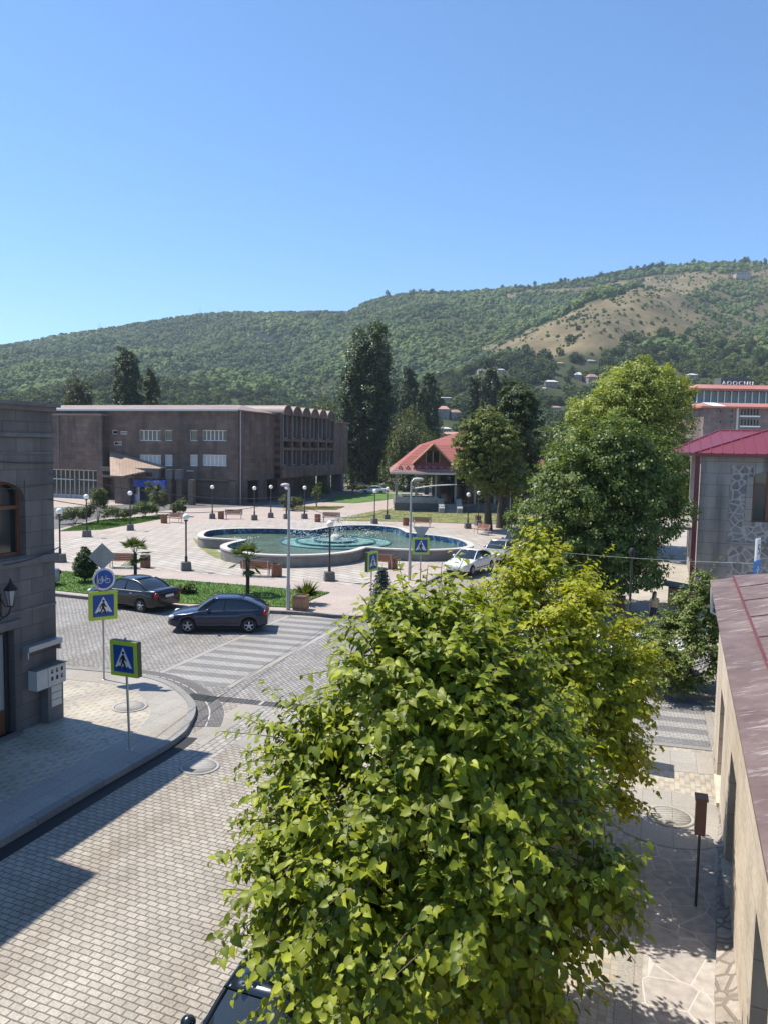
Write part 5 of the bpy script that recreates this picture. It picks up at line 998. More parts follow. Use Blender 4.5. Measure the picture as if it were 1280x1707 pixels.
t = thing('street_post', 'dark green curved post in front of the brown facade', 'post', at(335,838,ZP)); zz = 4.2
MB().tube([(0,0,0),(0,0,zz-.4),(-.3,0,zz-.05),(-1.4,0,zz+.05)], [.1,.09,.08,.06], 8).build('pole', mat('dark green paint',(.02,.05,.035),.5), t); MB().box((-1.3,0,zz-.02),(1.0,.3,.12)).build('lamp_head', M['cabinet'], t)
# ==== the red roofed pavilion
PV = thing('pavilion', 'glazed pavilion with a big red tiled roof, triangular dormer and entrance steps', 'pavilion', (0,0,0))
M['pvpost'] = mat('grey pavilion posts', (.24,.235,.22), .6, .1, 4); M['redtile'] = pavers('red metal roof tiles', (.37,.11,.088), (.32,.09,.075), (.24,.07,.06), 9.0, .42, rz=0, gap=.05, bump=.5, offset=0, big=(.9,1.1))
M['redfade'] = pavers('faded red roof edge', (.4,.19,.16), (.34,.16,.14), (.22,.1,.09), .7, .4, rz=0, gap=.04, bump=.4)
pc = at(656,846,0); wp = Wall((0.95,93.0), Vector((1,0,0)), Vector((0,-1,0))); EV = wp.hit(652,787)[1]; WD, DP = 19.0, 17.0
o_ = wp.hit(650,787)[0]; Ry = wp.hit(700,741,-4.2)[1]; Az = atY(783,717,101.5).z; ax_ = wp.hit(783,717,-8.5)[0]
def pv(a, d, z): return wp.P(o_+a, z, d)
kx = (ax_-o_); WD = 2*kx; b = MB()
lip = .75
e = [pv(0,0,EV), pv(WD,0,EV), pv(WD,-DP,EV), pv(0,-DP,EV)]; k1 = [pv(.9,-.9,EV+lip), pv(WD-.9,-.9,EV+lip), pv(WD-.9,-DP+.9,EV+lip), pv(.9,-DP+.9,EV+lip)]
k2 = [pv(4.0,-4.2,Ry), pv(WD-4.0,-4.2,Ry), pv(WD-4.0,-DP+4.2,Ry), pv(4.0,-DP+4.2,Ry)]; ap = [pv(kx-.5,-8.5,Az), pv(kx+.5,-8.5,Az)]
fl = [4,5,6,7]; b2 = MB(); b2.add(e+k1, [(0,1,5,4),(1,2,6,5),(2,3,7,6),(3,0,4,7)]); b2.build('roof_edge', M['redfade'], PV)
b.add(k1+k2, [(0,1,5,4),(1,2,6,5),(2,3,7,6),(3,0,4,7)]); b.add(k2+ap, [(0,1,5,4),(1,2,5),(2,3,4,5),(3,0,4)]); b.build('roof', M['redtile'], PV)
b = MB()
for i in range(22):
    a_ = 1.0+i*(WD-2)/21; b.tube([pv(a_,-.5,EV+.42), pv(a_+.25,-.5,EV+.75)], .07, 4); b.tube([pv(a_+.25,-.5,EV+.75), pv(a_+.5,-.5,EV+.42)], .07, 4)
tag(b.build('snow_guard', M['maroon'], PV))
b = MB(); wp.slab(b, o_, o_+WD, EV-.22, EV, -.15, 0); wp.slab(b, o_, o_+.15, EV-.22, EV, -DP, -.15); b.build('fascia', M['cabinet'], PV)
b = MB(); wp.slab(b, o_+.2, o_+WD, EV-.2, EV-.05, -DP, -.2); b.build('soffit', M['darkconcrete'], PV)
# dormer
d0, d1, dm = wp.hit(692,772,-.9)[0], wp.hit(749,772,-.9)[0], wp.hit(722,742,-.9)[0]; zb_, zt_ = wp.hit(720,772,-.9)[1], wp.hit(722,742,-.9)[1]
def dp(a, z, d): return wp.P(a, z, d)
b = MB(); back = -4.6; ov = .35
b.add([dp(d0-ov,zb_-.1,-.6), dp(dm,zt_+.15,-.6), dp(dm,zt_+.15,back), dp(d0-ov,zb_-.1,back)], [(0,1,2,3)]); b.add([dp(d1+ov,zb_-.1,-.6), dp(dm,zt_+.15,-.6), dp(dm,zt_+.15,back), dp(d1+ov,zb_-.1,back)], [(0,1,2,3)]); dr_ = b.build('dormer', M['redtile'], PV)
b = MB(); b.add([dp(d0,zb_,-1.5), dp(d1,zb_,-1.5), dp(dm,zt_,-1.5)], [(0,1,2)]); b.build('gable', M['woodwin'], dr_)
b = MB(); wv = (d1-d0)*.2; b.add([dp(dm-wv,zb_+.1,-1.42), dp(dm+wv,zb_+.1,-1.42), dp(dm+wv,zb_+1.4,-1.42), dp(dm-wv,zb_+1.4,-1.42)], [(0,1,2,3)]); b.build('pane', M['glass'], dr_)
b = MB(); 
for q in (-1,0,1): wp.slab(b, dm+q*wv-.06, dm+q*wv+.06, zb_, zb_+1.45, -1.42, -1.36)
b.build('mullion', M['woodpale'], dr_)
b = MB()
for (p0, p1) in ((d0-ov, dm), (d1+ov, dm)): b.tube([dp(p0,zb_-.12,-.58), dp(p1,zt_+.13,-.58)], .13, 4)
b.build('bargeboard', M['woodpale'], dr_)
b = MB(); wp.slab(b, ax_-1.0, ax_+1.0, Az-.9, Az+.12, -9.4, -7.6); b.build('roof_vent', M['maroon'], PV)
FZ = 1.1; b = MB(); wp.slab(b, o_+.6, o_+WD-.6, 0, FZ, -DP+1, -.9); b.build('base', M['darkconcrete'], PV)
for i in range(9):
    a_ = o_+.8+i*(WD-1.6)/8; b = MB(); wp.slab(b, a_-.12, a_+.12, FZ, EV-.2, -1.3, -1.06); b.build('column', M['pvpost'], PV)
for i in range(7):
    b = MB(); wp.slab(b, o_+.8, o_+1.0, FZ, EV-.2, -3-2*i, -2.8-2*i); b.build('column', M['pvpost'], PV)
b = MB(); wp.slab(b, o_+6, o_+WD-1, FZ, EV-.2, -DP+2, -2.6); b.build('wall', M['darkconcrete'], PV)
for i in range(6):
    a_ = o_+6.1+i*2.1; f = MB(); wp.slab(f, a_, a_+.12, FZ, EV-.3, -2.6, -2.5); wp.slab(f, a_+1.9, a_+2.02, FZ, EV-.3, -2.6, -2.5); wp.slab(f, a_+.12, a_+1.9, FZ+2.2, FZ+2.32, -2.6, -2.5); fo = f.build('window', M['woodwin'], PV); g_ = MB(); wp.slab(g_, a_+.1, a_+1.95, FZ+.1, EV-.3, -2.58, -2.54); g_.build('pane', M['glass'], fo)
b = MB(); wp.slab(b, o_+.8, o_+6, FZ, FZ+.75, -1.2, -1.0); wp.slab(b, o_+.8, o_+1.0, FZ, FZ+.75, -DP+2, -1.2); b.build('parapet', M['concrete'], PV)
s0, s1 = wp.hit(736,850,2)[0], wp.hit(766,850,2)[0]
for k in range(6):
    b = MB(); wp.slab(b, s0+.3, s1-.3, k*.18-.02, (k+1)*.18, -.9, 1.6-k*.4); b.build('step', M['concrete'], PV)
for a_ in (s0-.3, s1-.3):
    b = MB(); vs = []
    for q in (a_, a_+.65): vs += [wp.P(q,-.02,1.9), wp.P(q,.75,1.8), wp.P(q,1.75,-.3), wp.P(q,1.75,-.9), wp.P(q,-.02,-.9)]
    b.add(vs, [(4,3,2,1,0),(5,6,7,8,9)]+[(i,(i+1)%5,5+(i+1)%5,5+i) for i in range(5)]); b.build('cheek_wall', M['concrete'], PV)
b = MB(); a_ = wp.hit(722,800,.3)[0]; b.tube([wp.P(o_+3,3.0,.6), wp.P(o_+5,3.35,.8), wp.P(o_+8,3.55,.6)], .07, 5); b.build('awning_tube', M['white'], PV)
# a few pale tables on the terrace
for i in range(5):
    p = wp.P(o_+2.0+(i%3)*1.7, FZ, -3.2-(i//3)*2.5); t = thing('terrace_table', ['white table at the corner of the pavilion terrace','white table on the pavilion terrace, second from its corner','white table on the pavilion terrace beside the glazed wall','white table in the back row of the pavilion terrace, left','white table in the back row of the pavilion terrace, right'][i], 'table', p, 0, 'white tables on the pavilion terrace')
    MB().box((0,0,.76),(1.1,.8,.05)).build('tabletop', M['white'], t); b = MB(); b.tube([(0,0,0),(0,0,.74)], .05, 6); b.box((0,0,.02),(.5,.5,.04)); b.build('pedestal', M['darksteel'], t)
# ==== far buildings on the right
M['coral'] = mat('coral red roof', (.4,.145,.105), .6, .1, .6, dirt=(.4,.22,.17), dscale=.2); M['curtainwall'] = glassmat('hotel glazing', (.05,.07,.075), .1)
M['hotelstone'] = blocks('purplish grey tuff', (.26,.2,.19), (.2,.155,.15), (.15,.12,.115), 1.2, .6, T, var=(.7,1.2), dirt=(.15,.11,.11), bigscale=.35)
HB = thing('hotel_building', 'big hotel block with a coral roof over a continuous glazed top floor', 'building', (0,0,0))
hY = 175.0; h0 = atY(1156,672,hY); wh = Wall((h0.x, h0.y), Vector((1,0,0)), Vector((0,-1,0))); ztop = atY(1200,648,hY).z; zbot = atY(1200,673,hY).z
b = MB(); wh.slab(b, .6, 44, 0, zbot, -16, -.3); b.build('wall', M['hotelstone'], HB)
b = MB(); wh.slab(b, .6, 44, zbot, ztop, -16, -.4); b.build('glazing', M['curtainwall'], HB)
for k in range(14):
    b = MB(); wh.slab(b, .6+k*1.55, .72+k*1.55+.06, zbot, ztop, -.4, -.1); b.build('mullion', M['white'], HB)
b = MB(); wh.slab(b, .6, 44, (zbot+ztop)/2+.3, (zbot+ztop)/2+.45, -.38, -.15); wh.slab(b, .4, 44, zbot-.25, zbot+.05, -.5, .1); b.build('transom', M['coral'], HB)
b = MB(); zr_ = atY(1200,638,hY).z; b.add([wh.P(-.6,ztop,.8), wh.P(45,ztop,.8), wh.P(42,zr_,-5), wh.P(2.5,zr_,-5)], [(0,1,2,3)]); b.add([wh.P(-.6,ztop,.8), wh.P(2.5,zr_,-5), wh.P(2.5,zr_,-12), wh.P(-.6,ztop,-16)], [(0,1,2,3)]); wh.slab(b, -.6, 45, ztop-.5, ztop-.01, -16, .8); b.build('roof', M['coral'], HB)
b = MB(); a_ = wh.hit(1201,636,-8)[0]; wh.slab(b, a_, a_+6.5, zr_-.2, atY(1220,624,hY).z, -12, -8); b.build('roof_room', M['darkconcrete'], HB)
cu = bpy.data.curves.new('sign', 'FONT'); cu.body = 'AOOCNU'; cu.size = 1.35; cu.extrude = .1; cu.space_character = 1.35; tmp = bpy.data.objects.new('tmp', cu); COL.objects.link(tmp); bpy.context.view_layer.update()
me = bpy.data.meshes.new_from_object(tmp.evaluated_get(bpy.context.evaluated_depsgraph_get())); bpy.data.objects.remove(tmp); o = bpy.data.objects.new('roof_sign', me); COL.objects.link(o); me.materials.clear(); me.materials.append(M['white'])
a_ = wh.hit(1203,636,-4.6)[0]; o.location = wh.P(a_, zr_-.1, -4.6); o.rotation_euler = (R(90),0,0); o.parent = HB
AB = thing('office_building', 'grey tuff office block with a coral roof that has one white patch', 'building', (0,0,0))
aY = 118.0; a0_ = atY(1172,700,aY); wa_ = Wall((a0_.x,a0_.y), Vector((1,0,0)), Vector((0,-1,0))); zt2 = atY(1220,678,aY).z; zr2 = atY(1220,669,aY).z
ho = []
for y0, y1 in ((692,682),(709,699)):
    for k in range(6): s_, z_ = wa_.hit(1233+k*5.3, y0); ho.append((s_, s_+.34, z_, wa_.hit(1233,y1)[1]))
for x0, y0 in ((1192,687),(1211,687),(1211,696),(1211,705),(1192,705)): s_, z_ = wa_.hit(x0,y0); ho.append((s_, s_+.85, z_, z_+.35))
b = MB(); wa_.holed(b, 0, 30, 0, zt2, ho, .25); b.quad(wa_.P(0,0), wa_.P(0,zt2), wa_.P(0,zt2,-14), wa_.P(0,0,-14)); b.build('wall', M['hotelstone'], AB)
for h in ho: f = MB(); wa_.slab(f, h[0], h[1], h[2], h[3], -.28, -.2); f.build('window', M['glass'], AB)
s_ = wa_.hit(1226,700)[0]; b = MB(); wa_.slab(b, s_, s_+.3, 0, zt2, 0, .15); b.build('drainpipe', M['cabinet'], AB)
b = MB()
for y0 in (692,709): s_, z_ = wa_.hit(1232,y0); wa_.slab(b, s_, s_+3.1, z_-.25, z_-.05, 0, .1)
b.build('sill', M['white'], AB)
b = MB(); b.add([wa_.P(-.7,zt2,.7), wa_.P(31,zt2,.7), wa_.P(30,zr2,-4), wa_.P(1.6,zr2,-4)], [(0,1,2,3)]); b.add([wa_.P(-.7,zt2,.7), wa_.P(1.6,zr2,-4), wa_.P(1.6,zr2,-8), wa_.P(-.7,zt2,-14)], [(0,1,2,3)]); wa_.slab(b, -.7, 31, zt2-.25, zt2-.01, -14, .7); b.build('roof', M['coral'], AB)
b = MB(); p = [lerp3(wa_.P(-.7,zt2,.7), wa_.P(1.6,zr2,-4), f) for f in (.02,.98)]; q = lambda a, f: (a_0[0]+a, lerp3(wa_.P(-.7,zt2,.7), wa_.P(1.6,zr2,-4), f)[1], lerp3(wa_.P(-.7,zt2,.7), wa_.P(1.6,zr2,-4), f)[2]+.02); a_0 = wa_.P(wa_.hit(1186,675)[0], 0)
b.add([q(0,.02), q(2.0,.02), q(2.0,.98), q(0,.98)], [(0,1,2,3)]); b.build('white_roof_sheet', M['white'], AB)
# ==== small houses on the lower slope
M['hroofR'] = mat('faded red house roof', (.4,.22,.17), .7, .15, .7); M['hroofW'] = mat('pale sheet house roof', (.6,.57,.53), .6, .1, .7); M['hwall'] = mat('grey house wall', (.27,.235,.22), .85, .15, .6); M['hwall2'] = mat('plaster house wall', (.42,.36,.31), .85, .12, .6)
HS = [(737,697,24,20,'hwall','hroofR',2,'grey two storey house with small dark windows seen right of the close poplars'),(758,700,17,17,'hwall','hroofR',2,'grey house wing directly right of the two storey house by the poplars'),(741,722,18,10,'hwall2','hroofW',1,'low house with a domed pale roof below the grey house wing'),(752,735,38,15,'hwall2','hroofR',1,'house with a long flat red roof right behind the pavilion'),
      (742,668,27,6,'hwall2','hroofW',1,'long white roofed shed above the grey two storey house'),(917,645,22,11,'hwall','hroofW',2,'pale hipped roof house alone among the trees of the slope'),(906,651,7,5,'hwall2','hroofW',1,'small pale annex just below the pale hipped roof house'),(932,611,13,7,'hwall','hroofR',1,'small house highest on the slope, left of the white shed'),(983,606,15,6,'hwall2','hroofW',1,'white shed high on the slope below the bare ground'),
      (962,636,13,15,'hwall','hroofW',2,'grey upright house, left one of a pair behind the light green tree'),(985,642,17,18,'hwall','hroofR',2,'grey upright house, right one of a pair behind the light green tree'),(926,686,15,9,'hwall2','hroofR',1,'little red roofed house between the dark plane tree and the light green tree'),(858,690,14,10,'hwall2','hroofR',1,'orange roofed house showing right of the dark poplar clump'),
      (1030,620,20,8,'hwall2','hroofW',1,'pale roofed house just above the light green tree top'),(1152,632,16,9,'hwall','hroofW',1,'house with a pale roof above the left end of the hotel'),(800,622,10,6,'hwall2','hroofW',1,'white roof glinting above the dark poplar clump, left one'),(834,621,12,6,'hwall2','hroofW',1,'white roof glinting above the dark poplar clump, right one'),(747,622,9,5,'hwall2','hroofW',1,'white roof on the slope above the close poplars'),(512,673,17,8,'hwall2','hroofW',1,'pale roofed house showing above the vaults of the civic building'),(1235,460,24,6,'hwall2','hroofW',1,'long pale building on the top of the ridge at the right edge')]
for x, y, pw, ph, mw, mr, st, lab in HS:
    Y = 225.0
    while Y < 1250 and float(terr(np.array([float(x)]), np.array([Y]))[0]) < atY(x, y, Y).z: Y += 4
    p = atY(x, y, Y); wd = pw/F*Y*.95; hh = ph/F*Y*.72
    t = thing('hill_house', lab, 'house', (p.x, p.y, p.z), random.uniform(-.25,.25), 'houses on the lower slope'); hw_, dp_ = wd/2, wd*.36
    b = MB(); b.box((0,0,hh/2-3),(wd,wd*.72,hh+6)); b.build('wall', M[mw], t); b = MB(); o2 = wd*.05; rh = ph/F*Y*.28; rl = wd*.26
    b.add([(-hw_-o2,-dp_-o2,hh),(hw_+o2,-dp_-o2,hh),(hw_+o2,dp_+o2,hh),(-hw_-o2,dp_+o2,hh),(-rl,0,hh+rh),(rl,0,hh+rh)], [(0,1,5,4),(1,2,5),(2,3,4,5),(3,0,4),(3,2,1,0)]); b.build('roof', M[mr], t)
    for f_ in range(st):
        for k in range(4 if pw > 14 else 2):
            b = MB(); b.box((-wd*.34+k*wd*(.225 if pw > 14 else .6), -dp_-.01, hh*(.35 if st == 1 else .24+.45*f_)),(wd*.09,.08,hh*(.4 if st == 1 else .25))); b.build('window', M['glass'], t)
HOUSES = [(x, y, pw, ph) for x, y, pw, ph, *_ in HS]
# ---------------------------------------------------------------- the fountain
FT = thing('fountain', 'lobed stone fountain basin with turquoise water, dark blue tiles and ringed centre', 'fountain', (0,0,ZP))
WH = .8
def zf1(x, y): return (310+x/5.12, 840+y/5.12)
def zf2(x, y): return (540+x/4.923, 840+y/4.923)
segs = [[zf1(470,306),zf1(300,297),zf1(180,290),zf1(120,280),zf1(104,262),zf1(130,236),zf1(200,219),zf1(350,208),zf1(560,204),zf1(800,206),zf1(950,213),zf1(1050,219)],
        [zf1(1050,219),zf2(40,183),zf2(90,177),zf2(200,171),zf2(400,172),zf2(550,184),zf2(650,200),zf2(715,232)],
        [zf2(715,232),zf2(870,249),zf2(1000,264),zf2(1100,280),zf2(1190,309),zf2(1224,335),zf2(1200,352),zf2(1100,367),zf2(900,376),zf2(700,374),zf2(500,366),zf2(420,359),zf2(345,354)],
        [zf2(345,354),zf2(300,371),zf2(200,394),zf2(0,413),zf1(870,438),zf1(650,431),zf1(500,416),zf1(400,400),zf1(325,381),zf1(298,360),zf1(330,338),zf1(400,319),zf1(470,306)]]
outer = []
for s in segs: P = [at(x, y, ZP+WH) for x, y in s]; q = smooth_poly(P, 5, closed=False); outer += q[:-1]
ar = sum(outer[i-1].x*outer[i].y-outer[i].x*outer[i-1].y for i in range(len(outer)))
if ar < 0: outer.reverse()
def inset(P, d):
    n = len(P); out = []
    for i in range(n):
        a, b, c = P[i-2], P[i], P[(i+2) % n]; t = (c-a); t.z = 0; t.normalize(); out.append(Vector((b.x-t.y*d, b.y+t.x*d, 0)))
    return out
inner = inset(outer, .5); inner2 = inset(outer, .44)
M['rim'] = mat('pale stone rim', (.5,.46,.41), .7, .1, 3, bump=.2)
b = MB(); n = len(outer); b.grid([[(p.x,p.y,-.05) for p in outer],[(p.x,p.y,WH-.1) for p in outer]], smooth=False, close=True); b.build('basin_wall', mat('grey basin stone', (.21,.2,.185), .85, .2, 1.5, bump=.3, bscale=8, dirt=(.14,.13,.125)), FT)
b = MB().ring(inset(outer,-.04), inner2, WH-.1, WH); b.build('rim', M['rim'], FT)
M['bluetile'] = pavers('dark blue mosaic tiles', (.015,.06,.16), (.01,.035,.1), (.03,.07,.12), .12, .12, rz=0, gap=.01, bump=.2, offset=0); 
m, t_, bb, N, L = nt('dark blue pool tiles'); bb.inputs['Roughness'].default_value = .25
g_ = N('ShaderNodeTexCoord'); v_ = N('ShaderNodeTexVoronoi'); v_.inputs['Scale'].default_value = 5; L(g_.outputs['Object'], v_.inputs['Vector']); sx = N('ShaderNodeSeparateXYZ'); L(v_.outputs['Color'], sx.inputs[0]); r1 = N('ShaderNodeValToRGB'); setramp(r1, [(0,(.01,.03,.09)),(.6,(.015,.07,.17)),(.85,(.03,.12,.22)),(1,(.2,.32,.4))]); L(sx.outputs['X'], r1.inputs['Fac']); L(r1.outputs['Color'], bb.inputs['Base Color']); M['bluetile'] = m
b = MB(); b.grid([[(p.x,p.y,WH-.01) for p in inner],[(p.x,p.y,0) for p in inner]], smooth=False, close=True); b.build('basin_lining', M['bluetile'], FT)
m, t_, bb, N, L = nt('turquoise fountain water'); bb.inputs['Roughness'].default_value = .08; bb.inputs['Specular IOR Level'].default_value = .6
g_ = N('ShaderNodeTexCoord'); n1 = N('ShaderNodeTexNoise'); n1.inputs['Scale'].default_value = .35; n1.inputs['Detail'].default_value = 6; L(g_.outputs['Object'], n1.inputs['Vector']); r1 = N('ShaderNodeValToRGB'); setramp(r1, [(.3,(.085,.115,.06)),(.5,(.12,.17,.1)),(.7,(.15,.23,.165))]); L(n1.outputs['Fac'], r1.inputs['Fac']); L(r1.outputs['Color'], bb.inputs['Base Color'])
n2 = N('ShaderNodeTexNoise'); n2.inputs['Scale'].default_value = 5; n2.inputs['Detail'].default_value = 4; L(g_.outputs['Object'], n2.inputs['Vector']); bp = N('ShaderNodeBump'); bp.inputs['Strength'].default_value = .6; bp.inputs['Distance'].default_value = .06; L(n2.outputs['Fac'], bp.inputs['Height']); L(bp.outputs['Normal'], bb.inputs['Normal']); M['water'] = m
b = MB(); b.add([(p.x,p.y,.36) for p in inner], [tuple(range(n))]); b.build('water', M['water'], FT)
fc = at(560,905,ZP+.3); M['foam'] = mat('churned pale water', (.17,.31,.26), .25, .5, 1.6, bump=.8, bscale=9); M['rimblue'] = mat('blue ring tiles', (.03,.1,.13), .3, .3, 6)
for r_, h_ in ((4.3,.42),(3.1,.5),(1.7,.6)):
    b = MB(); b.lathe([(r_,.2),(r_,h_),(r_-.14,h_),(r_-.14,.2)], 56, (fc.x,fc.y,0), smooth=False); rg = b.build('ring_step', M['rimblue'], FT)
    b = MB(); b.lathe([(r_-.13,h_-.05),(.01,h_-.05)], 56, (fc.x,fc.y,0)); b.build('churned_water', M['foam'], rg)
b = MB(); b.lathe([(.5,.2),(.45,.75),(.25,.95),(.05,1.0)], 20, (fc.x,fc.y,0)); b.build('nozzle', M['rim'], FT)
M['spray'] = leafmat('water drop', (.75,.8,.82), (.9,.92,.95), .5, .1, (1,1,1))
RNG = np.random.default_rng(3); C = []
for k in range(64):
    a = 2*PI*k/64; r0 = 4.0; v = 1.1+.25*RNG.random()
    for j in range(12): tt = RNG.random(); rr = r0-(2.2*tt); C.append((fc.x+cos(a)*rr, fc.y+sin(a)*rr, .45+v*2.6*tt*(1-tt)*1.0))
for k in range(260): a = RNG.uniform(0,6.28); rr = 1.2*RNG.random(); C.append((fc.x+cos(a)*rr, fc.y+sin(a)*rr, .6+RNG.random()*1.6*(1-rr/1.3)))
lob = [at(*zf1(850,235),ZP), at(*zf1(980,245),ZP), at(*zf2(60,205),ZP), at(*zf2(200,195),ZP)]
for q in lob:
    for k in range(120): tt = RNG.random(); C.append((q.x+RNG.normal(0,.5)+(fc.x-q.x)*.2*tt, q.y+RNG.normal(0,.3)+(fc.y-q.y)*.2*tt, .4+2.6*tt*(1-tt)*1.3))
for q in (at(*zf1(250,262),ZP), at(*zf1(430,375),ZP), at(*zf1(520,370),ZP), at(*zf2(640,290),ZP)):
    for k in range(70): tt = RNG.random(); C.append((q.x+RNG.normal(0,.45), q.y+RNG.normal(0,.25), .4+1.6*tt*(1-tt)))
C = np.array(C); V, Q = leaves(C, unit(len(C)), unit(len(C)), RNG.uniform(.04,.11,len(C)))
sp = np_mesh('spray', V, Q, M['spray'], FT); sp['kind'] = 'stuff'
# ---------------------------------------------------------------- lamps, benches, bins
LG = 'globe lamps around the plaza'
def globe_lamp(label, p, h=3.3):
    t = thing('globe_lamp', label, 'lamp', p, 0, LG); b = MB(); b.box((0,0,.26),(.62,.62,.54),top=.86); b.build('plinth', M['darkconcrete'], t)
    b = MB(); b.tube([(0,0,.5),(0,0,.9)], .085, 10); b.tube([(0,0,.9),(0,0,h-.24)], .052, 10); b.lathe([(.05,h-.3),(.13,h-.24),(.13,h-.2),(.05,h-.2)], 12); b.build('pole', M['darksteel'], t)
    MB().ball((0,0,h), .205, 18).build('globe', M['globe'], t); return t
lamp = globe_lamp('globe lamp leftmost, close beside the dark stone building', at(101,937,ZP))
for x, y, lab in ((145.5,895,'globe lamp in front of the shaded glazed block, by the slim sapling'),(218,884,'globe lamp in front of the blue doorway'),(311,951,'globe lamp on the near pavers left of the fountain'),(549.5,968,'globe lamp nearest the camera in front of the fountain'),
    (354.5,864.6,'globe lamp left of the small bench behind the fountain'),(424.5,867,'globe lamp against the first opening under the civic building'),(452,863,'globe lamp against the second opening under the civic building, left of the near street lamp'),(478,865,'globe lamp half hidden behind the near street lamp pole'),(508,864.6,'globe lamp right behind the near street lamp, beside the round shrub'),
    (624,873,'globe lamp at the plaza edge in front of the dry lawn, left of a pair'),(645,866,'globe lamp on the dry lawn beside the pavilion corner, right of a pair'),(779,881,'globe lamp under the leafy plane tree, left one'),(796,876,'globe lamp under the leafy plane tree, right one')):
    dup(lamp, at(x, y, ZP), random.uniform(0,.4), lab)
t = thing('lamp_post', 'slim black post with a small dark lamp head, left of the woman', 'lamp', at(1047,1056,ZP)); b = MB(); b.tube([(0,0,-.02),(0,0,3.3)], [.06,.045], 10); b.lathe([(.09,0),(.09,.25),(.06,.3)], 10); b.build('pole', M['darksteel'], t); MB().lathe([(.05,3.25),(.12,3.35),(.14,3.6),(.05,3.7)], 10).build('lamp_head', M['black'], t)
SG = 'tall steel street lamps'
def street_lamp(label, p, rz):
    t = thing('street_lamp', label, 'street lamp', p, rz, SG); b = MB(); b.tube([(0,0,-.02),(0,0,1.2)], [.1,.095], 12); b.tube([(0,0,1.2),(0,0,5.8)], [.075,.055], 12); b.tube([(0,0,5.75),(.12,0,5.9),(.25,0,5.93)], .045, 8); b.build('pole', M['steel'], t)
    b = MB(); rows = []
    for k in range(9):
        f = k/8; w_ = .17*math.sin(PI*min(1,max(.06,f*.86+.1)))**.6; hh = .085*math.sin(PI*min(1,max(.06,f*.86+.1)))**.6; rows.append([(.1+f*.62, w_*cos(2*PI*j/12), 5.94+hh*sin(2*PI*j/12)) for j in range(12)])
    b.grid(rows, close=True); b.add(rows[0][::-1], [tuple(range(12))]); b.add(rows[-1], [tuple(range(12))]); b.build('lamp_head', M['cabinet'], t)
    MB().box((.45,0,5.868),(.36,.2,.02)).build('lens', M['paleglass'], t); return t
sl = street_lamp('tall grey street lamp standing on the lawn corner by the road', at(481,1017,ZP), R(-110))
dup(sl, at(682,967,ZP), R(10), 'tall grey street lamp beside the crossing sign in front of the fountain'); dup(sl, at(848,880,ZP), R(-5), 'tall pale street lamp in front of the taller dark plane tree')
BG = 'timber benches around the plaza'
def bench(label, p, rz):
    t = thing('park_bench', label, 'bench', p, rz, BG); b = MB()
    for k in range(4): b.box((0,-.2+k*.12,.45),(1.8,.1,.04))
    b.build('seat', M['wood'], t); b = MB(); Mx = Matrix.Rotation(R(-14),3,'X')
    for k in range(4): b.box((0,.27+k*.03,.56+k*.115),(1.8,.035,.1),M=Mx)
    b.build('backrest', M['wood'], t)
    for s in (-.75,.75):
        b = MB(); b.tube([(s,-.24,0),(s,-.2,.3),(s,-.22,.43)], .03, 6); b.tube([(s,.22,0),(s,.18,.3),(s,.24,.45),(s,.38,.95)], .03, 6); b.tube([(s,-.22,.42),(s,.24,.43)], .026, 6); b.tube([(s,-.22,.43),(s,-.26,.62),(s,.28,.65)], .024, 6); b.build('leg', M['cabinet'], t)
    return t
bn = bench('timber bench at the plaza corner in front of the feathery shrub', at(291,871,ZP), R(-25))
for x, y, a, lab in ((390,865,8,'timber bench facing the camera behind the fountain, right of a globe lamp'),(552,870,-4,'timber bench behind the fountain at the start of the dry lawn'),(206,946,180,'timber bench seen from behind, next to the palm by the black sedan'),(428,960,176,'timber bench seen from behind, next to the palm by the blue hatchback'),
    (638,947,150,'timber bench standing askew by the crossing signs'),(703,879,0,'timber bench beyond the fountain, behind the turned away triangle sign'),(801,891,-58,'timber bench turned sideways under the plane trees'),(1068,966,70,'dark bench on the sunny far pavement behind the woman')): dup(bn, at(x, y, ZP), R(a), lab)
NGp = 'slatted timber litter bins'
def bin_(label, p, rz=0):
    t = thing('litter_bin', label, 'bin', p, rz, NGp); b = MB()
    for k in range(16): a = k*PI/8; b.box((cos(a)*.3, sin(a)*.3, .42),(.02,.105,.72),rz=a)
    b.build('slats', M['wood'], t); b = MB(); b.lathe([(.28,.06),(.285,.72),(.27,.72),(.26,.1),(.001,.1)], 16); b.build('liner', M['darksteel'], t); b = MB(); b.lathe([(.3,.0),(.3,.06),(.001,.06)], 16); b.build('base', M['darksteel'], t); return t
bi = bin_('slatted bin left of the bench at the plaza corner', at(274,872,ZP))
for x, y, lab in ((369,865,'slatted bin left of the bench behind the fountain'),(530,870,'slatted bin left of the bench at the start of the dry lawn'),(243,946,'slatted bin beside the palm by the black sedan'),(462,961,'slatted bin beside the palm by the blue hatchback'),(654,948,'slatted bin beside the askew bench'),(676,876,'slatted bin left of the bench behind the triangle sign'),(838,876,'pale slatted bin at the foot of the plane trunks'),(796,872,'slatted bin on the dry lawn behind the sideways bench'),(1030,1020,'dark bin in the shade beside the trunk of the wide dark tree')): dup(bi, at(x, y, ZP), 0, lab)
t = thing('plant_tub', 'square timber plank tub at the tip of the lawn', 'planter', at(502,1016,ZP)); t.rotation_euler = (0,0,R(-14)); b = MB()
for k in range(5):
    for s in (-1,1): b.box((-.24+k*.12, s*.29, .36),(.112,.03,.68)); b.box((s*.29,-.24+k*.12,.36),(.03,.112,.68))
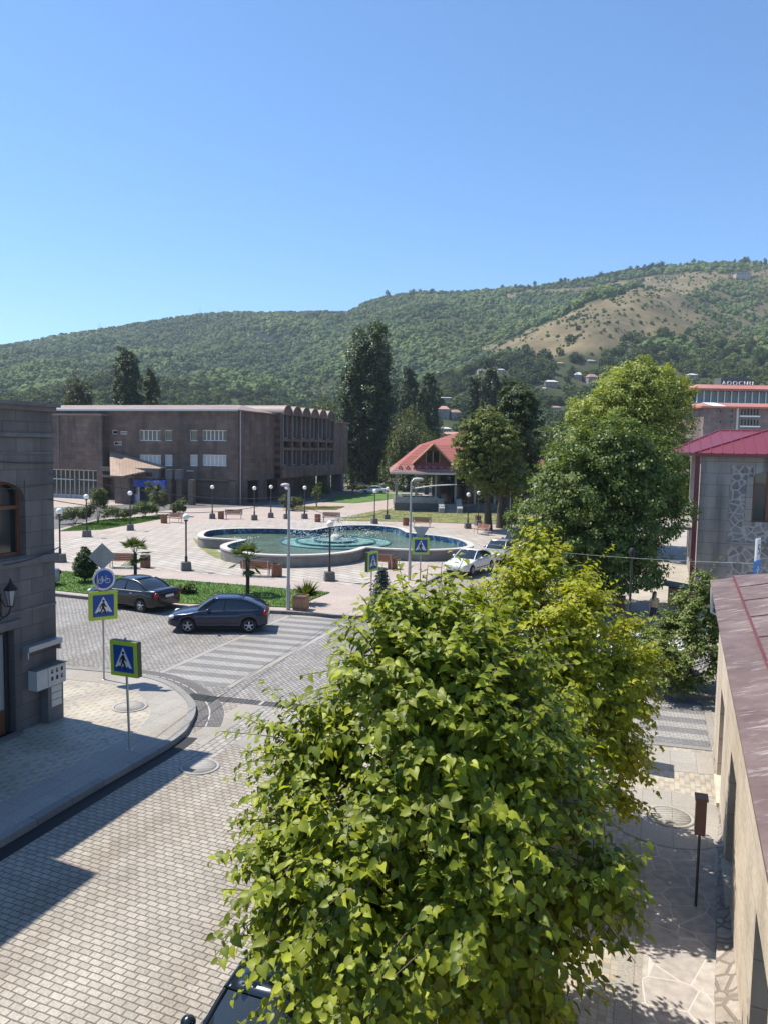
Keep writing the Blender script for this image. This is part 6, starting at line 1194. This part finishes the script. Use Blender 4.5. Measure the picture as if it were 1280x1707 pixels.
b.build('planks', M['woodpale'], t); MB().box((0,0,.62),(.54,.54,.04)).build('soil', M['asphalt'], t); b = MB(); [b.box((0,0,z),(.63,.63,.04)) for z in (.12,.6)]; b.build('hoops', M['wood'], t)
t = thing('yucca_plant', 'spiky green yucca growing behind the timber tub', 'plant', at(513,1006,ZP)); C = np.tile([[0,0,.35]],(120,1)); d = unit(120); d[:,2] = np.abs(d[:,2])*.8+.1; V, Q = leaves(C, norm(np.cross(d, np.tile([[.3,.8,.1]],(120,1)))), d, RNG.uniform(.6,1.0,120)); k = V.reshape(-1,4,3)
for j in (1,3): pr = k[:,0]+(k[:,2]-k[:,0])*.35; k[:,j] = pr+(k[:,j]-pr)*.3
np_mesh('leaves', k.reshape(-1,3), Q, M['plane'], t); MB().tube([(0,0,-.02),(0,0,.4)], [.09,.06], 7).build('stem', M['bark'], t)
# ---------------------------------------------------------------- road signs
M['fluo'] = mat('fluorescent yellow green board', (.5,.66,.05), .4, .05, 4); M['signblue'] = mat('sign blue', (.012,.075,.34), .35, .06, 4); M['signwhite'] = mat('sign white', (.8,.8,.79), .4, .03); M['signblack'] = mat('sign black', (.02,.02,.02), .4, .05); M['signback'] = mat('galvanised sign back', (.4,.41,.41), .5, .08, 5, .3); M['boxdark'] = mat('dark olive sign side', (.05,.07,.03), .5, .1); M['signred'] = mat('sign red', (.55,.03,.03), .4, .05)
WALK = [[(-.06,.17),(-.01,.2),(.05,.18),(.09,.06),(.15,-.0),(.13,-.04),(.05,.02),(.03,-.02),(.1,-.17),(.13,-.34),(.07,-.35),(.02,-.19),(-.03,-.1),(-.08,-.22),(-.17,-.34),(-.22,-.31),(-.13,-.19),(-.08,-.05),(-.07,.07),(-.12,-.0),(-.13,-.09),(-.17,-.09),(-.17,.02)]]
def poly2(b, P, y, m, sc=1.0, oz=0.0): b.add([(x*sc, y, z*sc+oz) for x, z in P], [tuple(range(len(P)))], m)
def crossing_board(t, cz, w_=.86, h_=.9, both=False, th=.16):
    bo = MB().box((0,0,cz),(w_,th,h_)).build('board', M['boxdark'], t, bevel=.012)
    for s in ((-1,1) if both else (-1,)):
        y = s*(th/2+.004); f = MB().box((0,y,cz),(w_,.008,h_)).build('border', M['fluo'], bo, bevel=.003)
        b = MB(); e = y+s*.006; b.box((0,e,cz),(w_*.74,.006,h_*.76)); b.build('blue_panel', M['signblue'], bo)
        b = MB(); e = y+s*.012; poly2(b, [(-.27,-.22),(.27,-.22),(0,.3)], e, 0, 1, cz); b.build('white_triangle', M['signwhite'], bo, recalc=False)
        b = MB(); e = y+s*.015; q = -s if s > 0 else 1
        for P in WALK: poly2(b, [(x*q,z-.02) for x, z in P], e, 0, .72, cz-.02)
        poly2(b, [(.0+.058*cos(k*PI/7), .245+.058*sin(k*PI/7)) for k in range(14)], e, 0, .72, cz-.02)
        for k in range(3): poly2(b, [(-.19+k*.15,-.225),(-.12+k*.15,-.225),(-.125+k*.14,-.185),(-.18+k*.14,-.185)], e, 0, 1, cz)
        b.build('walking_figure', M['signblack'], bo, recalc=False)
def post(t, h_, r=.03): MB().tube([(0,0,-.02),(0,0,h_)], r, 10).build('post', M['steel'], t); MB().lathe([(.09,0),(.09,.012),(.035,.014)], 12).build('foot_plate', M['steel'], t)
t = thing('crossing_sign', 'large green bordered pedestrian crossing sign on the shaded edge of the left pavement', 'road sign', at(217,1250,ZP)); t.rotation_euler = (R(1),R(-1.2),R(-24)); post(t, 2.9); crossing_board(t, 2.38, .86, .9)
t = thing('crossing_sign', 'pole carrying a blue bicycle disc, a crossing sign and the back of a diamond sign', 'road sign', at(174,1133,ZP)); t.rotation_euler = (0,0,R(30)); post(t, 4.45); crossing_board(t, 2.48, .88, .94)
b = MB(); b.lathe([(.36,-.012),(.365,0),(.36,.012),(.001,.012)], 32); o = b.build('bicycle_disc', M['signwhite'], t); o.rotation_euler = (R(90),0,R(8)); o.location = (.03,-.06,3.34)
b = MB(); b.lathe([(.3,.014),(.001,.014)], 32); o2 = b.build('blue_face', M['signblue'], o)
b = MB()
for c in (-.115,.115): b.tube([(c+.075*cos(k*PI/9), -.05+.075*sin(k*PI/9), .02) for k in range(19)], .011, 4, cap=False)
for pth in ([(-.115,-.05),(-.06,.06),(.06,.06),(.0,-.05),(-.115,-.05)],[(-.06,.06),(.0,-.05)],[(.06,.06),(.115,-.05)],[(.06,.06),(.05,.1),(.08,.11)],[(-.06,.06),(-.07,.09)],[(-.1,.09),(-.04,.09)]): b.tube([(x,z,.02) for x, z in pth], .011, 4, cap=False)
b.build('bicycle_symbol', M['signwhite'], o)
b = MB(); Mx = Matrix.Rotation(R(45),3,'Y'); b.box((0,0,4.08),(.62,.012,.62),M=Mx); o = b.build('diamond_back', M['signback'], t); o.rotation_euler = (0,0,R(-20)); MB().box((0,-.02,4.08),(.05,.03,.85)).build('bracket', M['steel'], o)
MB().lathe([(.33,-.01),(.33,.01),(.001,.012)], 28).build('second_disc', M['signback'], t); o = KIDS(t)[-1]; o.rotation_euler = (R(90),0,R(70)); o.location = (-.1,.09,3.3)
t = thing('crossing_sign', 'pedestrian crossing sign facing the camera under an upturned triangle, before the fountain', 'road sign', at(697,1000,ZP)); post(t, 3.85); 
crossing_board(t, 2.85, .85, .85); b = MB(); b.add([(x,.06+y,3.45+z) for y in (0,.015) for x, z in ((-.42,.36),(.42,.36),(0,-.36))], [(0,1,2),(5,4,3),(0,3,4,1),(1,4,5,2),(2,5,3,0)]); o = b.build('triangle_back', M['signback'], t); MB().box((0,.03,3.45),(.05,.03,.6)).build('bracket', M['steel'], o)
t.location = at(699,1003,ZP)
t = thing('crossing_sign', 'crossing sign turned sideways, with a dark edge, above the blue grey spruce', 'road sign', at(618,1030,ZP)); t.rotation_euler = (0,0,R(58)); post(t, 3.1); crossing_board(t, 2.6, .85, .9)
t = thing('crossing_sign', 'crossing sign mostly hidden inside the yellow green linden', 'road sign', Vector((5.6,18.9,ZP))); t.rotation_euler = (0,0,R(70)); post(t, 2.9); crossing_board(t, 2.4, .85, .9)
t = thing('parking_sign', 'blue and red round sign hidden deep in the leaves of the big linden', 'road sign', Vector((2.55,13.2,ZP))); t.rotation_euler = (0,0,R(15)); post(t, 3.2); b = MB(); b.lathe([(.3,-.01),(.3,.01),(.001,.01)], 28); o = b.build('red_disc', M['signred'], t); o.rotation_euler = (R(90),0,0); o.location = (0,-.05,2.9); MB().lathe([(.24,.013),(.001,.013)], 28).build('blue_face', M['signblue'], o)
q = atY(1257,960,25.0); t = thing('parking_sign', 'white post with a number board and bright blue plate behind the near roof', 'road sign', (q.x,25.0,ZP)); t.rotation_euler = (0,0,R(48)); z0 = atY(1257,968,25.0).z; z1 = atY(1257,934,25.0).z; z2 = atY(1257,898,25.0).z
MB().tube([(0,0,-.1),(0,0,z2-ZP)], .035, 8).build('post', M['white'], t); MB().box((0,-.06,(z0+z1)/2-ZP),(.62,.04,z1-z0)).build('blue_plate', mat('bright sign blue',(.03,.22,.6),.4,.05), t); b = MB(); b.box((0,-.085,(z0+z1)/2-ZP),(.1,.01,.3)); b.box((0,-.085,(z0+z1)/2-ZP+.03),(.26,.01,.07)); b.build('white_mark', M['signwhite'], t)
MB().box((.04,-.06,(z1+z2)/2-ZP+.02),(.34,.03,z2-z1)).build('number_board', M['white'], t); b = MB(); b.box((.04,-.08,(z1+z2)/2-ZP+.16),(.16,.01,.035)); b.box((-.02,-.08,(z1+z2)/2-ZP+.09),(.035,.01,.16)); b.box((.04,-.08,(z1+z2)/2-ZP+.02),(.16,.01,.035)); b.box((.1,-.08,(z1+z2)/2-ZP-.05),(.035,.01,.13)); b.box((.04,-.08,(z1+z2)/2-ZP-.12),(.16,.01,.035)); b.build('number', M['signblack'], t)
# ---------------------------------------------------------------- cables
def cable(label, p, q, sag, r=.012, m='darksteel'):
    p, q = Vector(p), Vector(q); b = MB(); b.tube([p.lerp(q, k/18)-Vector((0,0,sag*4*(k/18)*(1-k/18))) for k in range(19)], r, 5); tag(b.build('overhead_cable', M[m]), label, 'cable')
cb = w
cable('overhead cable from the dark stone building to the lawn street lamp, upper one', cb.P(.2,7.0,.05), at(481,1017,0)+Vector((0,0,5.5)), .35)
cable('overhead cable from the dark stone building to the lawn street lamp, lower one', cb.P(.25,6.3,.05), at(481,1017,0)+Vector((0,0,5.35)), .5)
cable('overhead cable from the lawn street lamp to the lamp by the fountain signs', at(481,1017,0)+Vector((0,0,5.4)), at(682,967,0)+Vector((0,0,5.0)), 1.1)
cable('overhead cable from the street lamp by the signs towards the plane trees', at(682,967,0)+Vector((0,0,5.4)), at(848,880,0)+Vector((0,0,5.3)), 1.9, .016)
cable('pale cable crossing in front of the wide dark tree to the blue sign post', at(682,967,0)+Vector((0,0,3.0)), Vector((q.x,25.0,4.3)), .35, .006, 'steel')
cable('black cable looped along the dark stone facade above the arched window', cb.P(0.0,7.3,.05), cb.P(5.0,7.75,.05), .12, .014)
cable('second black cable sagging along the dark stone facade', cb.P(-.02,6.75,.06), cb.P(5.0,6.9,.3), .15, .01)
cable('black cable running along the sill course of the dark stone facade', cb.P(-.05,4.95,.1), cb.P(1.9,4.72,.1), .08, .016)
# ---------------------------------------------------------------- vehicles
def paint(name, c, rough=.25, metal=.3): m = mat(name, c, rough, .03, 1, metal, coat=.6, spec=.5); return m
M['hub'] = mat('alloy wheel', (.5,.5,.5), .35, .05, 4, .6); M['headglass'] = mat('headlamp glass', (.65,.67,.68), .12, .05); M['tail'] = mat('red tail lamp', (.35,.012,.012), .2, .1); M['plate'] = mat('number plate', (.75,.75,.73), .4, .03); M['trim'] = mat('black trim', (.02,.02,.02), .45, .05)
def car(name, label, p, rz, body, L=4.3, W=1.74, Hc=1.43, kind='hatch', group=None):
    t = thing(name, label, 'car', p, rz, group); hw = W/2; wb = L*.61; xf, xr = L*.5-.86, L*.5-.86-wb; r = .315
    if kind == 'hatch': top = [(.5,.5),(.492,.62),(.46,.72),(.40,.79),(.30,.86),(.19,.93),(.0,.95),(-.3,.98),(-.42,1.0),(-.47,.98),(-.493,.86),(-.5,.6)]
    else: top = [(.5,.5),(.493,.64),(.46,.73),(.40,.79),(.30,.86),(.19,.93),(.0,.96),(-.25,1.0),(-.36,1.04),(-.45,1.06),(-.488,1.03),(-.495,.85),(-.5,.6)]
    tx = np.array([a*L for a, _ in top])[::-1]; tz = np.array([z for _, z in top])[::-1]
    wx = np.array([-.5,-.48,-.44,-.36,-.2,0,.25,.36,.44,.48,.5])*L; ww = np.array([.74,.86,.95,.99,1,1,.995,.97,.9,.8,.66])*hw
    xs = sorted(set([a*L for a, _ in top] + [xf+q for q in np.linspace(-.37,.37,11)] + [xr+q for q in np.linspace(-.37,.37,11)] + list(np.linspace(-.45*L,.45*L,14)) + [-.47*L,.47*L]))
    rows = []
    for x in xs:
        zt = float(np.interp(x, tx, tz)); w_ = float(np.interp(x, wx, ww)); zb = .24+.1*max(0,(abs(x)/L-.42)/.08)
        for xw in (xf, xr):
            if abs(x-xw) < .365: zb = max(zb, .3+math.sqrt(max(0,.365**2-(x-xw)**2)))
        zb = min(zb, zt-.1); dz = zt-zb
        half = [(0,zb),(w_*.8,zb),(w_*.975,zb+.02),(w_*.99,zb+.16*dz),(w_,zb+.45*dz),(w_*.985,zb+.72*dz),(w_*.945,zt-.035),(w_*.86,zt),(w_*.5,zt+.03),(0,zt+.04)]
        rows.append([(x,y,z) for y, z in half] + [(x,-y,z) for y, z in half[::-1][1:-1]])
    b = MB(); b.grid(rows, close=True); b.add(rows[0], [tuple(range(len(rows[0])))]); b.add(rows[-1][::-1], [tuple(range(len(rows[0])))]); b.build('body', body, t)
    b = MB(); b.box(((xf+xr)/2,0,.42),(wb+1.0,W*.66,.46)); b.build('underbody', M['trim'], t)
    cx, cz = .2*L, .93; rf = .055*L; rr_ = (-.24 if kind == 'hatch' else -.18)*L; rb = (-.455 if kind == 'hatch' else -.345)*L; zrb = 1.0 if kind == 'hatch' else 1.04
    wr_ = hw*.66; wb0 = hw*.87
    def rowpts(x, z, w_, bul, crown, n=9): return [(x+bul*(1-(2*k/(n-1)-1)**2), w_*(2*k/(n-1)-1), z+crown*(1-(2*k/(n-1)-1)**2)) for k in range(n)]
    f = [0,.25,.5,.75,1.0]; lr = lambda a, c, q: a+(c-a)*q
    wsr = [rowpts(lr(cx,rf,q), lr(cz,Hc-.05,q)+.03*math.sin(PI*q), lr(wb0*.93,wr_,q), .12*(1-.5*q), .045) for q in f]
    b = MB(); b.grid(wsr); b.build('windscreen', M['carglass'], t)
    rx = [lr(rf,rr_,q) for q in (0,.2,.4,.6,.8,1)]; rfr = [rowpts(x, Hc-.05+.03*math.sin(PI*min(1,(.15+k/5*.85)))-.02*(k==5), wr_*(1+.03*math.sin(PI*k/5)), .06*(1-k/5)-.05*(k/5), .045) for k, x in enumerate(rx)]
    b = MB(); b.grid(rfr); ro = b.build('roof', body, t); md = ro.modifiers.new('thick', 'SOLIDIFY'); md.thickness = .02; md.offset = 1
    rwr = [rowpts(lr(rr_,rb,q), lr(Hc-.055,zrb,q)+.05*math.sin(PI*q), lr(wr_,wb0*.9,q), -.06, .03) for q in f]
    b = MB(); b.grid(rwr); b.build('rear_window', M['carglass'], t)
    for s in (-1,1):
        side = 0 if s < 0 else -1; topl = [r_[side] for r_ in wsr] + [r_[side] for r_ in rfr[1:]] + [r_[side] for r_ in rwr[1:]]; n_ = len(topl); 
        botl = [(p_[0], s*wb0*.985, float(np.interp(p_[0], tx, tz))-.02) for p_ in topl]; b = MB(); b.grid([botl, [tuple((botl[i][j]+topl[i][j])/2+(s*.025 if j == 1 else 0) for j in range(3)) for i in range(n_)], topl]); b.build('side_window', M['carglass'], t)
        b = MB(); b.tube([r_[side] for r_ in wsr], .035, 6); b.tube([r_[side] for r_ in rfr], .035, 6); b.tube([r_[side] for r_ in rwr], .05, 6)
        if kind != 'hatch': b.quad(rwr[0][side], rwr[-1][side], (rwr[-1][side][0]-.02, s*wb0, zrb-.02), (rwr[0][side][0]-.1, s*(wr_+.03), Hc-.12))
        b.build('pillar', body, t); b = MB(); xb = -.06*L; b.tube([(xb, s*(wb0*.99+.01), .97), (xb-.03, s*(wr_+.115), 1.22), (xb-.05, s*(wr_+.02), Hc-.06)], .028, 6); b.build('door_pillar', M['trim'], t)
        b = MB(); b.tube([(cx-.1, s*(hw*.985), .955), (rb*.9, s*(hw*.955), 1.0)], .012, 5); b.build('window_trim', M['hub' if kind != 'hatch' else 'trim'], t)
        b = MB(); b.ball((cx-.48, s*(hw+.11), 1.0), .1, 10, sz=.75); b.tube([(cx-.46, s*hw*.93, .95), (cx-.47, s*(hw+.06), .98)], .025, 5); b.build('mirror', body, t)
        b = MB(); b.ball((0,0,0), .12, 12); o = b.build('headlamp', M['headglass'], t); o.location = (L*.455, s*hw*.74, .665); o.scale = (1.2,1.2,.75)
        b = MB(); b.ball((0,0,0), .12, 12); o = b.build('tail_lamp', M['tail'], t); o.location = (-L*.475, s*hw*.8, .84); o.scale = (.75,1.15,1.2)
        for k in (.02, -.17): b = MB(); b.box((L*k, s*hw*.995, .86),(.17,.03,.03)); b.build('door_handle', body if kind == 'hatch' else M['hub'], t)
        b = MB(); b.box(((xf+xr)/2, s*hw*.985, .43),(wb-.85,.04,.05)); b.build('side_moulding', M['trim'], t)
        for xw in (xf, xr):
            y1 = s*(hw-.02); y0 = s*(hw-.22); prof = [(.19,y0),(r*.97,y0),(r,y0+s*.03),(r,y1-s*.03),(r*.95,y1),(.2,y1)]; b = MB()
            b.grid([[(xw+q*cos(2*PI*j/24), y, r+q*sin(2*PI*j/24)) for j in range(24)] for q, y in prof], close=True); wo = b.build('wheel', M['black'], t)
            b = MB(); b.grid([[(xw+q*cos(2*PI*j/24), y1-s*dy, r+q*sin(2*PI*j/24)) for j in range(24)] for q, dy in ((.205,.0),(.185,.01),(.18,.06))], close=True)
            for k in range(5): a = k*2*PI/5+.3; b.tube([(xw+.03*cos(a), y1-s*.012, r+.03*sin(a)), (xw+.19*cos(a), y1-s*.012, r+.19*sin(a))], [.045,.03], 5)
            b.add([(xw+.055*cos(2*PI*j/10), y1+s*.012, r+.055*sin(2*PI*j/10)) for j in range(10)], [tuple(range(10))]); b.build('rim', M['hub'], wo)
    b = MB(); b.box((L*.497,0,.44),(.02,.52,.115)); b.box((-L*.498,0,.62 if kind=='hatch' else .78),(.02,.52,.115)); b.build('number_plate', M['plate'], t)
    b = MB(); b.box((L*.488,0,.62),(.03,.8,.1)); b.box((L*.492,0,.36),(.03,1.1,.12)); b.build('grille', M['trim'], t)
    b = MB(); b.tube([(rr_+.15,0,Hc+.0),(rr_+.12,0,Hc+.03)], .02, 5); b.build('antenna', M['trim'], t); return t
M['carglass'] = glassmat('car glass', (.02,.026,.03), .04, 1.0)
HD = math.atan2(-RD.y, -RD.x)
hd = Vector((-2.6,-.19,0)).normalized(); left = Vector((-hd.y, hd.x, 0)); near = (at(305,1056)+at(408,1056))/2
c = near - left*.8 + hd*(-4.15*.5+.86+4.15*.305)*-1
cB = near - left*.85; offx = (4.15*.5-.86-4.15*.61/2)
c = cB - hd*offx + Vector((.2,0,0))
car('hatchback_car', 'dark blue hatchback with alloy wheels driving on the crossing road', c, math.atan2(hd.y,hd.x), paint('dark blue car paint', (.007,.014,.045)), 4.15, 1.72, 1.43, 'hatch')
hd2 = (Matrix.Rotation(R(-13),3,'Z') @ -RD); left2 = Vector((-hd2.y, hd2.x, 0)); L2_ = 4.7; rw = at(236,1021); c = rw + hd2*(L2_*.305) - left2*.85 - hd2*(L2_*.5-.86-L2_*.305)
car('sedan_car', 'black brown sedan seen from behind parked along the lawn kerb', c, math.atan2(hd2.y,hd2.x), paint('black brown car paint', (.009,.007,.009)), L2_, 1.84, 1.46, 'sedan')
q = at(104,984); car('sedan_car', 'silver car almost hidden behind the dark stone building', q-RD*2.2+Vector((-.55,.6,0)), math.atan2(hd2.y,hd2.x), paint('silver car paint', (.45,.46,.47), .3, .5), 4.5, 1.76, 1.45, 'sedan')
def ang(v): return math.atan2(v[1], v[0])
PKG = 'cars parked along the plaza edge'
car('sedan_car', 'white sedan facing the camera at the plaza edge, front one of the row', Vector((5.5,48.2,.13)), ang((-.55,-.83)), paint('white car paint', (.75,.75,.74), .25, 0), 4.3, 1.72, 1.42, 'sedan', PKG)
car('sedan_car', 'silver car behind the white sedan at the plaza edge', Vector((8.2,54.2,.0)), ang((-.45,-.89)), paint('light silver car paint', (.55,.57,.58), .25, .5), 4.3, 1.72, 1.45, 'hatch', PKG)
car('sedan_car', 'dark car last in the row at the plaza edge', Vector((10.3,59.5,.0)), ang((-.354,-1)), paint('dark grey car paint', (.02,.02,.022)), 4.5, 1.76, 1.45, 'sedan', PKG)
car('hatchback_car', 'red car parked in the shade under the wide dark tree', Vector((11.9,44.3,0)), ang((.354,1)), paint('red car paint', (.3,.02,.018)), 4.0, 1.68, 1.45, 'hatch')
car('sedan_car', 'white car waiting behind the small tree, only patches showing', Vector((8.7,27.4,0)), ang(-RD), paint('white taxi paint', (.78,.78,.77), .25, 0), 4.4, 1.74, 1.43, 'sedan')
nc = car('sedan_car', 'dark steel blue car parked under the big linden with the sun glinting on its windscreen', Vector((-1.15,8.72,0)), ang(-S), paint('steel blue car paint', (.02,.03,.045), .2, .4), 4.5, 1.78, 1.46, 'sedan')
for i, (x, y, cl, lab) in enumerate(((623,824,(.7,.7,.68),'white car parked far behind the small lawn'),(650,816,(.35,.36,.37),'grey car parked far back at the left corner of the pavilion'),(598,817,(.03,.03,.035),'dark car parked far back at the foot of the giant poplar'),(637,812,(.6,.6,.6),'silver car parked far back between the poplar and the pavilion'))):
    car('sedan_car', lab, at(x, y, 0), ang((1,.1)) if i % 2 else ang((-1,.15)), paint('far car paint', cl, .3, .2), 4.3, 1.72, 1.43, 'sedan', 'cars parked far behind the square')
# ---------------------------------------------------------------- the woman on the far pavement
def skin(name, joints, edges, m, parent, sub=2, root=0):
    me = bpy.data.meshes.new(name); me.from_pydata([j[0] for j in joints], edges, []); o = bpy.data.objects.new(name, me); COL.objects.link(o)
    md = o.modifiers.new('s', 'SKIN'); md.use_smooth_shade = True
    for v, j in zip(me.skin_vertices[0].data, joints): v.radius = j[1] if isinstance(j[1], tuple) else (j[1], j[1]); v.use_root = False
    me.skin_vertices[0].data[root].use_root = True
    ms = o.modifiers.new('d', 'SUBSURF'); ms.levels = sub; ms.render_levels = sub
    bpy.context.view_layer.update(); ev = o.evaluated_get(bpy.context.evaluated_depsgraph_get()); m2 = bpy.data.meshes.new_from_object(ev); bpy.data.objects.remove(o)
    m2.name = name; m2.materials.clear(); m2.materials.append(m); n = bpy.data.objects.new(name, m2); COL.objects.link(n); n.parent = parent; return n
M['skin'] = mat('skin', (.42,.24,.17), .5, .06, 6); M['hair'] = mat('black hair', (.012,.009,.008), .45, .2, 20); M['top'] = mat('sand coloured top', (.4,.3,.17), .8, .1, 12); M['skirt'] = mat('dark skirt', (.02,.024,.035), .8, .1, 12); M['bag'] = mat('dark blue bag', (.035,.04,.07), .5, .1)
t = thing('person', 'woman with long black hair in a sandy top and dark skirt carrying a bag', 'person', at(1088,1046,ZP)); t.rotation_euler = (0,0,R(12))
J = [((0,0,.86),(.115,.085)), ((0,0,1.0),(.1,.075)), ((0,-.01,1.15),(.115,.08)), ((0,0,1.27),(.1,.065)), ((0,0,1.34),.045), ((0,-.01,1.41),.05), ((0,-.02,1.49),(.07,.085)), ((0,-.01,1.57),(.06,.075)),
     ((.15,0,1.28),.045), ((.2,.02,1.06),.036), ((.22,-.06,.86),.028), ((.225,-.09,.79),.024), ((-.15,0,1.28),.045), ((-.2,.03,1.06),.036), ((-.21,.02,.86),.028), ((-.21,.0,.79),.024),
     ((.085,0,.8),.078), ((.085,-.1,.48),.05), ((.085,-.06,.3),.048), ((.085,-.1,.09),.03), ((.09,-.2,.04),.026), ((-.085,0,.8),.078), ((-.085,.04,.48),.05), ((-.085,.1,.3),.046), ((-.085,.16,.1),.03), ((-.09,.08,.04),.026)]
E_ = [(0,1),(1,2),(2,3),(3,4),(4,5),(5,6),(6,7),(3,8),(8,9),(9,10),(10,11),(3,12),(12,13),(13,14),(14,15),(0,16),(16,17),(17,18),(18,19),(19,20),(0,21),(21,22),(22,23),(23,24),(24,25)]
for hnd, s in ((11,1),(15,-1)):
    base = Vector(J[hnd][0])
    for k in range(4):
        n0 = len(J); J += [(tuple(base+Vector((.004*s,-.022+k*.015,-.045))),.0085), (tuple(base+Vector((-.006*s,-.026+k*.016,-.085+.006*abs(k-1.4)))),.0075)]; E_ += [(hnd,n0),(n0,n0+1)]
    n0 = len(J); J += [(tuple(base+Vector((-.01*s,-.035,-.02))),.009),(tuple(base+Vector((-.016*s,-.045,-.05))),.008)]; E_ += [(hnd,n0),(n0,n0+1)]
bd = skin('body', J, E_, M['skin'], t)
b = MB(); b.ball((-.024,-.098,1.505), .009, 8); b.ball((.024,-.098,1.505), .009, 8); b.build('eyes', M['hair'], bd); b = MB(); b.add([(-.01,-.1,1.485),(.01,-.1,1.485),(0,-.122,1.478),(0,-.1,1.512)], [(0,1,2),(0,2,3),(1,3,2)]); b.build('nose', M['skin'], bd); b = MB(); b.box((0,-.101,1.452),(.04,.008,.01)); b.build('mouth', mat('lips',(.3,.08,.07),.5), bd)
b = MB(); ring = lambda z, rx, ry, oy=0, n=20: [(rx*cos(2*PI*k/n), oy+ry*sin(2*PI*k/n), z) for k in range(n)]
b.grid([ring(.9,.155,.115),ring(1.0,.135,.1),ring(1.12,.152,.112,-.012),ring(1.2,.15,.105,-.01),ring(1.29,.15,.085),ring(1.325,.09,.07)], close=True); b.build('top', M['top'], t)
b = MB(); b.tube([(.13,0,1.3),(.19,.01,1.16)], [.06,.055], 10); b.tube([(-.13,0,1.3),(-.19,.01,1.16)], [.06,.055], 10); b.build('sleeves', M['top'], t)
b = MB(); b.grid([ring(.5,.2,.15),ring(.62,.195,.145),ring(.8,.175,.135),ring(.93,.15,.115)], close=True); b.build('skirt', M['skirt'], t)
b = MB(); b.grid([ring(1.15,.12,.05,.075),ring(1.25,.125,.06,.065),ring(1.38,.1,.075,.04),ring(1.46,.095,.09,.025),ring(1.54,.092,.095,.012),ring(1.6,.07,.08,.0),ring(1.635,.02,.025,-.005)], close=True); b.tube([(-.085,-.03,1.55),(-.105,-.04,1.42),(-.11,-.06,1.2)], [.03,.035,.02], 8); b.build('hair', M['hair'], t)
for s, y in ((.088,-.17),(-.088,.12)):
    b = MB(); b.box((s,y,.022),(.085,.24,.05)); b.build('shoe', M['hair'], t, bevel=.015)
t2 = thing('handbag', 'dark blue handbag hanging from the left hand of the woman', 'bag', t.location+Vector((.27,-.02,.42))); MB().box((0,0,.12),(.26,.1,.24),top=.85).build('body', M['bag'], t2, bevel=.02); b = MB(); b.tube([(-.08,0,.23),(-.06,0,.36),(.0,0,.4),(.06,0,.36),(.08,0,.23)], .01, 6); b.build('strap', M['bag'], t2)
# ---------------------------------------------------------------- light, air, render settings
sunv = Vector((-1.73, .83, 3.3)).normalized()
sl = bpy.data.lights.new('sun', 'SUN'); so = bpy.data.objects.new('sun', sl); COL.objects.link(so)
sl.energy = 4.6; sl.angle = R(.53); sl.color = (1.0, .94, .83); so.rotation_euler = sunv.to_track_quat('Z', 'Y').to_euler()
W = bpy.data.worlds.new('World'); SC.world = W; W.use_nodes = True; wt = W.node_tree; bg = wt.nodes['Background']
sky = wt.nodes.new('ShaderNodeTexSky'); sky.sky_type = 'NISHITA'; sky.sun_disc = False
sky.sun_elevation = math.asin(sunv.z); sky.sun_rotation = math.atan2(sunv.x, sunv.y); sky.altitude = 900; sky.air_density = 1.0; sky.dust_density = .2; sky.ozone_density = 8.5
hs = wt.nodes.new('ShaderNodeHueSaturation'); hs.inputs['Hue'].default_value = .496; hs.inputs['Saturation'].default_value = 1.03; wt.links.new(sky.outputs['Color'], hs.inputs['Color']); wt.links.new(hs.outputs['Color'], bg.inputs['Color']); bg.inputs['Strength'].default_value = .13
SC.view_settings.view_transform = 'Standard'; SC.view_settings.look = 'None'; SC.view_settings.exposure = 0.66; SC.view_settings.gamma = 1
if HAZE > 0:
    hz = MB().box((0,1130,184), (6000,2700,372)).build('haze', []); hz['kind'] = 'stuff'; hz['label'] = 'thin bluish summer haze in the valley air'
    hm = bpy.data.materials.new('thin haze'); hm.use_nodes = True; hn = hm.node_tree; hn.nodes.remove(hn.nodes['Principled BSDF']); pv = hn.nodes.new('ShaderNodeVolumePrincipled')
    pv.inputs['Color'].default_value = (.72,.84,1,1); pv.inputs['Density'].default_value = HAZE; pv.inputs['Anisotropy'].default_value = .2
    hn.links.new(pv.outputs['Volume'], hn.nodes['Material Output'].inputs['Volume']); hz.data.materials.append(hm)
cy = SC.cycles; cy.use_denoising = True; cy.max_bounces = 6; cy.diffuse_bounces = 3; cy.glossy_bounces = 3; cy.transmission_bounces = 3; cy.volume_bounces = 0; cy.transparent_max_bounces = 6
cy.caustics_reflective = False; cy.caustics_refractive = False; cy.sample_clamp_indirect = 6
try: cy.denoiser = 'OPENIMAGEDENOISE'; cy.denoising_prefilter = 'ACCURATE'
except Exception: pass
SC.render.film_transparent = False
